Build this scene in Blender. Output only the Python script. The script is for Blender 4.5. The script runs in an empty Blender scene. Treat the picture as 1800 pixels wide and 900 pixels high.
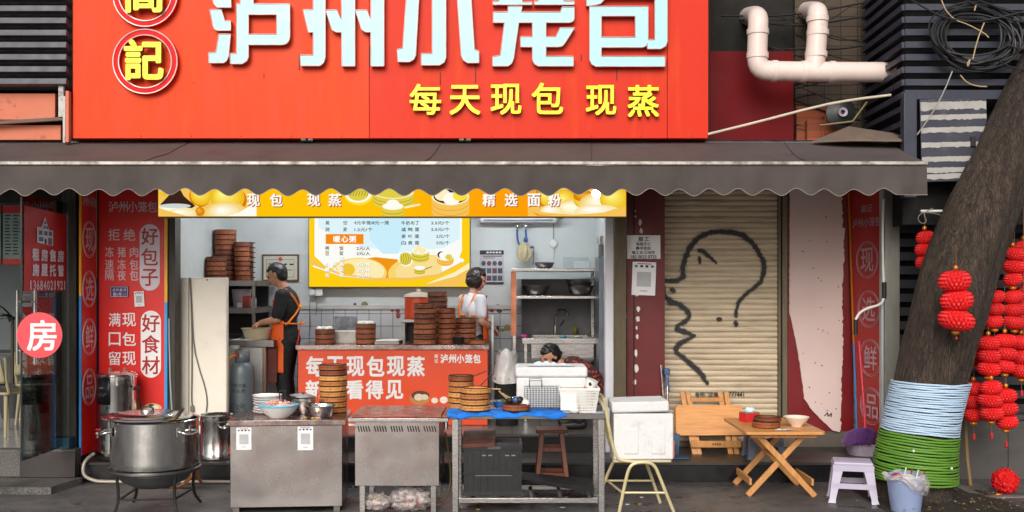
import bpy, bmesh, math, random
import numpy as np
from mathutils import Vector, Matrix, noise as mnoise
from mathutils.geometry import delaunay_2d_cdt
random.seed(7)
R = math.radians
SC = bpy.context.scene
COL = SC.collection
# ---------------------------------------------------------------- camera, sky, sun, exposure
HCAM, FPX = 1.85, 1800.0
cam_d = bpy.data.cameras.new('camera'); cam = bpy.data.objects.new('camera', cam_d); COL.objects.link(cam)
cam.location = (0, 0, HCAM); cam.rotation_euler = (R(90), 0, 0)
cam_d.sensor_width = 36; cam_d.lens = 36; cam_d.shift_y = 50/1800; cam_d.clip_end = 500; cam_d.clip_start = .05
SC.camera = cam
SUN_ELEV, SUN_AZ = 31, 192          # azimuth clockwise from +Y: high behind the camera, a little to its left
world = bpy.data.worlds.new('World'); SC.world = world; world.use_nodes = True
wn = world.node_tree; wn.nodes.clear()
sky = wn.nodes.new('ShaderNodeTexSky'); sky.sky_type = 'NISHITA'; sky.sun_disc = False
sky.sun_elevation = R(SUN_ELEV); sky.sun_rotation = R(SUN_AZ); sky.dust_density = 4; sky.air_density = 1.2
hs = wn.nodes.new('ShaderNodeHueSaturation'); hs.inputs['Saturation'].default_value = .35
bg = wn.nodes.new('ShaderNodeBackground'); bg.inputs['Strength'].default_value = .09
wo = wn.nodes.new('ShaderNodeOutputWorld')
wn.links.new(sky.outputs[0], hs.inputs['Color']); wn.links.new(hs.outputs[0], bg.inputs['Color']); wn.links.new(bg.outputs[0], wo.inputs['Surface'])
sun_d = bpy.data.lights.new('sun', 'SUN'); sun = bpy.data.objects.new('sun', sun_d); COL.objects.link(sun)
sun_d.energy = 1.4; sun_d.angle = R(38); sun_d.color = (1, .96, .9)
sd = Vector((math.sin(R(SUN_AZ))*math.cos(R(SUN_ELEV)), math.cos(R(SUN_AZ))*math.cos(R(SUN_ELEV)), math.sin(R(SUN_ELEV))))
sun.rotation_euler = sd.to_track_quat('Z', 'Y').to_euler()
SC.view_settings.view_transform = 'Standard'; SC.view_settings.look = 'None'
EXPO = 0.45
SC.view_settings.exposure = EXPO; SC.view_settings.gamma = 1
SC.cycles.use_denoising = True
SC.cycles.max_bounces = 8; SC.cycles.transparent_max_bounces = 12
SC.cycles.sample_clamp_indirect = 6

# ---------------------------------------------------------------- pixel <-> metre (the photograph's own measures turned into metres at a depth)
def X(px, Y): return (px-900)*Y/FPX
def Z(py, Y): return HCAM-(py-500)*Y/FPX
def L(n, Y): return n*Y/FPX

# ---------------------------------------------------------------- materials
def lin(c):
    return tuple(((v/255)/12.92 if v/255 <= .04045 else (((v/255)+.055)/1.055)**2.4) for v in c)
MATS = {}
def _new(name):
    m = bpy.data.materials.new(name); m.use_nodes = True; nt = m.node_tree; nt.nodes.clear()
    out = nt.nodes.new('ShaderNodeOutputMaterial'); return m, nt, out
def _noise(nt, scale, detail=6, stretch=(1,1,1), rough=.6):
    tc = nt.nodes.new('ShaderNodeTexCoord'); mp = nt.nodes.new('ShaderNodeMapping'); mp.inputs['Scale'].default_value = stretch
    no = nt.nodes.new('ShaderNodeTexNoise'); no.inputs['Scale'].default_value = scale; no.inputs['Detail'].default_value = detail
    no.inputs['Roughness'].default_value = rough
    nt.links.new(tc.outputs['Object'], mp.inputs[0]); nt.links.new(mp.outputs[0], no.inputs['Vector'])
    return no.outputs['Fac']
def _range(nt, fac, a, b, c=0, d=1):
    mr = nt.nodes.new('ShaderNodeMapRange'); mr.inputs[1].default_value = a; mr.inputs[2].default_value = b
    mr.inputs[3].default_value = c; mr.inputs[4].default_value = d; nt.links.new(fac, mr.inputs[0]); return mr.outputs[0]
def _mix(nt, fac, a, b, mode='MIX'):
    mx = nt.nodes.new('ShaderNodeMix'); mx.data_type = 'RGBA'; mx.blend_type = mode
    for sock, v in ((mx.inputs[0], fac), (mx.inputs[6], a), (mx.inputs[7], b)):
        if isinstance(v, (int, float)): sock.default_value = v if sock is mx.inputs[0] or sock == mx.inputs[0] else (v, v, v, 1)
        elif isinstance(v, tuple): sock.default_value = (*v[:3], 1)
        else: nt.links.new(v, sock)
    return mx.outputs[2]
def M(name, col, rough=.55, metal=0, var=.14, vs=5, bump=0, bs=70, dirt=0, dcol=(40,36,32), ds=3, stretch=(1,1,1), bstretch=None, spec=.5, rvar=.1, trans=0, alpha=1, dth=.56, ddet=10):
    if name in MATS: return MATS[name]
    m, nt, out = _new(name); p = nt.nodes.new('ShaderNodeBsdfPrincipled'); c = lin(col)
    lo = tuple(v*(1-var) for v in c); hi = tuple(min(1, v*(1+var)) for v in c)
    n1 = _noise(nt, vs, 7, stretch)
    base = _mix(nt, _range(nt, n1, .3, .7), lo, hi)
    if dirt:
        n2 = _noise(nt, ds, ddet, stretch, .7 if ddet > 4 else .5)
        base = _mix(nt, _range(nt, n2, dth-.02, dth+.16, 0, dirt), base, lin(dcol))
    nt.links.new(base, p.inputs['Base Color'])
    n3 = _noise(nt, vs*2.3, 5, stretch)
    nt.links.new(_range(nt, n3, .3, .7, max(.02, rough-rvar), min(1, rough+rvar)), p.inputs['Roughness'])
    p.inputs['Metallic'].default_value = metal; p.inputs['Specular IOR Level'].default_value = spec
    if trans: p.inputs['Transmission Weight'].default_value = trans
    if alpha < 1: p.inputs['Alpha'].default_value = alpha
    if bump:
        b = nt.nodes.new('ShaderNodeBump'); b.inputs['Strength'].default_value = 1; b.inputs['Distance'].default_value = bump
        nt.links.new(_noise(nt, bs, 5, bstretch or stretch), b.inputs['Height']); nt.links.new(b.outputs[0], p.inputs['Normal'])
    nt.links.new(p.outputs[0], out.inputs['Surface']); MATS[name] = m; return m
def EM(name, col, strength, grad=None):
    """a lit face: even colour, or a printed two-colour blend along local X / Z"""
    if name in MATS: return MATS[name]
    m, nt, out = _new(name); e = nt.nodes.new('ShaderNodeEmission'); e.inputs['Strength'].default_value = strength*2**-EXPO
    if grad:
        col2, axis, a, b = grad
        tc = nt.nodes.new('ShaderNodeTexCoord'); sp = nt.nodes.new('ShaderNodeSeparateXYZ'); nt.links.new(tc.outputs['Object'], sp.inputs[0])
        nt.links.new(_mix(nt, _range(nt, sp.outputs['XYZ'.index(axis)], a, b), lin(col), lin(col2)), e.inputs['Color'])
    else: e.inputs['Color'].default_value = (*lin(col), 1)
    nt.links.new(e.outputs[0], out.inputs['Surface']); MATS[name] = m; return m
def glass_mat(name, tint, refl=.1):
    if name in MATS: return MATS[name]
    m, nt, out = _new(name); t = nt.nodes.new('ShaderNodeBsdfTransparent'); t.inputs[0].default_value = (*tint, 1)
    g = nt.nodes.new('ShaderNodeBsdfGlossy'); g.inputs['Roughness'].default_value = .02
    lw = nt.nodes.new('ShaderNodeLayerWeight'); lw.inputs[0].default_value = .3
    ms = nt.nodes.new('ShaderNodeMixShader'); nt.links.new(_range(nt, lw.outputs['Fresnel'], 0, 1, refl, .9), ms.inputs[0])
    nt.links.new(t.outputs[0], ms.inputs[1]); nt.links.new(g.outputs[0], ms.inputs[2]); nt.links.new(ms.outputs[0], out.inputs['Surface'])
    MATS[name] = m; return m
def film_mat(name, col, a=.45):
    if name in MATS: return MATS[name]
    m = M(name, col, .25, bump=.006, bs=25, var=.1); p = [n for n in m.node_tree.nodes if n.type == 'BSDF_PRINCIPLED'][0]
    nt = m.node_tree; nt.links.new(_range(nt, _noise(nt, 22, 6), .35, .65, a*.4, min(1, a*1.6)), p.inputs['Alpha']); return m
def granite_mat(name, a, b, scale=160, rough=.35):
    m, nt, out = _new(name); p = nt.nodes.new('ShaderNodeBsdfPrincipled')
    f = _noise(nt, scale, 3); f2 = _noise(nt, 2.5, 8)
    c = _mix(nt, _range(nt, f, .42, .58), lin(a), lin(b)); c = _mix(nt, _range(nt, f2, .45, .7, 0, .55), c, lin((30,27,25)))
    nt.links.new(c, p.inputs['Base Color']); nt.links.new(_range(nt, f2, .3, .7, rough-.12, rough+.2), p.inputs['Roughness'])
    nt.links.new(p.outputs[0], out.inputs['Surface']); MATS[name] = m; return m
def tile_mat(name, col, grout, w, h, rough=.2, axes='XZ', jitter=.03):
    m, nt, out = _new(name); p = nt.nodes.new('ShaderNodeBsdfPrincipled')
    tc = nt.nodes.new('ShaderNodeTexCoord'); sp = nt.nodes.new('ShaderNodeSeparateXYZ'); cb = nt.nodes.new('ShaderNodeCombineXYZ')
    nt.links.new(tc.outputs['Object'], sp.inputs[0]); nt.links.new(sp.outputs['XYZ'.index(axes[0])], cb.inputs[0]); nt.links.new(sp.outputs['XYZ'.index(axes[1])], cb.inputs[1])
    br = nt.nodes.new('ShaderNodeTexBrick'); br.offset = 0; br.inputs['Scale'].default_value = 1
    br.inputs['Brick Width'].default_value = w; br.inputs['Row Height'].default_value = h; br.inputs['Mortar Size'].default_value = .004; br.inputs['Mortar Smooth'].default_value = .1
    c = lin(col); br.inputs['Color1'].default_value = (*[v*(1-jitter) for v in c], 1); br.inputs['Color2'].default_value = (*[min(1, v*(1+jitter)) for v in c], 1); br.inputs['Mortar'].default_value = (*lin(grout), 1)
    nt.links.new(cb.outputs[0], br.inputs['Vector'])
    f2 = _noise(nt, 2.2, 8); cc = _mix(nt, _range(nt, f2, .5, .8, 0, .35), br.outputs['Color'], lin((70,62,52)))
    nt.links.new(cc, p.inputs['Base Color']); nt.links.new(_range(nt, br.outputs['Fac'], 0, 1, rough, .8), p.inputs['Roughness'])
    nt.links.new(p.outputs[0], out.inputs['Surface']); MATS[name] = m; return m

# ---------------------------------------------------------------- mesh collecting
ORG = {}
class MB:
    def __init__(self): self.v = []; self.f = []; self.m = []; self.mats = []
    def _mi(self, mat):
        if mat not in self.mats: self.mats.append(mat)
        return self.mats.index(mat)
    def add(self, vs, fs, mat):
        b = len(self.v); k = self._mi(mat); self.v += [Vector(p) for p in vs]
        for f in fs: self.f.append([i+b for i in f]); self.m.append(k)
        return self
    def box(self, x0, x1, y0, y1, z0, z1, mat, xf=None):
        vs = [Vector((x, y, z)) for z in (z0, z1) for y in (y0, y1) for x in (x0, x1)]
        if xf: vs = [xf @ p for p in vs]
        return self.add(vs, [(0,2,3,1), (4,5,7,6), (0,1,5,4), (2,6,7,3), (0,4,6,2), (1,3,7,5)], mat)
    def bar(self, a, b, w, t, mat, up=(0,0,1)):
        """rectangular bar from a to b; w across, t along the 'up' side"""
        a, b = Vector(a), Vector(b); d = (b-a).normalized(); u = Vector(up)
        s = d.cross(u)
        if s.length < 1e-4: s = d.cross(Vector((1,0,0)))
        s.normalize(); u = s.cross(d).normalized()
        vs = [p+s*i*w/2+u*j*t/2 for p in (a, b) for j in (-1, 1) for i in (-1, 1)]
        return self.add(vs, [(0,1,3,2), (4,6,7,5), (0,4,5,1), (2,3,7,6), (0,2,6,4), (1,5,7,3)], mat)
    def lathe(self, prof, c, mat, seg=32, axis=(0,0,1), sx=1, sy=1, close=False):
        """prof: (radius, height) pairs"""
        c = Vector(c); q = Vector((0,0,1)).rotation_difference(Vector(axis)); vs = []; fs = []
        for r, h in prof:
            for k in range(seg):
                a = 2*math.pi*k/seg; vs.append(c+q @ Vector((r*math.cos(a)*sx, r*math.sin(a)*sy, h)))
        n = len(prof)
        for i in range(n-1 if not close else n):
            for k in range(seg):
                j = (i+1) % n; fs.append((i*seg+k, i*seg+(k+1) % seg, j*seg+(k+1) % seg, j*seg+k))
        if not close:
            if prof[0][0] > 1e-5: fs.append(tuple(reversed(range(seg))))
            if prof[-1][0] > 1e-5: fs.append(tuple((n-1)*seg+k for k in range(seg)))
        return self.add(vs, fs, mat)
    def cyl(self, a, b, r, mat, seg=16, r2=None):
        a, b = Vector(a), Vector(b); return self.lathe([(r, 0), (r if r2 is None else r2, (b-a).length)], a, mat, seg, b-a)
    def tube(self, pts, r, mat, seg=8, closed=False, smooth=0):
        pts = [Vector(p) for p in pts]
        for _ in range(smooth):
            n = [pts[0]] if not closed else []
            for i in range(len(pts)-(0 if closed else 1)):
                a, b = pts[i], pts[(i+1) % len(pts)]; n += [a.lerp(b, .25), a.lerp(b, .75)]
            if not closed: n.append(pts[-1])
            pts = n
        rr = r if isinstance(r, (list, tuple)) else None
        vs = []; n = len(pts); prev = None
        for i, p in enumerate(pts):
            t = (pts[(i+1) % n]-pts[i-1]) if closed else (pts[min(i+1, n-1)]-pts[max(i-1, 0)])
            t = t.normalized() if t.length > 1e-9 else Vector((0,0,1))
            if prev is None: s = t.orthogonal().normalized()
            else:
                s = prev-t*prev.dot(t); s = s.normalized() if s.length > 1e-6 else t.orthogonal().normalized()
            prev = s; u = t.cross(s); ri = r if rr is None else rr[min(len(rr)-1, int(i*(len(rr)-1)/max(1, n-1)+.5))]
            for k in range(seg):
                a = 2*math.pi*k/seg; vs.append(p+s*math.cos(a)*ri+u*math.sin(a)*ri)
        fs = []
        for i in range(n if closed else n-1):
            for k in range(seg):
                j = (i+1) % n; fs.append((i*seg+k, i*seg+(k+1) % seg, j*seg+(k+1) % seg, j*seg+k))
        if not closed: fs += [tuple(reversed(range(seg))), tuple((n-1)*seg+k for k in range(seg))]
        return self.add(vs, fs, mat)
    def ell(self, c, r, mat, seg=20, rings=12, xf=None, wob=0, ws=3):
        c = Vector(c); r = Vector((r,)*3) if isinstance(r, (int, float)) else Vector(r); vs = []; fs = []
        for i in range(rings+1):
            t = math.pi*i/rings
            for k in range(seg):
                a = 2*math.pi*k/seg; d = Vector((math.sin(t)*math.cos(a), math.sin(t)*math.sin(a), math.cos(t)))
                w = 1+wob*mnoise.noise((d+c)*ws) if wob else 1
                p = Vector((d.x*r.x, d.y*r.y, d.z*r.z))*w
                if xf: p = xf @ p
                vs.append(c+p)
        for i in range(rings):
            for k in range(seg): fs.append((i*seg+k, (i+1)*seg+k, (i+1)*seg+(k+1) % seg, i*seg+(k+1) % seg))
        return self.add(vs, fs, mat)
    def grid(self, fn, nu, nv, mat):
        vs = [fn(i/nu, j/nv) for j in range(nv+1) for i in range(nu+1)]
        return self.add(vs, [(j*(nu+1)+i, j*(nu+1)+i+1, (j+1)*(nu+1)+i+1, (j+1)*(nu+1)+i) for j in range(nv) for i in range(nu)], mat)
    def prism(self, polys, O, U, V, depth, mat, side=None):
        """union of 2-D polygons in the plane O+u*U+v*V, raised by depth along U x V's outward side (towards -N)"""
        O, U, V = Vector(O), Vector(U), Vector(V); N = U.cross(V).normalized()
        co = []; fc = []
        for p in polys:
            b = len(co); a = sum(p[i][0]*p[(i+1) % len(p)][1]-p[(i+1) % len(p)][0]*p[i][1] for i in range(len(p)))
            q = p if a > 0 else list(reversed(p))
            co += [Vector(c) for c in q]; fc.append(list(range(b, len(co))))
        vo, eo, fo, ov, oe, of = delaunay_2d_cdt(co, [], fc, 0, 1e-7)
        bb = np.array([[min(co[i].x for i in f), max(co[i].x for i in f), min(co[i].y for i in f), max(co[i].y for i in f)] for f in fc])
        def inside(x, y):
            for k in np.nonzero((bb[:,0] <= x) & (bb[:,1] >= x) & (bb[:,2] <= y) & (bb[:,3] >= y))[0]:
                f = fc[k]; c = False; j = len(f)-1
                for i in range(len(f)):
                    a, b_ = co[f[i]], co[f[j]]
                    if (a.y > y) != (b_.y > y) and x < (b_.x-a.x)*(y-a.y)/(b_.y-a.y)+a.x: c = not c
                    j = i
                if c: return True
            return False
        tri = [f for f in fo if inside(sum(vo[i].x for i in f)/len(f), sum(vo[i].y for i in f)/len(f))]
        top = [O+U*c.x+V*c.y+N*depth for c in vo]; self.add(top, tri, mat)
        if depth > 1e-5:
            cnt = {}
            for f in tri:
                for i in range(len(f)):
                    e = (f[i], f[(i+1) % len(f)]); cnt[e] = 1
            vs = []; fs = []
            for a, b in cnt:
                if (b, a) in cnt: continue
                k = len(vs); ca, cb = vo[a], vo[b]
                vs += [O+U*ca.x+V*ca.y, O+U*cb.x+V*cb.y, O+U*cb.x+V*cb.y+N*depth, O+U*ca.x+V*ca.y+N*depth]; fs.append((k, k+1, k+2, k+3))
            self.add(vs, fs, side or mat)
        return self
    def build(self, name, parent=None, base=None, bevel=0, smooth=35, seg=2, weld=True):
        me = bpy.data.meshes.new(name)
        org = ORG.get(parent.as_pointer(), Vector()) if parent else (Vector(base) if base is not None else Vector())
        me.from_pydata([v-org for v in self.v], [], self.f)
        for m in self.mats: me.materials.append(m)
        me.polygons.foreach_set('material_index', self.m)
        if smooth:
            me.polygons.foreach_set('use_smooth', [True]*len(me.polygons)); me.set_sharp_from_angle(angle=R(smooth))
        me.update()
        o = bpy.data.objects.new(name, me); COL.objects.link(o)
        if parent: o.parent = parent
        elif base is not None: o.location = base
        ORG[o.as_pointer()] = org
        if bevel:
            b = o.modifiers.new('bevel', 'BEVEL'); b.width = bevel; b.segments = seg; b.limit_method = 'ANGLE'; b.angle_limit = R(40)
        return o
def tag(o, label, cat, group=None):
    o['label'] = label; o['category'] = cat
    if group: o['group'] = group
    return o
def thing(name, label, cat, base, group=None):
    o = bpy.data.objects.new(name, None); COL.objects.link(o); o.location = base; o.empty_display_size = .1
    ORG[o.as_pointer()] = Vector(base); return tag(o, label, cat, group)
def setting(o, kind='structure'): o['kind'] = kind; return o
def dup(o, loc, label, rotz=0, scale=None):
    r = o.copy(); COL.objects.link(r); r.location = loc; r.rotation_euler = (0, 0, rotz); r['label'] = label
    if scale: r.scale = scale
    for ch in o.children:
        c = ch.copy(); COL.objects.link(c); c.parent = r
        for g in ch.children:
            d = g.copy(); COL.objects.link(d); d.parent = c
    return r
# ---------------------------------------------------------------- writing: Blender's built-in font
_fc = bpy.data.curves.new('lettering_source', 'FONT'); _fo = bpy.data.objects.new('lettering_source', _fc); COL.objects.link(_fo)
_GC = {}
def glyphs(body, bold=0, ext=0, res=3, bev=0):
    key = (body, bold, ext, res, bev)
    if key not in _GC:
        _fc.body = body; _fc.offset = bold; _fc.extrude = ext; _fc.resolution_u = res; _fc.bevel_depth = bev; _fc.bevel_resolution = 1
        _fo.update_tag(); dg = bpy.context.evaluated_depsgraph_get(); dg.update()
        e = _fo.evaluated_get(dg); me = e.to_mesh()
        _GC[key] = ([v.co.copy() for v in me.vertices], [list(p.vertices) for p in me.polygons]); e.to_mesh_clear()
    return _GC[key]
def put_text(mb, body, rect, O, U, V, mat, bold=.015, depth=0, res=3, side=None):
    """fit the written string into rect=(u0,v0,u1,v1) (v up) of the plane O,U,V; raised by depth towards the viewer"""
    O, U, V = Vector(O), Vector(U), Vector(V); N = U.cross(V).normalized()
    vs, fs = glyphs(body, 0, 0, res)
    if not vs: return
    x0 = min(v.x for v in vs); x1 = max(v.x for v in vs); y0 = min(v.y for v in vs); y1 = max(v.y for v in vs)
    e = max(0, bold-.004); u0, v0, u1, v1 = rect
    su = (u1-u0)/max(1e-6, x1-x0+2*e); sv = (v1-v0)/max(1e-6, y1-y0+2*e)
    P2 = [(u0+(v.x-x0+e)*su, v0+(v.y-y0+e)*sv) for v in vs]
    n = 0 if e < .004 else (4 if e < .03 else 8)
    sh = [(e*su*math.cos(2*math.pi*(k+.5)/n), e*sv*math.sin(2*math.pi*(k+.5)/n)) for k in range(n)] or [(0, 0)]
    if depth:
        mb.prism([[(P2[i][0]+a, P2[i][1]+b) for i in f] for a, b in sh for f in fs], O, U, V, depth, mat, side)
    else:
        for k, (a, b) in enumerate(sh): mb.add([O+U*(x+a)+V*(y+b)+N*(.0003*k) for x, y in P2], fs, mat)
UX, UZ = Vector((1,0,0)), Vector((0,0,1))
def ptext(mb, body, px, Y, mat, bold=.015, depth=0, res=3, side=None):
    """the string into a rectangle measured on the photograph (px0,py0,px1,py1), on a plane facing the street at depth Y"""
    x0, y0, x1, y1 = px
    put_text(mb, body, (X(x0, Y), Z(y1, Y), X(x1, Y), Z(y0, Y)), (0, Y, 0), UX, UZ, mat, bold, depth, res, side)
def row(mb, chars, px, Y, mat, bold=.015, depth=0, gap=.12, res=3, side=None):
    """each character in its own even cell of the rectangle"""
    x0, y0, x1, y1 = px; n = len(chars); w = (x1-x0)/(n+gap*(n-1)) if n > 1 else x1-x0
    for i, ch in enumerate(chars):
        if ch.strip(): ptext(mb, ch, (x0+i*w*(1+gap), y0, x0+i*w*(1+gap)+w, y1), Y, mat, bold, depth, res, side)
def column(mb, chars, px, Y, mat, bold=.015, depth=0, gap=.15):
    x0, y0, x1, y1 = px; n = len(chars); h = (y1-y0)/(n+gap*(n-1))
    for i, ch in enumerate(chars): ptext(mb, ch, (x0, y0+i*h*(1+gap), x1, y0+i*h*(1+gap)+h), Y, mat, bold, depth)
def pboxes(mb, boxes, Y0, Y1, mat):
    for x0, y0, x1, y1 in boxes: mb.box(X(x0, Y0), X(x1, Y0), Y0, Y1, Z(y1, Y0), Z(y0, Y0), mat)
def ppoly(pts, Y): return [(X(a, Y), Z(b, Y)) for a, b in pts]
def circ(cx, cy, rx, ry=None, n=28): return [(cx+rx*math.cos(2*math.pi*k/n), cy+(ry or rx)*math.sin(2*math.pi*k/n)) for k in range(n)]
def stroke(pts, w):
    """a brush line as convex pieces: quads and round joints"""
    out = []
    for i, ((x0, y0), (x1, y1)) in enumerate(zip(pts, pts[1:])):
        w0 = w[i] if isinstance(w, list) else w; w1 = w[i+1] if isinstance(w, list) else w
        d = Vector((x1-x0, y1-y0)); n = Vector((-d.y, d.x)).normalized()
        out.append([(x0+n.x*w0/2, y0+n.y*w0/2), (x0-n.x*w0/2, y0-n.y*w0/2), (x1-n.x*w1/2, y1-n.y*w1/2), (x1+n.x*w1/2, y1+n.y*w1/2)])
        out.append(circ(x1, y1, w1/2, n=8)); 
        if i == 0: out.append(circ(x0, y0, w0/2, n=8))
    return out
ORD = ['top', 'second', 'third', 'fourth', 'fifth', 'sixth', 'seventh', 'eighth', 'ninth', 'tenth', 'eleventh', 'twelfth']
# ================================================================ materials
steel = M('brushed_steel', (186,182,180), .27, 1, .1, 3, bump=.0006, bs=40, stretch=(1,1,30), dirt=.35, dcol=(96,84,80), ds=2.5)
steel_h = M('brushed_steel_sheet', (180,173,171), .27, 1, .05, 1.2, bump=.004, bs=1.1, bstretch=(1,1,.8), dirt=.55, dcol=(134,112,106), ds=1.6, rvar=.09, ddet=2, dth=.46)
steel_top = M('red_sheen_steel_top', (170,152,148), .24, 1, .2, 6, bump=.0012, bs=18, dirt=.7, dcol=(110,62,52), ds=4, dth=.5)  # reddish blotches put the reflected red sheen into the steel's colour
steel_dk = M('dull_steel', (120,116,114), .42, 1, .2, 5, dirt=.5, dcol=(60,54,50), ds=5)
chrome = M('polished_steel', (222,220,217), .16, 1, .06, 4, bump=.004, bs=13, bstretch=(1,1,.10), dirt=.2, dcol=(120,110,100), ds=6)
iron = M('black_iron', (52,50,48), .5, .6, .25, 14, bump=.001, dirt=.4, dcol=(88,62,44), ds=9)
white_pl = M('white_plastic', (228,226,222), .4, 0, .05, 6, dirt=.25, dcol=(150,140,125), ds=5)
foam = M('polystyrene_foam', (218,217,216), .8, 0, .05, 60, bump=.002, bs=120, dirt=.5, dcol=(150,142,132), ds=7, dth=.58)
paper = M('paper', (232,230,232), .75, 0, .04, 5)
white_paint = M('white_lettering', (235,232,232), .5, 0, .03, 3)
pale_pink = M('pinkish_white_lettering', (222,204,210), .55, 0, .05, 6)  # pinkish off-white; the wide banner's lower columns use plain white
black_ink = M('black_ink', (22,22,24), .6)
red_ban = M('red_banner_vinyl', (218,30,24), .42, 0, .08, 2, bump=.002, bs=5, dirt=.25, dcol=(120,12,14), ds=1.5)
wood_pine = M('varnished_pine', (208,144,80), .4, 0, .22, 4, bump=.0008, bs=30, stretch=(1,14,14), dirt=.3, dcol=(150,84,36), ds=3)
wood_leg = M('pine_leg', (196,138,80), .5, 0, .2, 6, bump=.0008, bs=30, stretch=(6,6,1.2), dirt=.35, dcol=(120,66,30), ds=4)
wood_red = M('red_brown_wood', (112,52,28), .42, 0, .25, 7, stretch=(8,8,1), dirt=.3, dcol=(60,28,16), ds=3)
concrete = M('dirty_concrete', (92,84,76), .8, 0, .25, 4, bump=.004, bs=30, dirt=.6, dcol=(48,42,36), ds=3)
dark_wall = M('dark_concrete_wall', (36,32,30), .85, 0, .3, 3, bump=.003, bs=25)  # one dark tone for upper wall, soffit and office ceiling
navy_metal = M('navy_louvre_metal', (52,54,68), .5, .1, .2, 4, dirt=.5, dcol=(92,88,92), ds=6, dth=.58)
black_void = M('void_and_board_black', (9,9,10), .8)  # flat black; behind louvre slats it stands for the dark hollow
gran_dk = granite_mat('dark_granite', (70,66,62), (44,41,38), 140, .4)
gran_sp = granite_mat('speckled_granite', (116,112,106), (52,48,46), 120, .5)
gran_bl = granite_mat('black_granite_riser', (30,30,32), (20,20,21), 100, .22)
gran_wall = granite_mat('grey_granite_cladding', (92,88,86), (66,63,61), 200, .45)
# ================================================================ ground
m, nt, out = _new('pavement_concrete'); MATS['pavement_concrete'] = m
p = nt.nodes.new('ShaderNodeBsdfPrincipled')
g1, g2, g3 = _noise(nt, .9, 10), _noise(nt, 7, 8), _noise(nt, 160, 3)
c = _mix(nt, _range(nt, g1, .38, .64), lin((100,96,94)), lin((60,57,55))); c = _mix(nt, _range(nt, g2, .5, .72, 0, .6), c, lin((38,36,34)))
c = _mix(nt, _range(nt, g3, .6, .72, 0, .4), c, lin((140,134,128)))
g4 = _noise(nt, 2.3, 12, (1, 1.6, 1), .7); c = _mix(nt, _range(nt, g4, .54, .62, 0, .65), c, lin((34,31,29)))
g5 = _noise(nt, 26, 8); c = _mix(nt, _range(nt, g5, .64, .74, 0, .5), c, lin((128,122,116)))
nt.links.new(c, p.inputs['Base Color']); nt.links.new(_mix(nt, _range(nt, g4, .54, .62), _range(nt, g1, .35, .65, .45, .8), .22), p.inputs['Roughness'])
b = nt.nodes.new('ShaderNodeBump'); b.inputs['Distance'].default_value = .004; nt.links.new(_noise(nt, 60, 6), b.inputs['Height']); nt.links.new(b.outputs[0], p.inputs['Normal'])
nt.links.new(p.outputs[0], out.inputs['Surface']); pave = m
mb = MB(); mb.grid(lambda u, v: Vector((-80+160*u, -60+120*v, 0)), 8, 8, pave); setting(mb.build('ground', smooth=0))
slab_edge = M('pale_kerb_stone', (112,106,100), .7, 0, .2, 8, bump=.002)
mb = MB()
mb.box(X(1690, 9.2), 6.5, 8.86, 8.93, 0, .012, slab_edge); mb.box(X(1690, 9.2), X(1690, 9.2)+.08, 8.93, 9.6, 0, .012, slab_edge)
setting(mb.build('paving_edge', bevel=.003))
soil = M('tree_pit_soil', (46,38,30), .9, 0, .4, 30, bump=.01, bs=60)
mb = MB(); mb.grid(lambda u, v: Vector((3.05+1.15*u, 8.25+.95*v, .006+.03*math.sin(math.pi*u)*math.sin(math.pi*v)+.012*mnoise.noise(Vector((u*9, v*9, 0)))*math.sin(math.pi*u)*math.sin(math.pi*v))), 30, 24, soil); setting(mb.build('soil'))
# ================================================================ shop building
YF, YB = 10.26, 12.3            # kitchen front edge and back wall
xl, xr = -3.385, 1.0
shop = thing('shop_building', 'street block with dark upper wall housing the white tiled open kitchen', 'building', (0, 10.3, 0))
plaster = M('white_plaster', (205,209,206), .7, 0, .05, 2, dirt=.2, dcol=(150,146,140), ds=1.5)
tiles = tile_mat('white_wall_tile', (196,198,200), (96,94,92), .143, .15)
floor_t = tile_mat('kitchen_floor_tile', (96,92,88), (50,48,46), .3, .3, .3, 'XY', .1)
mb = MB(); mb.box(-9, X(1245, 9.85), 9.78, 9.98, 2.98, 9, dark_wall); mb.box(X(1245, 9.85), 9, 10.6, 10.8, 2.9, 9, M('recess_wall', (30,28,26), .9, 0, .3, 3)); mb.build('upper_wall', shop)
mb = MB(); mb.box(-9, X(1245, 9.85), 9.982, 12.4, 2.98, 3.1, dark_wall); mb.box(X(1245, 9.85)+.002, 6, 9.99, 10.59, 2.84, 2.9, dark_wall); mb.build('soffit', shop)
mb = MB(); mb.box(xl-.1, xr+.1, YB, YB+.15, 1.56, 3.0, plaster); mb.build('back_wall', shop)
mb = MB(); mb.box(xl-.1, xr+.1, YB-.012, YB+.14, .35, 1.555, tiles); mb.build('tile_band', shop)
mb = MB(); mb.box(xl, xr, YB-.035, YB-.013, 1.555, 1.60, M('ledge_white', (190,186,182), .5)); mb.build('wall_ledge', shop)
mb = MB(); mb.box(xl-.14, xl, YF-.05, YB-.001, .35, 3.0, plaster); mb.build('side_wall', shop)
mb = MB(); mb.box(xr, xr+.06, YF+.12, YB-.001, .35, 3.0, plaster); mb.build('side_wall', shop)
mb = MB(); mb.box(xl, xr, YF+.05, YB, 2.94, 2.978, plaster); mb.build('ceiling', shop)
mb = MB(); mb.box(xl-.1, xr+.1, YF+.004, YB+.1, .2, .35, floor_t); mb.build('kitchen_floor', shop)
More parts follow.
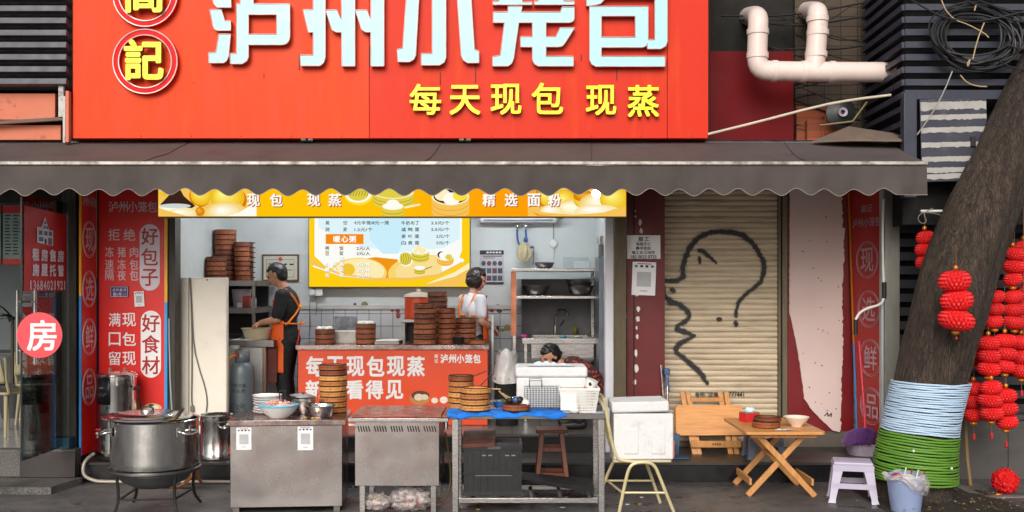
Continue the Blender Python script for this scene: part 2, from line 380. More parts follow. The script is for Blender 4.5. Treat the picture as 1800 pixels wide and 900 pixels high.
# tile decorations: little printed kitchen motifs on a few wall tiles
mb = MB(); cols = [M('tile_print_red', (130,40,44), .3), M('tile_print_olive', (128,116,70), .3), M('tile_print_dark', (60,50,46), .3)]
for cx, cy, kind in ((874,544,0), (883,580,1), (960,545,2), (696,550,2), (632,540,1)):
    Y = YB-.013
    ps = {0: [(circ(cx-10, cy-1, 5, 6), 0), (circ(cx+1, cy-3, 6, 6), 1), (circ(cx+4, cy+3, 5, 3), 2), (circ(cx+14, cy-2, 6, 3), 1)],
          1: [(circ(cx-8, cy-2, 3, 6), 2), (circ(cx, cy, 5, 3), 1), (circ(cx+9, cy-4, 6, 6), 1)],
          2: [(circ(cx-6, cy-4, 4, 2), 0), (circ(cx+3, cy-4, 4, 5), 0), (circ(cx+4, cy+5, 4, 5), 0)]}[kind]
    for i, (q, k) in enumerate(ps): mb.prism([ppoly(q, Y)], (0, Y-.002-.0006*i, 0), UX, UZ, 0, cols[k])
mb.build('tile_print', shop, smooth=0)
# posts and panels of the shop front
post_dk = M('weathered_dark_post', (62,56,50), .6, .2, .3, 6, stretch=(4,4,.6), dirt=.6, dcol=(40,35,30), ds=4)
mb = MB(); mb.box(X(293, 10.1), X(312, 10.1), 10.03, 10.2, .185, 3.0, post_dk); mb.build('post', shop, bevel=.004)
mb = MB(); mb.box(X(1079, 10.1), X(1100, 10.1), 10.05, 10.25, .185, 2.97, M('brown_post', (88,76,56), .6, .2, .25, 6, stretch=(4,4,.6), dirt=.5)); mb.build('post', shop, bevel=.004)
mb = MB(); mb.box(X(1063, 10.2), X(1078, 10.2), 10.14, 10.3, .185, 2.97, M('white_door_post', (205,205,212), .4, 0, .06, 3, dirt=.3)); mb.build('door_post', shop, bevel=.004)
mb = MB(); mb.box(X(113, 9.75), X(137, 9.7), 9.66, 9.98, .185, 3.0, post_dk); mb.build('post', shop, bevel=.006)
mb = MB(); mb.box(xl-.02, xr+.02, 10.2, 10.3, 2.75, 2.96, M('rail_dark', (70,68,66), .5)); mb.build('lintel', shop)
maroon = M('maroon_board', (98,16,18), .5, 0, .12, 2, bump=.001, bs=8, dirt=.45, dcol=(60,10,12), ds=2.5)
mb = MB(); mb.box(X(1100, 10.3)+.002, X(1166, 10.3), 10.2, 10.5, .187, 3.0, maroon); mb.build('front_panel', shop)['label'] = 'maroon board between the kitchen and the shutter, with chipped paint'
chip = M('bare_paint_chip', (214,206,202), .8)
mb = MB(); rn = random.Random(3)
for cx, cy, w, h in ((1117,371,1.5,2), (1117,381,1.5,2), (1125,392,3,6), (1127,406,3,5), (1120,519,3,2.5), (1122,543,3.5,5), (1121,561,4,6), (1119,576,2,4), (1120,592,2.5,5), (1118,620,3,8), (1119,647,4,7), (1116,672,3,6), (1098,558,4,7)):
    q = [(cx+w*math.cos(a)*rn.uniform(.6, 1.2), cy+h*math.sin(a)*rn.uniform(.6, 1.2)) for a in [2*math.pi*k/9 for k in range(9)]]
    mb.prism([ppoly(q, 10.2)], (0, 10.1985, 0), UX, UZ, .001, chip)
mb.build('paint_chip', shop, smooth=0)
mb = MB(); mb.box(X(1113, 10.2), X(1115.5, 10.2), 10.196, 10.2, .2, 2.97, M('seam_dark', (40,8,10), .7)); mb.build('board_seam', shop)
# pink board and red board right of the shutter
YS = 10.5
mb = MB(); mb.box(X(1384, YS)+.002, X(1500, YS), YS-.01, YS+.12, .35, 3.0, M('red_board', (118,12,18), .45, 0, .1, 2, dirt=.35, dcol=(60,8,10), ds=2)); mb.build('front_panel', shop)['label'] = 'dark red board right of the shutter'
mb = MB(); mb.box(X(1384, YS), X(1560, YS), YS+.0, YS+.12, .185, .349, concrete); mb.build('wall_base', shop)
pinkp = M('scuffed_pale_board', (214,190,184), .6, 0, .05, 1.5, bump=.001, bs=10, dirt=.5, dcol=(150,130,126), ds=12, dth=.64)
q = [(1387,330), (1478,330), (1479,400), (1484,402), (1480,430), (1482,450), (1479,520), (1480,610), (1477,700), (1476,759), (1462,756), (1447,742), (1425,720), (1412,700), (1406,650), (1398,600), (1386,548)]
rn = random.Random(15); q2 = []
for (a0, b0), (a1, b1) in zip(q, q[1:]+q[:1]):
    n = max(1, int(math.hypot(a1-a0, b1-b0)/5)); big_ = 1.9 if a0 > 1470 else .8
    for k in range(n): q2.append((a0+(a1-a0)*k/n+rn.uniform(-1, 1)*big_*(rn.random() < .7), b0+(b1-b0)*k/n))
q = q2
mb = MB(); mb.prism([ppoly(q, YS)], (0, YS-.012, 0), UX, UZ, .02, pinkp); mb.build('peeling_board', shop, smooth=0)['label'] = 'pale pink sheet with torn edges over the red board'
mb = MB(); rn = random.Random(5)
for k in range(26):
    cx, cy = rn.uniform(1392, 1474), rn.uniform(360, 740)
    if cx < 1400+(cy-560)*.12: continue
    mb.prism([ppoly([(cx+rn.uniform(.5, 2.2)*math.cos(a), cy+rn.uniform(.5, 1.6)*math.sin(a)) for a in [k2*1.05 for k2 in range(6)]], YS)], (0, YS-.0325, 0), UX, UZ, .0008, M('scuff_mark', (70,52,52), .8))
for cx, cy in ((1455,728),): mb.prism(stroke(ppoly([(1448,730), (1453,725), (1454,731), (1460,726), (1459,732)], YS), .012), (0, YS-.0325, 0), UX, UZ, .0008, MATS['scuff_mark'])
mb.build('scuff', shop, smooth=0)
# right-hand steel post of the awning front, white tube beside it
gpost = M('galvanised_post', (138,136,128), .5, .5, .15, 4, stretch=(3,3,.5), dirt=.5, dcol=(84,76,66), ds=3)
mb = MB(); mb.box(X(1553, 9.8), X(1579, 9.8), 9.76, 9.9, .0, 2.95, gpost); mb.build('post', shop, bevel=.005)['label'] = 'grey galvanised steel post beside the tree'
mb = MB(); mb.box(X(1546, 9.85), X(1552.5, 9.85), 9.8, 9.86, .185, 2.95, M('pale_conduit', (176,182,184), .45, .2, .1, 4)); mb.build('conduit', shop, bevel=.004)
# steps
st = thing('front_step', 'low dark granite step running along the shop fronts, with black polished riser', 'step', (0, 9.57, 0))
mb = MB(); mb.box(X(137, 9.57), X(1560, 9.6), 9.57, 10.56, .16, .185, gran_dk); mb.build('tread', st, bevel=.004)
mb = MB(); mb.box(X(137, 9.57), X(1560, 9.6)-.004, 9.582, 10.5, 0, .158, gran_bl); mb.build('riser', st)
st2 = thing('kitchen_step', 'second black granite step up into the open kitchen', 'step', (0, 10.2, .185))
mb = MB(); mb.box(xl, X(1079, 10.2), 10.17, 10.262, .33, .352, gran_dk); mb.build('tread', st2, bevel=.003)
mb = MB(); mb.box(xl, X(1079, 10.2), 10.182, 10.258, .187, .329, gran_bl); mb.build('riser', st2)
# ================================================================ big sign
YG = 9.5
sign = thing('shop_sign', 'huge orange red shop signboard with pale blue raised characters above the awning', 'sign', (X(686, YG), YG, 3.2))
def sign_mat(name, a, b):
    m, nt, out = _new(name); p = nt.nodes.new('ShaderNodeBsdfPrincipled')
    n1, n2 = _noise(nt, .7, 4), _noise(nt, 5, 8, (1, 1, .15))
    c = _mix(nt, _range(nt, n1, .3, .7), lin(a), lin(b)); c = _mix(nt, _range(nt, n2, .54, .8, 0, .5), c, lin((228,96,40)))
    nt.links.new(c, p.inputs['Base Color']); nt.links.new(_range(nt, n2, .3, .7, .38, .55), p.inputs['Roughness']); p.inputs['Specular IOR Level'].default_value = .22
    bp = nt.nodes.new('ShaderNodeBump'); bp.inputs['Distance'].default_value = .01; bp.inputs['Strength'].default_value = .4
    nt.links.new(_noise(nt, 1.2, 2), bp.inputs['Height']); nt.links.new(bp.outputs[0], p.inputs['Normal'])
    nt.links.new(p.outputs[0], out.inputs['Surface']); return m
orange_sign = sign_mat('orange_red_panel', (228,66,8), (222,58,10)); red_sign = sign_mat('red_panel', (214,46,10), (208,42,10))
zb, zt = Z(243, YG), Z(-110, YG)
for a, b, mm in ((128, 648.6, orange_sign), (649.4, 1172.6, red_sign), (1173.4, 1245, red_sign)):
    mb = MB(); mb.box(X(a, YG), X(b, YG), YG, YG+.22, zb, zt, mm); mb.build('panel', sign, bevel=.0015, seg=1)
mb = MB(); rn = random.Random(2)
for k in range(13): mb.cyl((X(160+k*88, YG), YG-.003, zb+.02), (X(160+k*88, YG), YG, zb+.02), .006, iron, 8)
for k in range(14): mb.cyl((X(340+k*62, YG), YG-.003, Z(130+rn.uniform(-60, 20), YG)), (X(340+k*62, YG), YG, Z(130+rn.uniform(-60, 20), YG)), .004, iron, 6)
mb.build('rivet', sign)
let_face = M('pale_blue_acrylic', (172,224,230), .3, 0, .03, 2, dirt=.06, ds=6); let_side = M('letter_return_metal', (176,136,132), .4, .3, .1, 5)
A = lambda pts: [(350+x/3.462, y/3.462) for x, y in pts]
B = lambda pts: [(800+x/3.462, y/3.462) for x, y in pts]
big = {
 'lu': [A([(70,-62),(190,-62),(195,45),(110,45),(88,20)]), A([(65,58),(135,58),(155,125),(192,125),(192,185),(112,185),(95,178),(85,160)]),
        A([(120,207),(192,207),(190,225),(178,345),(168,368),(150,382),(60,383),(57,320),(100,318),(106,300)]),
        A([(250,-190),(330,-190),(330,30),(250,30)]), A([(320,-120),(520,-120),(520,-55),(320,-55)]),
        A([(228,22),(552,22),(552,88),(228,88)]), A([(472,22),(552,22),(552,225),(546,248),(530,266),(505,272),(472,272)]), A([(228,208),(505,208),(505,272),(228,272)]),
        A([(228,22),(300,22),(300,345),(290,370),(262,388),(228,388)]), A([(188,325),(260,325),(260,388),(190,388)])],
 'zhou': [A([(632,58),(700,58),(700,196),(665,196)]), A([(694,-190),(768,-190),(768,350),(758,380),(735,400),(694,400)]), A([(615,335),(720,335),(735,400),(618,400)]),
        A([(770,60),(838,60),(858,110),(875,110),(875,195),(832,195),(808,180)]), A([(865,-190),(948,-190),(948,402),(868,402)]),
        A([(950,60),(1020,60),(1040,110),(1055,110),(1055,195),(1012,195),(988,178)]), A([(1045,-190),(1125,-190),(1125,402),(1045,402)])],
 'xiao': [A([(1266,-90),(1342,-90),(1318,335),(1305,362),(1280,376),(1210,376),(1205,300),(1238,292)]),
        A([(1418,-190),(1502,-190),(1502,350),(1492,378),(1462,396),(1418,396)]), A([(1352,325),(1440,325),(1440,396),(1352,396)]),
        B([(8,-90),(92,-90),(118,300),(145,310),(145,382),(75,382),(48,364),(36,335)])],
 'long': [B([(230,6),(262,6),(312,-60),(250,-60),(250,-110),(465,-110),(465,-60),(390,-60),(410,10),(468,10),(468,28),(230,28)]),
        B([(482,6),(500,6),(560,-60),(500,-60),(500,-110),(722,-110),(722,-60),(640,-60),(660,5),(725,5),(725,28),(482,28)]),
        B([(232,72),(640,72),(652,42),(725,42),(725,115),(716,130),(695,137),(232,137)]), B([(322,38),(408,38),(400,80),(322,80)]),
        B([(302,120),(390,120),(356,355),(345,384),(322,402),(228,402),(228,345),(275,335)]),
        B([(470,120),(553,120),(553,402),(505,402),(482,388),(470,362)]), B([(505,342),(720,342),(720,402),(505,402)]),
        B([(398,222),(612,222),(640,168),(728,168),(668,262),(652,280),(628,285),(398,285)])],
 'bao': [B([(800,-10),(858,-40),(890,-100),(965,-100),(905,0),(885,22),(860,28),(800,36)]), B([(900,-75),(1292,-75),(1292,-15),(900,-15)]),
        B([(1215,-75),(1292,-75),(1292,250),(1282,280),(1252,297),(1215,297)]), B([(1170,240),(1230,240),(1230,297),(1170,297)]),
        B([(818,38),(1175,38),(1175,97),(818,97)]), B([(1096,38),(1175,38),(1175,250),(1165,278),(1140,288),(1096,288)]), B([(860,225),(1140,225),(1140,288),(860,288)]),
        B([(818,38),(890,38),(890,404),(858,404),(832,392),(818,365)]), B([(850,342),(1278,342),(1278,404),(850,404)])]}
YL = YG-.068
for k in ('lu', 'zhou', 'xiao', 'long', 'bao'):
    mb = MB(); polys = [ppoly(q, YL) for q in big[k]]
    mb.prism(polys, (0, YL+.004, 0), UX, UZ, .002, let_face, let_side)
    c = mb; 
    mb2 = MB(); 
    # the raised letter body with a thin metal lip round the acrylic face
    mb2.prism(polys, (0, YG-.010, 0), UX, UZ, .055, let_face, let_side); o = mb2.build('channel_letter', sign, smooth=25)
    # metal trim along the outline
    cnt = {}
    for f in mb.f[:]:
        if len(f) != 4: continue
    tr = MB()
    edges = [(mb.v[f[2]], mb.v[f[3]]) for f, mi in zip(mb.f, mb.m) if mb.mats[mi] is let_side]
    for a, b_ in edges:
        if (a-b_).length > .004: tr.bar(a+Vector((0,.001,0)), b_+Vector((0,.001,0)), .007, .012, let_side, (0,1,0))
    t = tr.build('letter_trim', o, smooth=0)
yel = M('yellow_acrylic', (250,236,20), .35, 0, .04, 3); yel_side = M('yellow_return', (140,110,30), .5)
for ch, (x0, y0, x1, y1) in zip('每天现包现蒸', ((720,148,776,203), (790,150,845,203), (862,148,917,203), (934,146,990,202), (1029,150,1083,204), (1102,150,1158,207))):
    mb = MB(); ptext(mb, ch, (x0, y0, x1, y1), YG-.03, yel, .026, .03, 4, yel_side); mb.build('small_letter', sign, smooth=20)
ring_red = M('emblem_red', (222,16,26), .45, 0, .05, spec=.15); ring_rim = M('emblem_rim', (224,196,186), .35, .2)
for ch, cy in (('記', 108), ('高', -10)):
    cx = 255; Yr = YG-.06; o_c = Vector((X(cx, Yr), Yr, Z(cy, Yr)))
    r1, r0 = L(57, Yr), L(46, Yr)
    mb = MB(); mb.lathe([(r0, .0), (r0, .052), (r1, .052), (r1, 0)], o_c+Vector((0,.056,0)), ring_red, 56, (0,-1,0), close=True)
    e = mb.build('emblem_ring', sign)
    mb = MB()
    for rr in (r0+.003, r1-.003): mb.tube([o_c+Vector((rr*math.cos(a), -.001, rr*math.sin(a))) for a in [2*math.pi*k/56 for k in range(56)]], .006, ring_rim, 6, True)
    mb.build('ring_rim', e)
    mb = MB(); ptext(mb, ch, (cx-34, cy-37, cx+36, cy+35), Yr+.006, yel, .036, .05, 5, yel_side); mb.build('lettering', e, smooth=20)
# ================================================================ awning
YA0, YA1 = 8.46, 9.62
aw = thing('awning', 'long brown fabric awning with scalloped valance and pale front bar across the shop front', 'awning', (0, 9.6, 3.0))
def fabric(name, col):
    return M(name, col, .8, 0, .12, 1.2, bump=.0015, bs=220, stretch=(1,1,1), dirt=.4, dcol=tuple(int(v*.62) for v in col), ds=2.2, dth=.52)
aw_top = fabric('awning_canvas', (84,74,72)); aw_val = fabric('awning_valance_canvas', (74,66,63))
xa0 = X(-260, YA0); xa1 = X(1628, YA0); zr, zf = Z(250, YA1), Z(285, YA0)
xr_ = X(1560, YA1)
rn = random.Random(8)
mb = MB(); nu = 120
def top_pt(u, v, dz=0):
    x = xa0+(xa1-xa0)*u; x2 = xa0+(xr_+.02-xa0)*u
    sag = -.022*math.sin(math.pi*v)*(1+.6*math.sin(u*37))+.012*mnoise.noise(Vector((u*40, v*3, 0)))*math.sin(math.pi*v)
    return Vector((x*(1-v)+x2*v, YA0+(YA1-YA0)*v, zf+(zr-zf)*v+sag+dz))
mb.grid(lambda u, v: top_pt(u, v), nu, 8, aw_top); mb.grid(lambda u, v: top_pt(1-u, v, -.006), nu, 8, aw_top)
mb.build('canopy', aw, smooth=60)
mb = MB(); per = L(51, YA0); zv0 = Z(336, YA0)
def val(u, v, back=0):
    x = xa0+(xa1-xa0)*u
    ph = ((x-X(1628, YA0))/per) % 1
    low = Z(332+12*(.5+.5*math.cos(2*math.pi*ph)), YA0)
    if x > X(1570, YA0): low = Z(343, YA0)
    z = (zf-.03)*(1-v)+low*v
    w_ = mnoise.noise(Vector((x*2.6, z*1.5, 0)))*.03+mnoise.noise(Vector((x*9, z*4, 5)))*.010
    return Vector((x, YA0-.014+back+(.012*math.sin(x*5.3)+w_-.008*math.cos(2*math.pi*ph))*v, z+mnoise.noise(Vector((x*3.1, 0, 9)))*.012*v))
mb.grid(lambda u, v: val(u, 1-v), 900, 6, aw_val); mb.grid(lambda u, v: val(u, v, .004), 900, 6, aw_val); mb.build('valance', aw, smooth=60)
mb = MB(); mb.tube([val(i/900, 1)+Vector((0,-.002,0)) for i in range(901)], .0026, M('valance_piping', (150,140,132), .7, dirt=.5, ds=12), 5); mb.build('valance_piping', aw)
mb = MB(); mb.box(xa0, xa1+.006, YA0-.03, YA0+.02, zf-.026, zf+.004, M('awning_front_bar', (190,186,178), .45, .3, .12, 4, dirt=.75, dcol=(84,74,66), ds=9, dth=.45)); mb.build('front_bar', aw, bevel=.006)
mb = MB(); mb.cyl((xa0, YA1+.03, zr-.02), (xr_, YA1+.03, zr-.02), .045, steel_dk, 14); mb.build('roller', aw)
for px in (542, 818, 65, 1330):
    mb = MB(); x = X(px, 9.6); mb.box(x-.02, x+.02, 9.55, 9.62, zr-.0, zr+.055, iron); mb.cyl((x-.055, 9.55, zr+.02), (x-.012, 9.55, zr+.02), .022, chrome, 12); mb.cyl((x+.012, 9.55, zr+.02), (x+.055, 9.55, zr+.02), .022, chrome, 12)
    if px in (542, 818): mb.build('bracket', aw)
for px in (180, 560, 940, 1330):
    mb = MB(); x = X(px, 9.0); mb.bar((x, 9.6, zr-.1), (x+.5, 9.1, zr-.2), .04, .03, white_pl); mb.bar((x+.5, 9.1, zr-.2), (x+.2, 8.5, zf-.05), .035, .03, white_pl); mb.build('folding_arm', aw)
mb = MB(); rn = random.Random(4)
for k, (px, wv) in enumerate(((250,.01), (745,.008), (1040,.01), (1420,.01))):
    pts = [top_pt((X(px, YA0)-xa0)/(xa1-xa0), v, .004) for v in (0, .25, .5, .75, 1)]
    mb.tube(pts, .0035, M('awning_seam', (70,60,58), .85), 5)
mb.build('seam', aw)
# ================================================================ lit yellow menu box under the awning
YM = 9.68
lb = thing('light_box', 'lit yellow lightbox with steamed bun pictures hanging under the awning', 'light box', (X(690, YM), YM, 2.49))
ly = EM('lit_yellow', (255,196,8), 1.0, ((255,160,8), 'X', -.2, 1.0)); ly2 = EM('lit_lemon', (250,226,60), 1.0); lcream = EM('lit_cream', (255,240,196), 1.0)
lwhite = EM('lit_white', (255,252,240), 1.0); lorange = EM('lit_amber', (240,150,20), 1.0); lbrown = EM('lit_brown', (62,38,28), .9); lgrn = EM('lit_bamboo', (226,206,70), 1.0); lred = EM('lit_shadow_red', (196,70,24), .9)
lgold = EM('lit_gold', (246,196,90), 1.0)
case = M('lightbox_case', (120,112,96), .5, .3)
mb = MB(); mb.box(X(277, YM), X(1102, YM), YM, YM+.13, Z(382, YM), Z(300, YM), case); mb.build('case', lb, bevel=.003)
mb = MB(); mb.box(X(278.5, YM), X(1100.5, YM), YM-.004, YM-.0005, Z(380.5, YM), Z(302, YM), ly); mb.build('lit_face', lb)
mb = MB(); Yp = YM-.0045; lay = [0]
def pic(q, mat):
    lay[0] += 1; mb.prism([ppoly(q, YM)], (0, Yp-.00012*lay[0], 0), UX, UZ, 0, mat)
def soft(cx, cy, rx, ry, c0, c1, n=6):
    for k in range(n):
        t_ = k/(n-1); c = tuple(int(a+(b-a)*t_) for a, b in zip(c0, c1)); f = 1-.15*k
        pic(clip(circ(cx-rx*.05*k, cy-ry*.06*k, rx*f, ry*f)), EM('lit_%d_%d_%d' % c, c, 1.0))
TONE = {'lit_lemon': ((240,190,30), (255,246,130)), 'lit_cream': ((246,206,110), (255,252,226)), 'lit_white': ((250,228,170), (255,253,242)), 'lit_amber': ((214,120,10), (246,176,40))}
clip = lambda q: [(min(max(a, 279.5), 1099.5), min(max(b, 304), 380)) for a, b in q]
pic([(279.5,304), (420,304), (436,340), (452,362), (452,380), (279.5,380)], lgold); pic([(928,380), (928,352), (950,330), (975,304), (1099.5,304), (1099.5,380)], lgold)
for dx, mir in ((0, 1),):
    for cx, cy, rx, ry, mm in ((404,352,30,24,lorange), (400,348,30,24,ly2), (352,344,19,20,lorange), (354,341,19,20,ly2), (310,374,48,20,lcream), (352,372,8,8,lorange), (398,376,38,22,lcream), (396,374,24,14,lwhite), (320,376,26,10,lwhite), (290,330,14,14,ly2)): soft(cx, cy, rx, ry, *TONE[mm.name])
    pic(clip([(400,380), (420,374), (440,362), (451.5,355), (451.5,380)]), lwhite); pic(clip([(279.5,366), (300,372), (330,380), (279.5,380)]), lgold)
pic([(301,340), (304,334), (318,334), (324,345), (344,362), (338,366), (282,360), (286,356)], lbrown); pic(circ(309, 362, 27, 4), EM('lit_grey', (206,214,212), 1.0))
for cx, cy, rx, ry, mm in ((955,345,14,18,lorange), (960,346,12,16,ly2), (995,362,26,28,lorange), (992,360,24,26,ly2), (1015,370,50,20,lcream), (1030,352,22,16,ly2), (1026,345,18,10,lorange), (1062,362,46,26,lcream), (1080,350,26,22,ly2), (1050,372,40,12,lwhite), (970,372,20,12,lwhite)): soft(cx, cy, rx, ry, *TONE[mm.name])
pic(clip([(928,368), (960,374), (1010,378), (1060,374), (1099.5,362), (1099.5,380), (928,380)]), lgold); pic(clip([(934,372), (950,378), (975,380), (945,380)]), lorange)
def lid(cx, cy, rx, ry):
    pic(clip(circ(cx, cy, rx, ry)), ly2); pic(clip(circ(cx-1, cy-3, rx*.94, ry*.92)), lwhite); pic(clip(circ(cx-1, cy-3, rx*.74, ry*.74)), lgrn)
    for i in range(-3, 4): pic([(cx+i*5-2, cy-8), (cx+i*5-.5, cy-8), (cx+i*5+3, cy-4), (cx+i*5, cy+2), (cx+i*5-1, cy+1), (cx+i*5+1.5, cy-4)], EM('lit_olive', (150,150,40), .9))
def basket(cx, cy, rx, ry, h, body, fill, buns):
    q = [(cx+rx*math.cos(a), cy+ry*math.sin(a)) for a in [math.pi*k/14 for k in range(15)]]
    pic(clip([(cx-rx, cy-1)]+[(a, b+h) for a, b in reversed(q)]+[(cx+rx, cy-1)]), body)
    for t in (.35, .68): pic(clip([(a, b+h*t) for a, b in q]+[(a, b+h*t+1) for a, b in reversed(q)]), lorange if body is not lgrn else EM('lit_olive', (150,150,40), .9))
    pic(clip(circ(cx, cy, rx, ry)), lcream); pic(clip(circ(cx, cy, rx*.9, ry*.86)), fill)
    for bx, by, br, bm in buns: pic(clip(circ(cx+bx, cy+by, br, br*.75)), bm)
lid(631, 343, 25, 18); basket(692, 338, 36, 12, 18, lgrn, lgrn, []); basket(691, 363, 19, 6.5, 19, lgrn, lwhite, [(0,-3,12,lwhite)]); pic([(711,364), (738,358), (740,361), (712,367)], lcream)
basket(792, 346, 33, 15, 26, lgold, lbrown, [(-14,-3,14,lcream), (2,4,15,lwhite), (17,-2,13,ly2)])
mb.build('picture', lb, smooth=0)
lsh = EM('lit_text_shadow', (186,72,16), .8)
mb = MB(); Yt = Yp-.00012*lay[0]-.002
for ch, x in zip('现包现蒸精选面粉', (434, 474, 540, 577, 848, 887, 927, 963)):
    ptext(mb, ch, (x+1.4, 341.5, x+24.4, 364.5), Yt, lsh, .06); ptext(mb, ch, (x, 340, x+23, 363), Yt-.001, lwhite, .04)
mb.build('lettering', lb, smooth=0)
# ================================================================ shutter with graffiti
shut = thing('rolling_shutter', 'closed beige rolling shutter sprayed with a black line drawing of a face', 'shutter', (X(1275, YS), YS, .185))
shm = M('rusty_beige_shutter', (204,187,160), .5, .1, .12, 1.6, stretch=(.5,1,6), dirt=.55, dcol=(116,92,68), ds=2.6, bump=.001, bs=12, dth=.5)
def shutter_profile(u, v):
    z = .187+2.75*v; ph = (z/.0565) % 1
    d = .012 if ph < .18 else (.002+.005*math.sin(math.pi*(ph-.18)/.82))
    return Vector((X(1166, YS)+.003+(X(1378, YS)-X(1166, YS))*u, YS+.02+(d if ph < .18 else -d)+.004*mnoise.noise(Vector((u*3, z*2, 0))), z))
mb = MB(); mb.grid(shutter_profile, 8, 680, shm); mb.build('slat_curtain', shut, smooth=50)
rail_m = M('shutter_rail_metal', (112,100,80), .5, .4, .2, 5, stretch=(4,4,.5), dirt=.5)
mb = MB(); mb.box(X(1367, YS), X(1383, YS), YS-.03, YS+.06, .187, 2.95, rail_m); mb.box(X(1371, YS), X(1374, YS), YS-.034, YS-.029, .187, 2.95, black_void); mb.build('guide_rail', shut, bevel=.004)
mb = MB(); mb.box(X(1166.5, YS)+.003, X(1367, YS), YS-.015, YS+.05, .187, .235, rail_m); mb.build('bottom_rail', shut, bevel=.004)
def spray_mat():
    m, nt, out = _new('black_spray'); p = nt.nodes.new('ShaderNodeBsdfPrincipled'); p.inputs['Base Color'].default_value = (.012,.012,.013,1); p.inputs['Roughness'].default_value = .55
    nt.links.new(_range(nt, _noise(nt, 34, 8), .34, .42, .35, 1), p.inputs['Alpha']); nt.links.new(p.outputs[0], out.inputs['Surface']); return m
spray = spray_mat(); haze = film_mat('spray_overspray', (20,20,20), .28)
g = [([(1166,494),(1190,493),(1201,487),(1200,468),(1205,452),(1213,434),(1228,418),(1244,410),(1262,407),(1285,408),(1305,413),(1320,424),(1332,440),(1342,460),(1343,478),(1337,496),(1323,508),(1308,519),(1297,533),(1294,548),(1294,556)], [7,8,8,9,9,9,9,9,8,8,9,9,8,8,8,7,7,6,6,6,6]),
     ([(1293,566),(1294,571)], 7), ([(1228,440),(1236,442),(1248,452),(1259,463)], [7,8,6,3]), ([(1229,453),(1230,462)], 6), ([(1181,509),(1184,511)], 9),
     ([(1167,505),(1168,520),(1178,530),(1195,536),(1208,546),(1212,556),(1204,565),(1192,571),(1190,578),(1204,584),(1220,590),(1208,597),(1194,604),(1188,612),(1189,620),(1200,628),(1212,638),(1226,650),(1236,662),(1243,674)], [5,7,10,9,8,8,7,6,8,9,5,7,8,9,8,8,9,9,8,6])]
mb = MB(); mh = MB(); Yg = YS-.0
grn = random.Random(77)
def rough_line(pts, w):
    P, W = [], []
    for i in range(len(pts)-1):
        w0 = w[i] if isinstance(w, list) else w; w1 = w[i+1] if isinstance(w, list) else w
        for k in range(5):
            t_ = k/5; P.append((pts[i][0]+(pts[i+1][0]-pts[i][0])*t_+grn.uniform(-.7,.7), pts[i][1]+(pts[i+1][1]-pts[i][1])*t_+grn.uniform(-.7,.7))); W.append((w0+(w1-w0)*t_)*grn.uniform(.72,1.12))
    return P+[pts[-1]], W+[W[-1]]
for k, (pts, w) in enumerate(g):
    pts, w = rough_line(pts, w)
    ww = [L(q, YS)*.98 for q in w] if isinstance(w, list) else L(w, YS)*.98
    mb.prism(stroke(ppoly(pts, YS), ww), (0, YS-.003-.0005*k, 0), UX, UZ, 0, spray)
    wh = [q*1.5 for q in ww] if isinstance(ww, list) else ww*1.5
    mh.prism(stroke(ppoly(pts, YS), wh), (0, YS-.001-.0002*k, 0), UX, UZ, 0, haze)
mb.build('graffiti', shut, smooth=0); mh.build('graffiti_overspray', shut, smooth=0)
mb = MB(); mb.prism([circ(X(1264, YS), Z(561, YS), .03, .022, 12)], (0, YS, 0), UX, UZ, .012, iron); mb.build('lock', shut)
mb = MB(); ptext(mb, '卷帘门定做', (1222,689,1262,698), YS-.002, black_ink, .02); ptext(mb, '97777441', (1271,688,1308,698), YS-.002, black_ink, .02); mb.build('lettering', shut, smooth=0)
# notices on the maroon board
nt1 = thing('notice', 'white job notice with five lines of black writing on the maroon board', 'notice', (X(1132, 10.19), 10.19, Z(455, 10.19)))
mb = MB(); mb.grid(lambda u, v: Vector((X(1102, 10.19)+L(59, 10.19)*u, 10.192-.004*math.sin(3*v+u*2), Z(455, 10.19)+L(41.5, 10.19)*v)), 10, 10, paper); mb.build('sheet', nt1)
mb = MB()
for t, x0, x1, y0 in (('招 工', 1122, 1141, 416), ('包包子工', 1118, 1144, 426), ('熟手优先', 1118, 1144, 433.5), ('临工长工均可', 1111, 1151, 441), ('182 0023 0723', 1109, 1154, 448.5)):
    ptext(mb, t, (x0, y0, x1, y0+(8 if y0 < 420 else 5.8)), 10.184, black_ink, .03)
mb.build('lettering', nt1, smooth=0)
def pay_sheet(px, Y, label, tilt=0, n=4):
    """a printed payment sheet; its code square is left out"""
    x0, y0, x1, y1 = px; cx, cz = (X(x0, Y)+X(x1, Y))/2, (Z(y0, Y)+Z(y1, Y))/2
    t = thing('payment_sheet', label, 'sheet', (cx, Y, cz)); w, h = L(x1-x0, Y), L(y1-y0, Y)
    mb = MB(); mb.grid(lambda u, v: Vector((cx-w/2+w*u, Y+.001-.003*math.sin(u*3+v*4)**2, cz-h/2+h*v)), 8, 8, paper); mb.build('sheet', t)
    mb = MB()
    for k in range(n): mb.prism([circ(cx-w*.34+w*.68*k/(n-1), cz+h*.37, w*.07, w*.055, 10)], (0, Y-.004, 0), UX, UZ, 0, (black_ink if k % 3 else M('teal_ink', (40,110,130))))
    mb.box(cx-w*.3, cx+w*.3, Y-.0045, Y-.004, cz+h*.43, cz+h*.455, M('red_ink', (150,30,30))); mb.box(cx-w*.16, cx+w*.16, Y-.0045, Y-.004, cz-h*.38, cz-h*.36, M('grey_ink', (120,120,122)))
    mb.box(cx-w*.3, cx+w*.3, Y-.0045, Y-.004, cz-h*.24, cz+h*.2, M('pale_grey_ink', (176,176,178)))
    mb.build('print', t, smooth=0); t.rotation_euler.y = tilt; return t
pay_sheet((1111,460.5,1152.5,519), 10.19, 'white payment sheet stuck below the job notice on the maroon board', R(2))
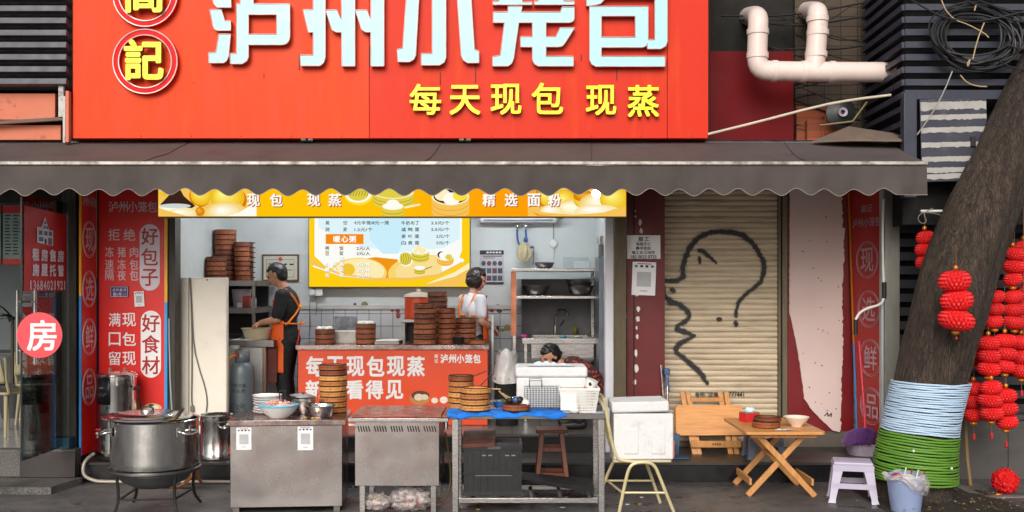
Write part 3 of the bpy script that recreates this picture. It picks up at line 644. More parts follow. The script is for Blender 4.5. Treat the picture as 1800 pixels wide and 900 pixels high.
# ================================================================ red banners left
YW = 10.0
nav = M('blue_trim', (40,150,215), .4); ylt = M('yellow_trim', (240,176,20), .4)
def banner_front():
    t = thing('wall_banner', 'wide red vinyl banner of white brush writing left of the kitchen opening', 'banner', (X(233, YW), YW, .25))
    mb = MB(); mb.box(X(174, YW), X(289, YW), YW, YW+.02, .2, 2.98, red_ban); mb.build('sheet', t)
    mb = MB(); mb.box(X(289, YW), X(294, YW), YW, YW+.018, Z(531, YW), 2.98, ylt); mb.box(X(289, YW), X(294, YW), YW, YW+.018, .2, Z(531, YW)-.0005, nav); mb.build('edge_trim', t)
    Y = YW-.004; mb = MB()
    row(mb, '泸州小笼包', (191,354,276,373), Y, pale_pink, .02, gap=.03)
    row(mb, '拒绝', (190,402,238,423), Y, pale_pink, .012, gap=.3)
    for s_, y in (('冻猪肉', 434), ('速冻包', 456), ('隔夜包', 475)): row(mb, s_, (185,y,243,y+18), Y, pale_pink, .012, gap=.45)
    column(mb, '满口留香', (191,550,212,676), Y, white_paint, .016, gap=.42); column(mb, '现包现蒸', (215,550,239,676), Y, white_paint, .016, gap=.42)
    mb.build('lettering', t, smooth=0)
    def pill(x0, x1, y0, y1):
        r = (x1-x0)/2; cx = (x0+x1)/2
        return [(cx+r*math.cos(a), y0+r-r*math.sin(a)) for a in [math.pi*k/12 for k in range(13)]]+[(cx-r*math.cos(a), y1-r+r*math.sin(a)) for a in [math.pi*k/12 for k in range(13)]]
    mb = MB(); mb.prism([ppoly(pill(245.5,281,394,511), Y)], (0, Y-.001, 0), UX, UZ, 0, M('pill_white', (214,204,214), .5)); mb.prism([ppoly(pill(247.5,283,546,664), Y)], (0, Y-.001, 0), UX, UZ, 0, white_paint); mb.build('white_label', t, smooth=0)
    mb = MB(); rl = M('red_lettering', (170,24,28), .5); column(mb, '好包子', (248,400,278,503), Y-.003, rl, .022, gap=.18); column(mb, '好食材', (249,552,281,658), Y-.003, rl, .022, gap=.15); mb.build('red_lettering', t, smooth=0)
    mb = MB()
    for k, (q, c) in enumerate(((circ(268,722,17,10), (196,130,60)), (circ(268,717,16,8), (226,190,120)), (circ(263,716,6,4), (240,232,214)), (circ(272,717,7,5), (240,232,214)), (circ(266,712,5,2), (60,36,24)), (circ(238,716,8,13), (190,110,50)))):
        mb.prism([ppoly(q, Y)], (0, Y-.0006*k, 0), UX, UZ, 0, M('print_%d' % sum(c), c))
    mb.build('picture', t, smooth=0); return t
banner_front()
t = thing('wall_banner', 'narrow red side banner with four ringed characters, left of the wide red banner', 'banner', (-4.05, 9.8, .25))
bx = -4.052
mb = MB(); mb.box(bx-.016, bx, 9.64, 9.985, .235, 2.98, red_ban); mb.build('sheet', t)
mb = MB(); mb.box(bx-.018, bx+.001, 9.625, 9.64, Z(520, 9.62), 2.98, ylt); mb.box(bx-.018, bx+.001, 9.625, 9.64, .235, Z(520, 9.62), nav); mb.box(bx-.018, bx+.001, 9.985, 9.996, Z(490, 10), 2.98, ylt); mb.box(bx-.018, bx+.001, 9.985, 9.996, .235, Z(490, 10), M('navy_trim', (52,60,130), .4)); mb.build('edge_trim', t)
UY = Vector((0,1,0)); mb = MB(); zz = lambda py: Z(py, 9.81)
for ch, cy in (('现', 421), ('选', 508), ('鲜', 592), ('品', 680)):
    a = .125; put_text(mb, ch, (9.81-.085, zz(cy+21), 9.81+.095, zz(cy-21)), (bx+.003, 0, 0), UY, UZ, pale_pink, .016)
    for rr in (1, .9): mb.tube([(bx+.003, 9.81+.155*rr*math.cos(k*math.pi/18), zz(cy)+.172*rr*math.sin(k*math.pi/18)) for k in range(36)], .0035 if rr == 1 else .0022, pale_pink, 4, True)
put_text(mb, '泸州小笼包', (9.66, zz(363), 9.97, zz(345)), (bx+.003, 0, 0), UY, UZ, pale_pink, .02)
mb.build('lettering', t, smooth=0)
dp = thing('door_plate', 'small blue house number plate on the wide red banner', 'plate', (X(209, 9.99), 9.988, Z(513, 9.99)))
mb = MB(); mb.box(X(193.5, 9.98), X(225.5, 9.98), 9.984, 9.99, Z(522.5, 9.98), Z(503, 9.98), M('plate_blue', (40,40,120), .35)); mb.build('plate', dp, bevel=.002)
mb = MB(); Y = 9.982; ptext(mb, '成 科 路1号', (198,507,222,512.5), Y, pale_pink, .02); ptext(mb, '附1号', (199,514,214,521), Y, pale_pink, .03); mb.box(X(215.5,Y), X(222,Y), Y-.0006, Y, Z(520.5,Y), Z(514.5,Y), M('plate_stamp', (120,96,130)))
for x0,y0,x1,y1 in ((194.5,504,224.5,504.8),(194.5,521,224.5,521.8),(194.5,504,195.2,521.8),(223.8,504,224.5,521.8)): mb.box(X(x0,Y), X(x1,Y), Y-.0004, Y, Z(y1,Y), Z(y0,Y), pale_pink)
mb.build('lettering', dp, smooth=0)
pay_sheet((236,512,253.5,539), 9.985, 'small white payment sheet below the house number plate on the red banner', R(-3))
# ================================================================ neighbour shop on the left
nb = thing('neighbour_shop', 'dim pale walled estate office behind the open glass door on the left', 'shop', (-5.5, 11, .31))
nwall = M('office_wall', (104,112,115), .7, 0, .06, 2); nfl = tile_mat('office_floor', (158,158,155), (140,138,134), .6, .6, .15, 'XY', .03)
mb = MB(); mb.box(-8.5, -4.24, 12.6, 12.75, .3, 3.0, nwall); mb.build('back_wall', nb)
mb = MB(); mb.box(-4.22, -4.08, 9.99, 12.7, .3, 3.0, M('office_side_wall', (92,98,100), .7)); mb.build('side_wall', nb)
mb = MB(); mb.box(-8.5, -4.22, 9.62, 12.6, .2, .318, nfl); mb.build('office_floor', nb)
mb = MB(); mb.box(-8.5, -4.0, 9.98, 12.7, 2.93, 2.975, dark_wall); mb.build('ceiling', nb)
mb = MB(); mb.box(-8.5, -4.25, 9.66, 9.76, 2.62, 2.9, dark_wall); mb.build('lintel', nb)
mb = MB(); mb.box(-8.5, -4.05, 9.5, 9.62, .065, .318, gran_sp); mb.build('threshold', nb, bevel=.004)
mb = MB(); mb.box(X(38, 9.5), X(135, 9.5), 9.46, 9.499, .066, .3, M('dark_riser_stone', (52,44,42), .5, 0, .3, 5, dirt=.4)); mb.build('threshold_facing', nb, bevel=.003)
mb = MB(); mb.box(-4.3, -4.12, 9.52, 9.7, .32, .42, M('teal_block', (38,74,90), .5)); mb.build('corner_block', nb, bevel=.004)
gs = thing('granite_step', 'low speckled granite slab in front of the glass door', 'step', (-5, 9.2, 0))
mb = MB(); mb.prism([[(-8.5,9.02), (-4.06,9.02), (-4.06,9.12), (-3.98,9.46), (-3.98,9.495), (-8.5,9.495)]], (0,0,0), UX, UY, .062, gran_sp); mb.build('slab', gs, bevel=.004)
gl = glass_mat('door_glass', (.72,.80,.80), .1)
xd = -4.185
gd = thing('glass_door', 'frameless glass door standing open with steel bar handles', 'door', (xd, 9.66, .33))
mb = MB(); mb.box(xd-.006, xd+.006, 8.74, 9.64, .34, 2.62, gl); mb.build('pane', gd, smooth=0)
mb = MB(); mb.box(xd-.0065, xd+.0065, 8.731, 8.7395, .34, 2.62, M('glass_edge', (22,40,40), .2)); mb.build('pane_edge', gd, smooth=0)
mb = MB(); mb.box(xd-.03, xd+.03, 9.6, 9.68, .3, .345, steel_dk); mb.build('hinge', gd, bevel=.004)
for s_ in (-1, 1):
    mb = MB(); x = xd+s_*.075; mb.cyl((x, 8.82, 1.16), (x, 8.82, 1.80), .017, chrome, 14); mb.cyl((xd+s_*.007, 8.82, 1.70), (x, 8.82, 1.70), .009, chrome, 10); mb.cyl((xd+s_*.007, 8.82, 1.28), (x, 8.82, 1.28), .009, chrome, 10); mb.build('handle', gd)
ds = thing('door_poster', 'red poster with a white house drawing and phone number on the glass door', 'poster', (xd+.01, 9.2, 1.8))
mb = MB(); xp = xd+.009; yl0, yl1 = 8.76, 9.6
mb.grid(lambda u, v: Vector((xp+.002*math.sin(u*6+v*3), yl0+(yl1-yl0)*u, Z(512, 8.78)+(2.50-Z(512, 8.78)+.03*(1-u))*v)), 10, 10, M('door_poster_red', (186,16,24), .4)); mb.build('sheet', ds)
mb = MB(); x = xp+.006; hb = M('house_white', (216,206,216), .5); w0 = 0; zb0 = 0
put = lambda q, m_, d=0: mb.prism([[(8.99+a*1.12, 2.2+b*.63) for a, b in q]], (x+d, 0, 0), UY, UZ, 0, m_)
put([(w0,zb0+.03), (w0+.28,zb0), (w0+.28,zb0+.22), (w0+.21,zb0+.22), (w0+.14,zb0+.40), (w0+.07,zb0+.25), (w0,zb0+.25)], hb)
hw = M('house_window_blue', (30,110,150), .4)
for a, b, c_, d_ in ((.03,.05,.08,.06), (.03,.14,.06,.06), (.12,.14,.06,.06), (.20,.14,.06,.06), (.11,.235,.035,.04), (.155,.235,.035,.04), (.125,.3,.035,.04)): put([(w0+a,zb0+b), (w0+a+c_,zb0+b), (w0+a+c_,zb0+b+d_), (w0+a,zb0+b+d_)], hw, .001)
put([(w0+.13,zb0+.02), (w0+.165,zb0+.018), (w0+.165,zb0+.08), (w0+.147,zb0+.1), (w0+.13,zb0+.08)], black_ink, .001); put([(w0+.19,zb0+.015), (w0+.26,zb0+.01), (w0+.26,zb0+.11), (w0+.19,zb0+.11)], M('house_garage', (110,90,110)), .001)
mb.build('house_drawing', ds, smooth=0)
mb = MB()
for s_, za in (('租房售房', 2.055), ('房屋托管', 1.922)):
    for i, ch in enumerate(s_): put_text(mb, ch, (8.90+.165*i, za, 8.90+.165*i+.13, za+.112), (x, 0, 0), UY, UZ, hb, .045)
for i, ch in enumerate('13684021921'): put_text(mb, ch, (8.85+.067*i+(.012 if ch == '1' else 0), 1.80, 8.85+.067*i+(.034 if ch == '1' else .05), 1.885), (x, 0, 0), UY, UZ, hb, .02)
mb.build('lettering', ds, smooth=0)
rs = thing('round_sign', 'round coral red plate with one white character hung on the door handle', 'sign', (X(70, 8.72), 8.72, Z(588, 8.72)))
mb = MB(); rc = Vector((X(70, 8.72), 8.72, Z(589, 8.72))); mb.lathe([(L(40, 8.72), 0), (L(40, 8.72), .008)], rc, M('coral_plate', (226,72,80), .4, 0, .05), 48, (0,-1,0)); mb.build('plate', rs)
mb = MB(); mb.tube([(xd+.075, 8.80, 1.71), (rc.x+.01, 8.735, 1.62), (rc.x, 8.712, rc.z+L(36, 8.72))], .003, iron, 5); mb.build('string', rs)
mb = MB(); ptext(mb, '房', (47,562,100,617), 8.709, M('sign_white', (240,232,232), .4), .03); mb.build('lettering', rs, smooth=0)
# office things
t = thing('office_poster', 'pale notice board sheet with red heading on the office wall', 'poster', (X(10, 12.55), 12.55, 1.9))
mb = MB(); Yq = 12.57; mb.box(X(-60,Yq), X(60,Yq), Yq, Yq+.02, Z(465,Yq), Z(361,Yq), M('board_pale', (150,176,172), .5)); mb.box(X(-60,Yq), X(60,Yq), Yq-.003, Yq-.0005, Z(375,Yq), Z(362,Yq), red_ban); mb.box(X(-60,Yq), X(60,Yq), Yq-.003, Yq-.0005, Z(465,Yq), Z(455,Yq), red_ban); mb.box(X(1.5,Yq), X(5,Yq), Yq-.004, Yq-.0005, Z(465,Yq), Z(361,Yq), black_ink); mb.build('board', t)
mb = MB(); rn = random.Random(6)
for k in range(13):
    y0 = 378+k*5.6; 
    for c in range(2): mb.box(X(9+c*14,Yq), X(9+c*14+rn.uniform(6,11),Yq), Yq-.0035, Yq-.0005, Z(y0+2,Yq), Z(y0,Yq), black_ink)
mb.build('print', t, smooth=0)
cream = M('cream_plastic', (160,148,118), .45, 0, .06, 3)
def office_chair(px, Y, label, rz):
    x = X(px, Y); t = thing('office_chair', label, 'chair', (x, Y, .318), 'cream chairs in the office'); s = .44
    mb = MB(); mb.grid(lambda u, v: Vector((x-s/2+s*u, Y-s/2+s*v, .318+.45-.02*math.sin(math.pi*u)*math.sin(math.pi*v))), 8, 8, cream); o = mb.build('seat', t); o.modifiers.new('thick', 'SOLIDIFY').thickness = .025
    mb = MB(); mb.grid(lambda u, v: Vector((x-s*.5+s*u, Y+s*.5-.1*(1-abs(2*u-1)**2)*-.3+.06*v, .318+.55+.3*v-.06*(2*u-1)**4*v)), 10, 8, cream); o = mb.build('backrest', t); o.modifiers.new('thick', 'SOLIDIFY').thickness = .02
    for a, b in ((-1,-1), (1,-1), (-1,1), (1,1)):
        mb = MB(); mb.cyl((x+a*s*.4, Y+b*s*.4, .318+.44), (x+a*s*.5, Y+b*s*.52, .319), .022, cream, 10, .014); mb.build('leg', t)
    for b in (-1, 1):
        mb = MB(); mb.tube([(x+b*s*.48, Y+s*.4, .318+.45), (x+b*s*.5, Y+s*.5, .318+.58), (x+b*s*.49, Y+s*.52, .318+.8)], .016, cream, 8); mb.build('back_post', t)
    t.rotation_euler.z = rz; return t
office_chair(12, 10.5, 'cream plastic chair behind the glass door, nearer the street', R(160)); office_chair(70, 11.4, 'cream plastic chair deeper in the office, partly behind the door pane', R(200))
t = thing('potted_plant', 'dark spiky leaved plant standing in the office', 'plant', (X(22, 11.8), 11.8, .318))
lf = M('plant_leaf', (34,52,34), .4, 0, .25); mb = MB(); rn = random.Random(9); c = Vector((X(22, 11.8), 11.8, 1.45))
for k in range(16):
    a = rn.uniform(0, 6.28); e = rn.uniform(.2, 1.1); d = Vector((math.cos(a)*math.cos(e), math.sin(a)*math.cos(e), math.sin(e))); ln = rn.uniform(.28, .46); sd_ = d.cross(UZ).normalized()
    pts = [c+d*ln*t_-Vector((0,0,.22*ln*t_*t_*2)) for t_ in (0,.25,.5,.75,1)]
    vs = []
    for i, q in enumerate(pts): w = [.012,.028,.03,.02,.001][i]; vs += [q-sd_*w, q+sd_*w+Vector((0,0,.004))]
    mb.add(vs, [(2*i, 2*i+1, 2*i+3, 2*i+2) for i in range(4)], lf)
mb.build('foliage', t); mb = MB(); mb.cyl((c.x, c.y, .7), c, .02, M('plant_stem', (70,60,40)), 8); mb.build('stem', t)
mb = MB(); mb.lathe([(.12,.318), (.16,.7), (.15,.7), (.14,.66)], (c.x, c.y, 0), M('plant_pot', (60,60,64), .5), 20); mb.build('pot', t)
t = thing('office_table', 'dark low table with black box seen through the office doorway', 'table', (X(12, 12), 12, .318))
mb = MB(); mb.box(X(-40,12), X(60,12), 11.85, 12.4, 1.02, 1.06, M('desk_top', (70,66,62), .4)); mb.build('table_top', t, bevel=.004)
for a in (-38, 56):
    mb = MB(); mb.box(X(a,12), X(a,12)+.05, 11.9, 12.35, .319, 1.02, M('desk_leg', (60,58,56), .5)); mb.build('leg', t)
# louvres and panel over the neighbour, left of the sign
def louvre(name, label, x0, x1, Y, zs, depth=.05, h=.07, mat=None, frame=None):
    t = thing(name, label, 'louvre', ((x0+x1)/2, Y, min(zs)))
    mb = MB(); mb.box(x0, x1, Y+.12, Y+.14, min(zs)-.05, max(zs)+.2, black_void); mb.build('dark_void_sheet', t)  # black sheet paints the darkness seen between the slats
    mb = MB()
    for z in zs:
        xf = Matrix.Translation(Vector(((x0+x1)/2, Y, z))) @ Matrix.Rotation(R(-12), 4, 'X')
        mb.box(-(x1-x0)/2, (x1-x0)/2, -depth/2, depth/2, -h/2, h/2, mat or navy_metal, xf)
    mb.build('slat', t, bevel=.004)
    return t
YV = 9.45
louvre('louvre_screen', 'dark grey slatted screen at upper left beside the red sign', X(-220, YV), X(119, YV), YV, [Z(17+21.3*k, YV) for k in range(-5, 7)], .06, .058, M('grey_louvre_metal', (74,72,80), .5, .1, .2, 4, dirt=.4))
salm = M('salmon_painted_board', (204,116,88), .7, 0, .08, 3, dirt=.8, dcol=(70,48,40), ds=9, dth=.6)
t = thing('wall_panel', 'peeling salmon painted board under the slatted screen', 'panel', (X(50, 9.6), 9.6, 3.2))
mb = MB(); mb.box(X(-220, 9.6), X(101, 9.6), 9.55, 9.6, Z(212, 9.6), Z(166, 9.6), salm); mb.box(X(-220, 9.6), X(110, 9.6), 9.56, 9.6, Z(247, 9.6), Z(221, 9.6), salm); mb.build('board', t, bevel=.004)
mb = MB(); mb.bar((X(-200, 9.5), 9.5, Z(228, 9.5)), (X(112, 9.5), 9.5, Z(209, 9.5)), .05, .03, M('brown_batten', (110,88,76), .7, dirt=.4)); mb.build('batten', t)
mb = MB(); mb.box(X(104, 9.48), X(113, 9.48), 9.46, 9.5, Z(206, 9.48), Z(150, 9.48), M('white_strip', (190,186,182), .7, dirt=.9, ds=9)); mb.box(X(113.5, 9.48), X(118, 9.48), 9.44, 9.5, Z(252, 9.48), Z(170, 9.48), MATS['white_strip']); mb.box(X(118.3, 9.48), X(124, 9.48), 9.44, 9.5, Z(251, 9.48), Z(161, 9.48), salm); mb.build('edge_strip', t, bevel=.003)
# ================================================================ upper right: recess, pipe, louvred box
YR = 10.2
t = thing('red_panel', 'big dark red board in the recess right of the sign', 'panel', (X(1320, YR), YR, 3.1))
mb = MB(); mb.box(X(1235, YR), X(1395, YR), YR, YR+.03, 2.9, Z(90, YR), M('dull_red_board', (102,6,12), .55, 0, .12, 1.5, dirt=.3, dcol=(130,50,50), ds=8, dth=.64, spec=.15)); mb.build('board', t)
brick = tile_mat('old_brick', (150,76,46), (92,70,58), .24, .07, .85, 'XZ', .25)
t = thing('brick_pier', 'broken orange brick pier in the recess above the awning', 'wall', (X(1440, 10.3), 10.3, 2.9))
mb = MB(); mb.box(X(1398, 10.35), X(1450, 10.35), 10.3, 10.5, 2.9, Z(188, 10.35), brick); mb.box(X(1415, 10.3), X(1456, 10.3), 10.22, 10.34, 2.9, Z(212, 10.3), brick); mb.box(X(1444, 10.3), X(1470, 10.3), 10.2, 10.4, Z(240, 10.3), Z(205, 10.3), brick); mb.build('brickwork', t, bevel=.01)
t = thing('tiled_wall', 'grubby pale gridded wall behind the white drain pipes', 'wall', (X(1450, 10.5), 10.55, 3))
mb = MB(); mb.box(X(1396, 10.55), X(1560, 10.55), 10.52, 10.58, 2.9, 5.2, tile_mat('grubby_wall_tile', (70,56,42), (20,17,15), .17, .1, .7, 'XZ', .2)); mb.build('wall_face', t)
mb = MB(); rn = random.Random(11)
for k in range(26):
    a = rn.uniform(1250, 1420); y0 = rn.uniform(20, 230); x2 = a+rn.uniform(80, 260); y2 = y0+rn.uniform(-50, 60)
    mb.tube([(X(a, 10.3), 10.3, Z(y0, 10.3)), (X((a+x2)/2, 10.35), 10.3+rn.uniform(-.1,.1), Z((y0+y2)/2+rn.uniform(5,26), 10.3)), (X(x2, 10.35), 10.35, Z(y2, 10.35))], rn.uniform(.004,.011), iron, 5, smooth=2)
o = mb.build('cable_tangle'); setting(o, 'stuff'); o['label'] = 'dark tangle of cables in the recess'
t = thing('exhaust_fan', 'round black fan with pale hub above the awning', 'fan', (X(1472, 10.1), 10.1, Z(205, 10.1)))
fc_ = Vector((X(1472, 10.1), 10.05, Z(202, 10.1)))
mb = MB(); mb.lathe([(.12,0), (.14,-.03), (.145,-.06), (.06,-.09)], fc_+Vector((0,-.0,0)), M('fan_black', (18,26,26), .45), 32, (0,1,0)); mb.build('housing', t)
mb = MB(); mb.lathe([(.022,.0), (.045,.0), (.045,.025), (.022,.02)], fc_+Vector((-.0,-.1,0)), M('fan_hub', (150,136,150), .4), 24, (0,-1,0), close=True); mb.build('hub', t)
mb = MB(); mb.tube([(fc_.x-.2, 10, fc_.z-.12), (fc_.x+.1, 9.95, fc_.z-.09), (fc_.x+.24, 9.95, fc_.z+.1)], .012, M('old_brass_tube', (120,104,76), .5, .5), 8); mb.build('bracket', t)
# drain pipe
pvc = M('white_drain_pipe', (226,206,198), .38, 0, .05, 3, dirt=.35, dcol=(150,120,104), ds=7, dth=.6)
YP = 9.75
t = thing('drain_pipe', 'thick white plastic drain pipe with two elbows right of the sign', 'pipe', (X(1340, YP), YP, Z(140, YP)))
rp = L(17.5, YP)
P3 = lambda px, py, dy=0: Vector((X(px, YP), YP+dy, Z(py, YP)))
mb = MB(); mb.tube([P3(1352,-12,.85), P3(1345,8,.4), P3(1335,26,.08), P3(1333,36), P3(1332,60), P3(1331,90), P3(1331,108), P3(1335,119), P3(1346,124.5), P3(1380,125.5), P3(1480,126.5), P3(1584,127)], rp, pvc, 24, smooth=1); mb.build('main_pipe', t)
mb = MB(); mb.tube([P3(1462,-22,.85), P3(1452,0,.4), P3(1441,16,.10), P3(1438,22,.02), P3(1438,32), P3(1436,70), P3(1432,110), P3(1432,124)], rp, pvc, 24, smooth=1); mb.build('branch_pipe', t)
def collar(c, d, k=1.1, w=.035): mb.lathe([(rp*.98,-w), (rp*k,-w), (rp*k,w), (rp*.98,w)], c, pvc, 28, d)
mb = MB()
for c, d in ((P3(1332,56), (0,0,1)), (P3(1331.5,98), (0,0,1)), (P3(1361,125), (1,0,0)), (P3(1412,126), (1,0,0)), (P3(1462,126.3), (1,0,0)), (P3(1437,34), (0,0,1)), (P3(1434.5,96), (0,0,1)), (P3(1437.5,58), (0,0,1))): mb = MB(); collar(c, d, 1.1 if d[2] else 1.08, .025); mb.build('coupling', t)
t = thing('metal_rod', 'long pale rod slanting up across the recess', 'rod', (X(1243, 9.4), 9.4, Z(236, 9.4)))
mb = MB(); mb.tube([(X(1243,9.5), 9.46, Z(237,9.5)), (X(1330,9.45), 9.45, Z(215,9.45)), (X(1440,9.4), 9.4, Z(186,9.4)), (X(1500,9.4), 9.4, Z(175,9.4)), (X(1566,9.4), 9.4, Z(167,9.4))], .012, M('pale_rod', (196,184,166), .5), 8, smooth=1); mb.build('rod_shaft', t)
t = thing('cardboard', 'grey brown sheet of board lying on top of the awning', 'board', (X(1530, 9.5), 9.5, 3.2))
mb = MB(); cb_ = M('worn_board', (112,96,84), .8, 0, .15, 4, dirt=.5)
z0 = lambda px, py, Y: Vector((X(px, Y), Y, Z(py, Y)))
a = [z0(1427,248,9.5), z0(1492,222,9.7), z0(1600,238,9.4), z0(1585,246,9.2), z0(1500,245,9.25)]
mb.add([*a, *[q-Vector((0,0,.015)) for q in a]], [(0,1,2,3,4), (9,8,7,6,5), (0,4,9,5), (4,3,8,9), (3,2,7,8), (2,1,6,7), (1,0,5,6)], cb_); mb.build('sheet', t, smooth=0)
# louvred box
YB1 = 9.2
lv = thing('louvre_box', 'navy louvred metal housing at upper right behind the leaning tree', 'louvre', (X(1690, YB1), YB1, 2.8))
xl0, xl1 = X(1590, YB1), 6.2; xs = X(1532, 10.3)
mb = MB(); zs = [Z(13+22*k, YB1) for k in range(-4, 8)]
for z in zs: mb.box(xl0, xl1, YB1-.02, YB1+.03, z-.032, z+.028, navy_metal)
mb.box(xl0-.01, xl1, YB1-.035, YB1+.03, Z(172,YB1)-.02, Z(163,YB1)+.02, navy_metal); mb.build('front_slat', lv, bevel=.004)
mb = MB()
for z in zs: mb.bar((xl0, YB1, z), (xl0+.05, 10.4, z), .05, .055, navy_metal)
for k in range(4): mb.bar((xl0, YB1+.05, Z(190+26*k, YB1)), (xl0+.05, 10.4, Z(190+26*k, YB1)), .04, .05, navy_metal)
mb.build('side_slat', lv, bevel=.003)
mb = MB(); mb.box(xl0+.06, xl1, YB1+.2, YB1+.22, 2.4, 5.2, black_void); mb.box(xl0+.1, xl0+.12, YB1+.22, 10.5, 2.4, 5.2, black_void); mb.build('dark_void_sheet', lv)  # black sheets stand in for the housing's dark hollow
mb = MB(); mb.box(xl0-.02, X(1609, YB1), YB1-.04, YB1+.05, Z(348, YB1), Z(164, YB1), navy_metal); mb.build('corner_post', lv, bevel=.005)
mb = MB(); xf = Matrix.Rotation(R(-1.5), 4, 'Y'); wsh = M('white_smeared_sheet', (164,161,156), .6, 0, .1, 3, dirt=.5, dcol=(120,112,104), ds=5)
cz = Z(248, YB1); cx = X(1671, YB1); T_ = Matrix.Translation(Vector((cx, 0, cz))) @ xf
hw_, hh = L(58, YB1), L(72, YB1)
mb.box(-hw_, hw_, YB1-.075, YB1-.06, -hh, hh, M('navy_sheet', (50,50,64), .5, dirt=.4, dcol=(110,108,110), ds=5), T_)
mb.build('access_panel', lv, bevel=.003)
rn = random.Random(12); mb = MB()
for k, y in enumerate((-60, -40, -18, 8, 33, 52, 63)):
    zc = -L(y, YB1); h = L(4.5 if k not in (0,) else 7, YB1)
    q = [(-hw_+.004+(2*hw_-.008)*i/24, zc+h*(1+.12*rn.uniform(-1,1))) for i in range(25)]+[(-hw_+.004+(2*hw_-.008)*i/24, zc-h*(.8+.5*rn.random()**2)) for i in range(24,-1,-1)]
    for i in range(24):
        quad = [q[49-i], q[48-i], q[i+1], q[i]]
        mb.add([T_ @ Vector((a_, YB1-.0762, b_)) for a_, b_ in quad], [(0,1,2,3)], wsh)
mb.build('painted_stripe', lv, smooth=0)
mb = MB(); mb.box(cx+L(28,YB1), cx+L(36,YB1), YB1-.1, YB1-.077, cz-.06, cz+.03, iron); mb.build('latch', lv, bevel=.003)
lw_ = thing('louvre_wall', 'black slatted screen behind the red paper lanterns', 'louvre', (X(1700, 9.95), 9.95, .62))
mb = MB(); zs = [Z(377+24.3*k, 9.85) for k in range(0, 15)]
for z in zs: mb.box(X(1580, 9.85), 6.4, 9.85, 9.89, z-.045, z+.035, M('charcoal_louvre', (44,44,50), .5, .1, .2, 4, dirt=.3, dcol=(80,78,78), ds=6))
mb.build('slat', lw_, bevel=.004)
mb = MB(); mb.box(X(1580, 9.9), 6.4, 10.0, 10.02, .6, 2.95, black_void); mb.build('dark_void_sheet', lw_)  # black sheet in place of the dark void behind the screen
mb = MB(); mb.box(X(1582, 9.8), X(1606, 9.8), 9.8, 9.849, Z(372, 9.8), 2.6, navy_metal); mb.build('corner_post', lw_, bevel=.004)
gw = thing('granite_wall', 'low grey granite clad wall below the black slats', 'wall', (X(1750, 9.7), 9.7, 0))
zg = Z(738, 9.7)
for a, b in ((1581,1675), (1675.6,1772), (1772.6,1868), (1868.6,2100)):
    mb = MB(); mb.box(X(a, 9.7), X(b, 9.7), 9.7, 10.05, 0, zg, gran_wall); mb.build('cladding_slab', gw, bevel=.004)
mb = MB(); mb.box(X(1581, 9.7), 6.6, 9.67, 10.06, zg+.001, zg+.05, M('wall_coping', (60,58,58), .5, dirt=.4)); mb.build('coping', gw, bevel=.006)
t = thing('bamboo_pole', 'thin bamboo stick propped behind the wrapped tree', 'pole', (X(1706, 9.4), 9.4, 0))
mb = MB(); mb.tube([(X(1706,9.4), 9.4, 0.005), (X(1702,9.4), 9.42, .25), (X(1697,9.45), 9.45, .55), (X(1690,9.5), 9.5, .95)], .017, M('bamboo_stick', (130,104,64), .6, dirt=.4), 8); mb.build('pole_shaft', t)
# coil of cable
t = thing('cable_coil', 'big loose coil of black cable tied to the louvred housing', 'cable', (X(1712, 9.05), 9.05, Z(65, 9.05)))
rn = random.Random(13); cc = Vector((X(1712, 9.05), 9.05, Z(65, 9.05))); cable_m = M('black_cable', (34,34,36), .5)
mb = MB()
for k in range(14):
    rx, rz = L(rn.uniform(52, 82), 9.05), L(rn.uniform(38, 58), 9.05); ox, oz = rn.uniform(-.05, .05), rn.uniform(-.04, .04); ti = rn.uniform(-.25, .1); dy = rn.uniform(-.08, .03); ph = rn.uniform(0, 6)
    mb.tube([cc+Vector((ox+rx*math.cos(a)*math.cos(ti)-rz*math.sin(a)*math.sin(ti), dy+.02*math.sin(2*a+ph), oz+rx*math.cos(a)*math.sin(ti)+rz*math.sin(a)*math.cos(ti))) for a in [2*math.pi*i/40 for i in range(40)]], rn.choice((.008,.009,.011)), cable_m, 6, True)
mb.build('loop', t)
tie = M('pale_twine', (176,150,112), .7); mb = MB()
for pts in (((1655,0),(1663,20),(1680,36),(1700,42),(1730,58),(1738,66)), ((1730,40),(1718,70),(1710,104)), ((1705,104),(1702,118),(1700,112),(1704,106)), ((1688,132),(1700,146),(1720,152),(1735,152)), ((1715,10),(1712,22),(1716,8))):
    mb.tube([(X(a, 8.95), 8.95, Z(b, 8.95)) for a, b in pts], .006, tie, 5, smooth=1)
mb.build('twine', t)
t = thing('hanging_wire', 'thin pale wire hanging from the coil to the awning corner', 'wire', (X(1640, 9.0), 9.0, Z(180, 9)))
mb = MB(); mb.tube([(X(1674,9.0), 9.0, Z(125,9.0)), (X(1660,9.0), 9.0, Z(160,9.0)), (X(1640,9.0), 9.02, Z(200,9.0)), (X(1612,9.1), 9.1, Z(237,9.1))], .006, M('pale_wire', (150,146,140), .6), 5, smooth=1); mb.build('strand', t)
t = thing('overhead_cables', 'black wires running in front of the upper right louvres', 'wire', (X(1700, 8.9), 8.9, 4.3))
mb = MB()
for pts in (((1592,-6),(1625,14),(1660,32),(1720,40),(1810,18)), ((1690,-4),(1740,22),(1790,40),(1830,36)), ((1720,0),(1780,24),(1830,20)), ((1756,108),(1780,120),(1830,128)), ((1770,80),(1800,88),(1830,84))):
    mb.tube([(X(a, 8.95), 8.95, Z(b, 8.95)) for a, b in pts], .008, cable_m, 5, smooth=2)
mb.build('strand', t)
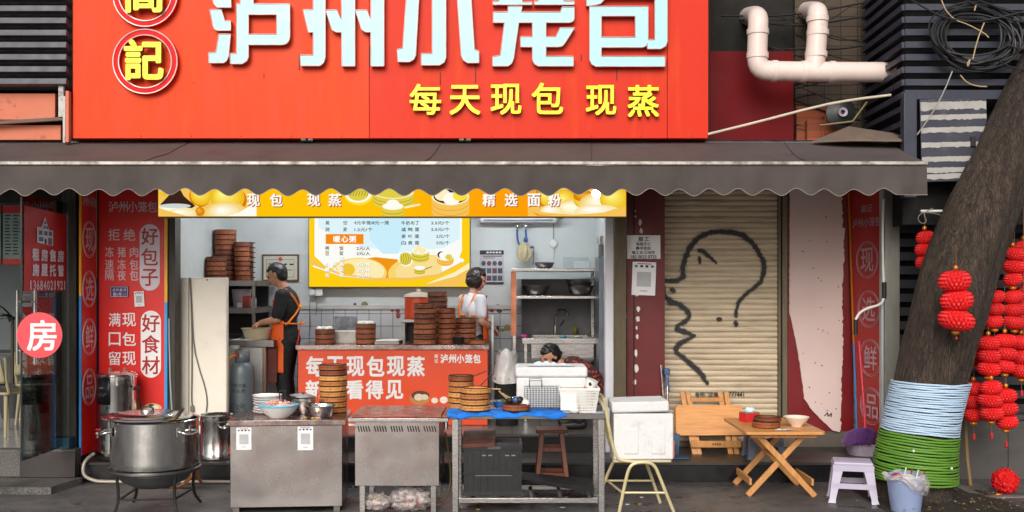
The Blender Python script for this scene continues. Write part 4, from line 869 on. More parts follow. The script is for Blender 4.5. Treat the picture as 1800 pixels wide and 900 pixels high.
# right side banner, broom, bits on the platform
xb0, yb0, xb1, yb1 = X(1491, 10.48), 10.48, X(1546, 9.9), 9.9
rb = thing('wall_banner', 'red side banner with yellow edge half hidden by the grey post near the tree', 'banner', (xb0, 10.3, .25))
Ub = Vector((xb1-xb0, yb1-yb0, 0)).normalized(); wb = (Vector((xb1-xb0, yb1-yb0, 0))).length; Nb = Ub.cross(UZ).normalized()
Ob = Vector((xb0, yb0, 0))
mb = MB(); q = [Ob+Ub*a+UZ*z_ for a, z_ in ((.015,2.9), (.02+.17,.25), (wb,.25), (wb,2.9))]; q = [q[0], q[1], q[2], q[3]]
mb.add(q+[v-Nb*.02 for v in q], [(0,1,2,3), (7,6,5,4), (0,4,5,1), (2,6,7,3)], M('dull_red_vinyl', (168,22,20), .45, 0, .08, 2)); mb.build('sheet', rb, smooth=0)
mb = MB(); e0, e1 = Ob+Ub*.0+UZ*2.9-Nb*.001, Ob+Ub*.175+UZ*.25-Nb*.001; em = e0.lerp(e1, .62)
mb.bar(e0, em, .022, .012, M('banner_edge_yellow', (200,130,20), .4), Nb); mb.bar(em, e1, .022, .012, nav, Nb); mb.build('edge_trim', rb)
mb = MB(); Ot = Ob+Nb*.004
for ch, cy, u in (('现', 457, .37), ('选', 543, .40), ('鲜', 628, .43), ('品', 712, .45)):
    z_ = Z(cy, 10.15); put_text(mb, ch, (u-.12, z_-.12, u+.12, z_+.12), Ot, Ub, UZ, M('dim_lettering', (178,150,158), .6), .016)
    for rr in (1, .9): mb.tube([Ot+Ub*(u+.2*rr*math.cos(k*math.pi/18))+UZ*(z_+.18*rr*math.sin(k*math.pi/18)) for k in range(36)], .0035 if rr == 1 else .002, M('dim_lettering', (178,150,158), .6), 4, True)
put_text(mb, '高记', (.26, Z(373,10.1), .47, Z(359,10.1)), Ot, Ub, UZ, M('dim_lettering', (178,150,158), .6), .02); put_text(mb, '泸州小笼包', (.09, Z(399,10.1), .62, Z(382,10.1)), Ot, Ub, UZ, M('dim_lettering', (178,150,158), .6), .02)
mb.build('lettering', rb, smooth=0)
t = thing('broom', 'purple bristled broom with striped red handle standing against the banner', 'broom', (X(1512, 9.95), 9.95, .19))
mb = MB(); hdl = M('red_white_handle', (196,40,60), .4, 0, .5, 30, stretch=(1,1,3)); mb.tube([(X(1521,9.9), 9.9, Z(755,9.9)), (X(1517,9.95), 9.95, Z(690,9.9)), (X(1510,10.0), 10.0, Z(600,9.95))], .013, hdl, 8); mb.build('handle', t)
mb = MB(); rn = random.Random(21); pur = M('purple_bristle', (86,44,104), .6, 0, .3, 30)
for k in range(420):
    a = rn.uniform(-1, 1); y = rn.uniform(-.06, .06); top = Vector((X(1521,9.9)+a*.06, 9.9+y*.4, Z(752,9.9))); bot = Vector((X(1506,9.9)+a*.14-.01, 9.88+y, Z(779,9.9)+rn.uniform(-.02,.02)))
    mb.tube([top, top.lerp(bot, .4)+Vector((a*.05,0,.012)), bot], .0035, pur, 3)
mb.build('bristles', t)
t = thing('cable', 'white cable bending off the grey post with black plug end', 'cable', (X(1530, 9.75), 9.75, Z(545, 9.75)))
mb = MB(); mb.tube([(X(1553.5,9.75), 9.755, Z(350,9.75)), (X(1551,9.75), 9.75, Z(420,9.75)), (X(1553.5,9.75), 9.75, Z(500,9.75)), (X(1553,9.75), 9.74, Z(530,9.75)), (X(1543,9.7), 9.7, Z(537,9.7)), (X(1525,9.7), 9.68, Z(541,9.7)), (X(1511,9.7), 9.7, Z(549,9.7)), (X(1504,9.7), 9.7, Z(562,9.7))], .012, white_pl, 8, smooth=2); mb.build('cord', t)
mb = MB(); mb.cyl((X(1504,9.7), 9.7, Z(562,9.7)), (X(1504,9.7), 9.7, Z(588,9.7)), .02, iron, 12); mb.cyl((X(1553.5,9.75), 9.74, Z(496,9.75)), (X(1553.5,9.75), 9.74, Z(524,9.75)), .022, iron, 12); mb.build('plug', t)
t = thing('plastic_basin', 'pale mauve plastic basin on the step behind the grey post', 'basin', (X(1520, 10.05), 10.05, .186))
mb = MB(); mb.lathe([(.0,.004), (.16,.0), (.2,.11), (.215,.115), (.205,.12), (.155,.012), (0,.012)], (X(1520,10.05), 10.05, .186), M('mauve_plastic', (176,164,180), .4), 32); mb.build('bowl', t)
# ================================================================ bamboo steamers
def bamboo_mat(name, a, b, joint):
    m, nt, out = _new(name); p = nt.nodes.new('ShaderNodeBsdfPrincipled')
    oi = nt.nodes.new('ShaderNodeObjectInfo')
    base = _mix(nt, oi.outputs['Random'], lin(a), lin(b))
    n1 = _noise(nt, 26, 5, (1, 1, 7)); base = _mix(nt, _range(nt, n1, .5, .72, 0, .6), base, lin(joint))
    n2 = _noise(nt, 9, 4, (1, 1, .6)); base = _mix(nt, _range(nt, n2, .54, .66, 0, .55), base, lin(joint))
    nt.links.new(base, p.inputs['Base Color']); p.inputs['Roughness'].default_value = .5
    bp = nt.nodes.new('ShaderNodeBump'); bp.inputs['Distance'].default_value = .0012; nt.links.new(n1, bp.inputs['Height']); nt.links.new(bp.outputs[0], p.inputs['Normal'])
    nt.links.new(p.outputs[0], out.inputs['Surface']); return m
bam_dk = bamboo_mat('old_brown_bamboo', (166,94,54), (112,58,35), (54,25,16))
bam_hn = bamboo_mat('honey_bamboo', (220,160,86), (184,112,56), (96,48,22))
bam_md = bamboo_mat('toasted_bamboo', (160,86,44), (134,68,38), (70,32,18))
bam_slit = M('bamboo_joint_gap_shade', (36,18,12), .8); clip_m = M('steel_clip', (190,184,176), .3, .8)  # dark joints, and rings that paint the shade between stacked baskets
bun = M('steamed_bun_white', (232,226,214), .7, 0, .04, 20)
def steamer_proto(mat, lid=False):
    """unit radius 1, height .4; several laid bamboo hoops with lapped ends and a woven base"""
    mb = MB(); h = .4
    mb.lathe([(.88,.031), (.96,.031), (.985,.04), (1.0,.06), (1.0,.165), (.985,.185), (.945,.19), (.945,.215), (.98,.22), (.995,.235), (.995,.32), (.975,.34), (.95,.344), (.88,.344), (.87,.33), (.87,.06), (.88,.05)], (0,0,0), mat, 36, close=True)
    mb.lathe([(.88,.345), (.95,.347), (.95,.40), (.88,.40)], (0,0,0), bam_slit, 36, close=True); mb.lathe([(.88,.0), (.95,.001), (.95,.03), (.88,.03)], (0,0,0), bam_slit, 36, close=True)  # dark rings in place of the shaded gaps above and below
    mb.lathe([(.0,.06), (.885,.06), (.885,.045), (0,.045)], (0,0,0), mat, 36)
    for k in range(-5, 6):
        w = math.sqrt(max(.05, .78-(k*.16)**2)); mb.box(-w, w, k*.16-.05, k*.16+.05, .061, .075, mat)
    for a0, z0, z1 in ((-2.2, .045, .155), (-.95, .25, .35)):
        n = 9; vs = []
        for i in range(n+1):
            a = a0+.5*i/n; r = 1.012+.035*(1-i/n); z_ = z0+(z1-z0)*.5*(i/n)**2*.5; vs += [Vector((r*math.cos(a), r*math.sin(a), z_)), Vector((r*math.cos(a), r*math.sin(a), z1-(z1-z0)*.35*(i/n)**2)), ]
        mb.add(vs+[Vector((v.x*.97, v.y*.97, v.z)) for v in vs], [(2*i, 2*i+2, 2*i+3, 2*i+1) for i in range(n)]+[(0,1,2*n+3,2*n+2)], mat)
        a = a0+.42
        for da in (0, .9, 2.1, 3.2): mb.box(-.012, .012, -.008, .02, z0, z1, bam_slit, Matrix.Rotation(a+da, 4, 'Z') @ Matrix.Translation((1.0, 0, 0)) @ Matrix.Rotation(R(90), 4, 'Z'))
    if lid: mb.lathe([(.9,.4), (.93,.41), (.8,.46), (.5,.50), (.2,.52), (0,.525)], (0,0,0), mat, 36)
    return mb
PROTO = {}
def steamer_at(x, y, z, r, h, kind, label, group, rot=0, tilt=0, lid=False):
    key = (kind, lid)
    if key not in PROTO:
        o = steamer_proto({'dk': bam_dk, 'hn': bam_hn, 'md': bam_md}[kind], lid).build('bamboo_steamer', base=(0,0,0), smooth=30); PROTO[key] = o; first = True
    else: o = PROTO[key].copy(); COL.objects.link(o); first = False
    o.location = (x, y, z); o.scale = (r, r, h/.4); o.rotation_euler = (tilt, 0, rot); tag(o, label, 'steamer', group); return o
rs_ = random.Random(17)
def steamer_stack(px, py_bottom, Y, rpx, hpx, n, kind, where, group, lid=False, buns=False, kinds=None, wob=.5, rots=None):
    """a pile of n baskets: px is its centre, py_bottom its foot on the photograph"""
    x, z = X(px, Y), Z(py_bottom, Y); r, h = L(rpx, Y), L(hpx, Y)
    for k in range(n):
        idx = n-1-k; nm = ORD[idx] if idx < len(ORD) else '%dth' % (idx+1)
        kk = kinds[k] if kinds else kind
        lab = ('bamboo steamer basket on %s' % where) if n == 1 else ('bottom' if k == n-1-(n-1) and n > 1 and idx == n-1 else nm)+' bamboo steamer of '+where
        steamer_at(x+L(rs_.uniform(-wob, wob), Y), Y+L(rs_.uniform(-wob, wob), Y), z+h*k, r, h, kk, lab, group, rs_.uniform(-.25, .25)+(0 if rs_.random() < .7 else 2), lid=lid and k == n-1)
    if buns:
        t = thing('steamed_buns', 'white steamed buns in the %s' % buns, 'buns', (x, Y, z+h*n-.02)); mb = MB()
        for a in range(7):
            q = (0, 0) if a == 0 else (.58*r*math.cos(a*1.047), .58*r*math.sin(a*1.047)); mb.ell((x+q[0], Y+q[1], z+h*n+.004), (r*.27, r*.27, r*.24), bun, 12, 8)
        setting(mb.build('bun', t), 'stuff')
# ================================================================ kitchen, left part
# ceiling tube lamps that light the kitchen (behind the yellow light box)
tube_e = EM('lamp_tube_white', (240,246,255), 150.0)
for k, x in enumerate((-2.3, -.1)):
    t = thing('tube_lamp', ('white tube lamp on the kitchen ceiling above the %s side' % ('left', 'right')[k]), 'lamp', (x, 11.0, 2.9), 'ceiling tube lamps of the kitchen')
    mb = MB(); mb.box(x-.55, x+.55, 10.97, 11.03, 2.9, 2.94, white_pl); mb.build('batten', t)
    mb = MB(); mb.cyl((x-.52, 11.0, 2.875), (x+.52, 11.0, 2.875), .016, tube_e, 10); mb.build('lamp_tube', t)
t = thing('bulb_lamp', 'bright white bulb peeping out under the awning edge', 'lamp', (X(1048, 9.2), 9.2, Z(338, 9.2)))
bulb_e = EM('bulb_glow', (255,250,242), 40)
mb = MB(); mb.ell((X(1048,9.2), 9.2, Z(340,9.2)), L(7.5,9.2), bulb_e, 16, 12); mb.build('bulb', t)
mb = MB(); mb.cyl((X(1048,9.2), 9.2, Z(334,9.2)), (X(1048,9.2), 9.2, Z(322,9.2)), .02, iron, 12); mb.build('socket', t)
mb = MB(); mb.tube([(X(1048,9.2), 9.2, Z(322,9.2)), (X(1049,9.25), 9.3, 2.86), (X(1056,9.6), 9.6, 2.95)], .004, iron, 5); mb.build('wire', t)
# cream cabinet
cab = thing('cabinet', 'tall cream cabinet panel standing at the left of the kitchen opening', 'cabinet', (X(355, 10.3), 10.3, .352))
cream_pan = M('cream_panel', (238,229,214), .45, 0, .05, 1.5, dirt=.3, dcol=(170,156,136), ds=2.5)
mb = MB(); mb.box(X(314,10.3), X(400,10.3), 10.27, 10.35, .352, Z(488,10.3), cream_pan); mb.build('body', cab, bevel=.012)
mb = MB(); mb.box(X(333,10.3), X(334.5,10.3), 10.2675, 10.2695, .42, Z(489,10.3), M('panel_gap', (120,108,94), .7)); mb.cyl((X(366,10.3), 10.262, Z(492,10.3)), (X(366,10.3), 10.27, Z(492,10.3)), .007, iron, 8); mb.build('seam', cab)
t = thing('power_cord', 'grey cable hanging down over the cream cabinet', 'cable', (X(345,10.25), 10.25, .4))
mb = MB(); cg = M('grey_cable', (120,114,108), .5)
mb.tube([(X(a,10.25), 10.255, Z(b,10.25)) for a, b in ((333,488),(336,540),(337,600),(337,660),(336,700),(338,720))], .006, cg, 6, smooth=1); mb.tube([(X(a,10.25), 10.255, Z(b,10.25)) for a, b in ((334,488),(337,550),(340,610),(350,650),(360,680),(364,705),(362,724))], .006, cg, 6, smooth=1); mb.build('cord', t)
mb = MB(); mb.box(X(335,10.25), X(341,10.25), 10.235, 10.26, Z(724,10.25), Z(713,10.25), cg); mb.build('plug', t, bevel=.004)
t = thing('power_cord', 'pale conduit line running down beside the red banner', 'cable', (X(300,10), 10, .3))
mb = MB(); mb.tube([(X(a,10.02), 10.02, Z(b,10.02)) for a, b in ((297,560),(297.5,600),(299,660),(301,700),(303,735))], .008, M('pale_conduit', (176,182,184), .45), 6, smooth=1); mb.build('cord', t)
# rack with stacks
rk = thing('wall_rack', 'grey two tier steel rack holding brown steamers in the left kitchen corner', 'rack', (X(410, 11.8), 11.8, 1.2))
for i, (pz, x0, x1) in enumerate(((497, 352, 451), (545, 352, 449))):
    mb = MB(); mb.box(xl+.004, X(x1,11.22), 11.2, 12.22, Z(pz+6,11.2), Z(pz-4,11.2), steel_dk); mb.build('shelf', rk, bevel=.003)
mb = MB(); mb.box(xl+.004, X(449,11.6), 12.2, 12.24, 1.25, Z(500,11.6), M('rack_back', (54,54,56), .5)); mb.build('back_sheet', rk)
for a in (368, 443):
    mb = MB(); mb.box(X(a,11.22), X(a,11.22)+.03, 11.22, 11.25, 1.25, Z(503,11.22), steel_dk); mb.build('leg', rk)
zsh = Z(493, 11.2)+.001
pyb = lambda Y: 500-(zsh-HCAM)*FPX/Y
G0 = 'steamers stacked on the wall rack'
steamer_stack(380, pyb(11.33), 11.33, 17.5, 8.3, 5, 'dk', 'the lowest front pile on the wall rack', G0)
steamer_stack(396, pyb(11.62), 11.62, 19, 8.9, 10, 'dk', 'the tallest pile on the wall rack', G0)
steamer_stack(429, pyb(11.55), 11.55, 16.5, 8.4, 8, 'dk', 'the right pile on the wall rack', G0)
t = thing('shelf_goods', 'white tub and red carton on the second shelf of the wall rack', 'containers', (X(430,11.7), 11.7, Z(541,11.22)))
zb_ = Z(541, 11.2)+.001
mb = MB(); mb.lathe([(.0,0), (.09,0), (.11,.2), (.105,.2), (.085,.01), (0,.01)], (X(425,11.6), 11.6, zb_), M('mauve_tub', (190,176,190), .4), 24); mb.build('tub', t)
mb = MB(); mb.box(X(428,11.4), X(440,11.4), 11.36, 11.44, zb_, zb_+.13, M('red_carton', (170,40,34), .5)); mb.build('carton', t, bevel=.003)
for a, h_ in ((421,.05), (446,.1)):
    mb = MB(); mb.cyl((X(a,11.32), 11.32, zb_), (X(a,11.32), 11.32, zb_+h_), .03, white_pl, 14); mb.build('jar', t)
for k in range(8):
    for a, b_ in ((440, 449), (358, 366)):
        if a == 358 and k > 2: continue
        mb = MB(); z_ = zsh+.03+.055*k if a == 440 else zsh+.10+.16*k; mb.box(X(a,11.5), X(b_,11.5), 11.48, 11.50, z_, z_+.012, iron); mb.build('peg', rk)
# left worktable
wt = thing('worktable', 'white fronted worktable with steel top where the man works', 'table', (X(440, 11), 11.2, .352))
ztt = 1.255
mb = MB(); mb.box(X(400,10.9), X(482,10.9), 10.88, 11.95, ztt-.07, ztt, steel_dk); mb.build('table_top', wt, bevel=.003)
mb = MB(); mb.box(X(402,10.9), X(461,10.9), 10.91, 11.9, .353, ztt-.071, M('pale_side_panel', (186,182,180), .5, dirt=.2)); mb.build('cabinet', wt)
mb = MB(); mb.box(X(462.5,10.9), X(467,10.9), 10.9, 10.95, .353, ztt-.071, M('worn_wood_post', (150,120,98), .7)); mb.build('leg', wt)
mb = MB(); mb.box(X(468,10.9), X(484,10.9), 10.96, 11.0, .8, ztt-.071, M('dark_red_cloth_panel', (92,34,28), .7)); mb.build('side_panel', wt)
t = thing('dough_basin', 'cream plastic basin on the worktable under the hands of the man', 'basin', (X(452,11.1), 11.1, ztt))
mb = MB(); cx = X(452,11.1); mb.lathe([(0,.0), (.125,.0), (.16,.11), (.172,.115), (.172,.122), (.155,.12), (.12,.012), (0,.012)], (cx, 11.1, ztt+.001), M('cream_basin', (206,192,160), .4, dirt=.2), 36); mb.build('bowl', t)
t = thing('flour', 'white flour dusted over the worktable', 'flour', (X(425,11), 11, ztt)); mb = MB(); rn = random.Random(31)
mb.prism([[(X(407,10.95)+.0, 10.93), (X(440,10.95), 10.9), (X(446,10.95), 11.0), (X(432,11), 11.15), (X(410,11), 11.2)]], (0,0,ztt+.0005), UX, UY, .004, M('flour_white', (226,222,214), .9)); setting(mb.build('dusting', t), 'stuff')
t = thing('small_bowl', 'dull metal bowl at the left end of the worktable', 'bowl', (X(410,11.3), 11.3, ztt))
mb = MB(); mb.lathe([(0,0), (.05,0), (.1,.05), (.095,.05), (.04,.006), (0,.006)], (X(412,11.3), 11.3, ztt+.001), steel_dk, 24); mb.build('bowl', t)
# gas bottle
gb = thing('gas_cylinder', 'grey gas cylinder with dark writing and orange hose beside the cream cabinet', 'gas cylinder', (X(425,10.55), 10.55, .352))
gm = M('grey_blue_paint', (84,93,97), .4, 0, .1, 4, dirt=.4, dcol=(70,70,70), ds=4)
gx, gy = X(426,10.55), 10.55
mb = MB(); mb.lathe([(.10,.0), (.115,.01), (.115,.05), (.10,.06), (.122,.09), (.124,.12), (.124,.58), (.115,.65), (.085,.69), (.045,.71), (.03,.72), (.03,.75), (0,.75)], (gx, gy, .352), gm, 32); mb.build('body', gb)
mb = MB(); vs = []
for i in range(25):
    a = R(-215)+R(250)*i/24; vs += [Vector((gx+.075*math.cos(a), gy+.075*math.sin(a), 1.03)), Vector((gx+.075*math.cos(a), gy+.075*math.sin(a), 1.175))]
mb.add(vs, [(2*i, 2*i+2, 2*i+3, 2*i+1) for i in range(24)], gm); o = mb.build('collar', gb); o.modifiers.new('thick', 'SOLIDIFY').thickness = .006
mb = MB(); mb.cyl((gx-.03, gy-.02, 1.10), (gx-.03, gy-.02, 1.19), .022, M('brass_valve', (150,120,60), .4, .8), 10); mb.lathe([(.03,0), (.03,.03), (.012,.04)], (gx-.045, gy-.07, 1.11), M('red_regulator', (150,26,24), .4), 14); mb.box(gx-.1, gx-.02, gy-.1, gy-.02, 1.195, 1.225, M('grey_cap', (150,150,146), .5)); mb.build('valve', gb)
mb = MB(); ho = M('orange_gas_hose', (212,128,22), .4); mb.tube([(gx-.05, gy-.1, 1.13), (gx-.1, gy-.15, 1.1), (gx-.11, gy-.16, .95), (gx-.115, gy-.16, .75), (gx-.14, gy-.17, .55), (gx-.17, gy-.2, .42), (gx-.2, 10.28, .37)], .012, ho, 8, smooth=2); mb.build('hose', gb)
mb = MB(); ink = M('cylinder_ink', (40,40,44), .6)
def wrap_text(body, cx, cy, rad, a0, a1, z0, z1, mat):
    vs, fs = glyphs(body, 0, 0, 2); x0 = min(v.x for v in vs); x1 = max(v.x for v in vs); y0 = min(v.y for v in vs); y1 = max(v.y for v in vs)
    mb.add([Vector((cx+rad*math.sin(a0+(a1-a0)*(v.x-x0)/(x1-x0)), cy-rad*math.cos(a0+(a1-a0)*(v.x-x0)/(x1-x0)), z0+(z1-z0)*(v.y-y0)/(y1-y0))) for v in vs], fs, mat)
wrap_text('特成定量', gx, gy, .1265, -.75, .55, .80, .84, ink); wrap_text('特主票', gx, gy, .1265, -.65, .5, .745, .785, ink); wrap_text('石油气', gx, gy, .1265, -.95, .55, .54, .64, ink); mb.build('lettering', gb, smooth=0)
# certificate on the wall
ct = thing('certificate', 'framed certificate with red seal on the wall behind the man', 'frame', (X(493,12.27), 12.29, Z(470,12.27)))
Yc = 12.28; mb = MB(); fr = M('gilt_frame', (96,72,44), .4, .2)
pboxes(mb, [(460.5,447,525,449.5), (460.5,491.5,525,494), (460.5,449.55,463,491.45), (522.5,449.55,525,491.45)], Yc-.012, Yc+.016, fr); mb.build('frame', ct, bevel=.002)
mb = MB(); pboxes(mb, [(463,449.5,522.5,491.5)], Yc-.001, Yc+.012, M('cert_paper', (204,200,180), .5)); pboxes(mb, [(468,456,517,456.6), (468,487,517,487.6), (468,456.6,468.6,487), (516.5,456.6,517,487)], Yc-.003, Yc-.0015, M('cert_border', (70,90,70), .6)); mb.build('sheet', ct)
mb = MB(); mb.prism([circ(X(493,Yc), Z(455.5,Yc), .024, None, 16)], (0,Yc-.0035,0), UX, UZ, 0, M('seal_red', (200,50,50), .5)); pboxes(mb, [(472,463,490,465), (500,463,504,466.5), (509,463.5,516,466), (498,474,514,475.2), (478,470,500,471)], Yc-.003, Yc-.0015, black_ink); mb.build('print', ct, smooth=0)
t = thing('wall_socket', 'white double socket box on the tiled wall right of the man', 'socket', (X(555,12.25), 12.25, Z(513,12.25)))
mb = MB(); pboxes(mb, [(544,508,553,519), (554,507,567,520)], 12.2, 12.262, white_pl); mb.build('box', t, bevel=.004)
mb = MB(); mb.tube([(X(a,12.25), 12.25, Z(b,12.25)) for a, b in ((545,519),(544,540),(546,570),(543,590))], .005, cg, 5, smooth=1); mb.tube([(X(a,12.25), 12.25, Z(b,12.25)) for a, b in ((555,520),(557,535),(555,555))], .005, cg, 5, smooth=1); mb.tube([(X(543,12.2), 12.25, 1.80), (X(542,12.2), 12.24, 2.3), (X(542,12.2), 12.24, 2.7)], .005, cg, 5); mb.build('wire', t)
# ================================================================ lit menu board
YN = 12.17
mn = thing('menu_board', 'lit menu board with bun pictures and price list on the back wall', 'menu', (X(684,YN), YN, Z(504,YN)))
mb = MB(); pboxes(mb, [(542,330,827,505.5)], YN, YN+.1, M('menu_case', (90,80,60), .5)); mb.build('case', mn, bevel=.003)
mcream = EM('menu_cream', (246,252,250), 1.0, ((198,238,250), 'Z', .0, .4)); mb = MB()
pboxes(mb, [(543.5,331,825.5,504)], YN-.003, YN-.0005, EM('menu_yellow', (255,206,20), 1.0)); mb.build('lit_face', mn)
lay = [0]; mb = MB()
def mpic(q, mat):
    lay[0] += 1; mb.prism([ppoly([(min(max(a,544),825), min(max(b,331.5),503.5)) for a, b in q], YN)], (0, YN-.0035-.0004*lay[0], 0), UX, UZ, 0, mat)
mwhite = EM('menu_white', (252,252,246), 1.0); mblue = EM('menu_pale_blue', (202,238,250), 1.0)
mpic([(553,331.5), (812,331.5), (812,440), (803,466), (770,486), (700,492), (620,485), (572,468), (553,450)], mwhite)
mpic([(560,331.5), (808,331.5), (808,420), (780,436), (700,444), (650,436), (600,424), (560,400)], EM('menu_sky', (222,244,250), 1.0)); mpic([(650,331.5), (720,331.5), (720,400), (700,446), (672,446), (650,420)], mblue)
mpic([(640,455), (660,452), (700,456), (690,490), (674,490)], lorange)
mpic(circ(630,480,50,27), EM('menu_bun_gold', (250,214,110), 1.0)); mpic(circ(632,477,44,22), EM('menu_bun_cream', (253,236,180), 1.0)); mpic(circ(612,474,12,11), EM('menu_bun_ochre', (244,196,50), 1.0))
mpic(circ(752,482,70,34), EM('menu_bun_gold', (250,214,110), 1.0)); mpic(circ(755,478,60,28), EM('menu_bun_tan', (250,222,150), 1.0)); mpic(circ(800,470,24,18), mwhite)
mpic([(544,450), (556,464), (600,484), (660,491), (720,490), (770,484), (812,462), (825,450), (825,503.5), (544,503.5)], EM('menu_yellow', (255,206,20), 1.0))
mpic([(544,448), (556,462), (600,481), (660,488.5), (720,488), (770,482), (812,460), (812,464), (770,487), (720,493.5), (660,494), (600,487), (556,469), (544,458)], lgold); mpic([(550,466), (600,484), (660,491.5), (600,485.5), (550,469)], mwhite)
mpic([(825,470), (800,484), (760,498), (740,503.5), (800,503.5), (825,494)], lgold); mpic([(825,462), (800,478), (756,496), (748,500), (800,486), (825,472)], lcream)
def mbasket(cx, cy, rx, ry, h, body, line):
    mpic([(cx-rx,cy)]+[(cx-rx*math.cos(a), cy+h+ry*math.sin(a)) for a in [math.pi*k/12 for k in range(13)]]+[(cx+rx,cy)], body)
    for t_ in (.3,.7): mpic([(cx-rx*math.cos(a), cy+h*t_+ry*math.sin(a)) for a in [math.pi*k/12 for k in range(13)]]+[(cx+rx*math.cos(a), cy+h*t_+1+ry*math.sin(a)) for a in [math.pi*k/12 for k in range(13)]], line)
    mpic(circ(cx, cy, rx, ry), mwhite)
olv = EM('lit_olive', (150,150,40), .9)
mpic(circ(714,455,13,13.5), mwhite); mpic(circ(713,455,10.5,11.5), lgrn)
for i in range(-2,3): mpic([(713+i*4-1,446), (713+i*4,446), (713+i*4+2,455), (713+i*4,464), (713+i*4-1,464), (713+i*4+1,455)], olv)
mbasket(739, 441, 15.5, 6.5, 14, lgrn, olv)
for a, b in ((731,441),(738,438),(745,440),(735,436),(742,445)): mpic(circ(a,b,4.5,4), EM('menu_bun_cream', (253,236,180), 1.0))
mbasket(783, 450, 14.5, 8, 10, lgold, lorange); mpic(circ(776,448,7,6), lbrown); mpic(circ(779,449,7,6), mwhite); mpic(circ(789,452,6,5), lgrn)
mbasket(738, 471, 9.5, 3.5, 8, lgrn, olv); mpic([(747,472), (760,468), (760,469.5), (748,474)], olv)
mb.build('picture', mn, smooth=0)
Yt = YN-.0035-.0004*lay[0]-.002; mb = MB(); mtx = M('menu_text_brown', (92,70,36), .6); mt2 = M('menu_text_dark', (60,56,50), .6)
for s_, x0, y0, w in (('蒸',572,388,7.5),('饺',603,388,7.5),('烧',572,399.5,7.5),('麦',603,399.5,7.5),('稀',571.5,432.5,7.5),('饭',596.5,432.5,7.5),('豆',571.5,441.5,7.5),('浆',596.5,441.5,7.5)): ptext(mb, s_, (x0,y0,x0+w,y0+7.5), Yt, mtx, .03)
for s_, x0, y0, x1 in (('4元半笼/8元一笼',622,388,684),('1.5元/个',623,400,655),('2元/人',626.5,433,651),('2元/人',626.5,442,651)): ptext(mb, s_, (x0,y0,x1,y0+7), Yt, mt2, .03)
for s_, y0, pr in (('牛奶布丁',388.5,'2.5元/个'),('咸鸭蛋',400,'2.5元/个'),('茶叶蛋',412,'2元/个'),('白煮蛋',423.5,'2元/个')):
    row(mb, s_, (705.5,y0,737,y0+7), Yt, mt2, .03, gap=.15 if len(s_) == 4 else .45); ptext(mb, pr, ((757.5 if len(pr) > 5 else 766.5),y0,790.5,y0+6.5), Yt, mt2, .03)
mb.build('lettering', mn, smooth=0)
mb = MB(); wl = EM('menu_letter_white', (255,255,250), 1.1)
for s_, x0, y0, w in (('小',571.5,461,7.5),('米',585,460,7),('粥',597,460.5,7.5),('糯',571.5,470.5,7.5),('米',585,470,7),('饭',597,470,7.5),('米',571.5,480,7.5),('酒',597,480,7.5),('粥',597,451,7.5)): ptext(mb, s_, (x0+.5,y0+.5,x0+w+.5,y0+8), Yt, mtx, .03); ptext(mb, s_, (x0,y0,x0+w,y0+7.5), Yt-.001, wl, .03)
for s_, x0, y0 in (('2元/杯',628,461.5),('2元/杯',628,471.5),('2元/杯',628,481),): ptext(mb, s_, (x0+.4,y0+.4,x0+23.4,y0+7.4), Yt, mtx, .03); ptext(mb, s_, (x0,y0,x0+23,y0+7), Yt-.001, wl, .03)
mb.build('white_lettering', mn, smooth=0)
mb = MB(); pboxes(mb, [(572.5,411.5,639,429)], Yt-.001, Yt, EM('menu_label_orange', (246,140,10), 1.0)); row(mb, '暖心粥', (586,414.5,626,426), Yt-.0015, wl, .03, gap=.15); mb.build('heading', mn, smooth=0)
# ================================================================ orange counter
cn = thing('service_counter', 'orange red fronted kitchen counter with steel top and white brush writing', 'counter', (X(690,10.9), 11.2, .352))
zc = 1.205; YC = 10.9; opanel = M('orange_counter_vinyl', (226,74,30), .4, 0, .05, 2)
mb = MB(); mb.box(X(520,YC), X(860,YC), YC-.02, 11.62, zc-.05, zc, steel_top); mb.build('counter_top', cn, bevel=.004)
mb = MB(); mb.box(X(524,YC), X(857,YC), YC+.002, 11.6, .353, zc-.052, opanel); mb.build('front_panel', cn, bevel=.003)
mb = MB(); row(mb, '每天现包现蒸', (538,626,747,662), YC-.002, white_paint, .035, gap=.12); row(mb, '新鲜看得见', (537,668,709,702), YC-.002, white_paint, .035, gap=.12)
ptext(mb, '高', (763.5,622.5,770,629.5), YC-.002, white_paint, .03); ptext(mb, '记', (763.5,631,770,638), YC-.002, white_paint, .03); row(mb, '泸州小笼包', (774,622.5,845,638.5), YC-.002, white_paint, .045, gap=.06); mb.build('lettering', cn, smooth=0)
mb = MB()
for k, (q, c_) in enumerate(((circ(738,700,18,12), (190,124,66)), (circ(739,695,16,8), (90,46,30)), (circ(736,698,8,6), (222,206,180)), (circ(746,698,7,5), (214,196,166)), (circ(764,704,6,5), (232,220,206)), (circ(780,703,7,6), (232,220,206)))): mb.prism([ppoly(q, YC)], (0, YC-.002-.0005*k, 0), UX, UZ, 0, M('counter_print_%d' % k, c_))
mb.build('picture', cn, smooth=0)
pc = lambda Y: 500-(zc+.001-HCAM)*FPX/Y
G1 = 'brown steamers on the orange counter'
steamer_stack(571, pc(11.15), 11.15, 17.5, 8.6, 3, 'dk', 'the low three high pile at the left of the orange counter', G1, buns='low left pile on the orange counter')
steamer_stack(643, pc(11.15), 11.15, 18, 8.8, 4, 'dk', 'the four high pile in the middle of the orange counter', G1, buns='middle pile on the orange counter')
steamer_stack(769, pc(11.4), 11.4, 17.5, 8.9, 10, 'dk', 'the tallest pile on the orange counter', G1)
steamer_stack(747, pc(11.05), 11.05, 19.5, 9.0, 8, 'dk', 'the front pile touching the tallest one on the orange counter', G1)
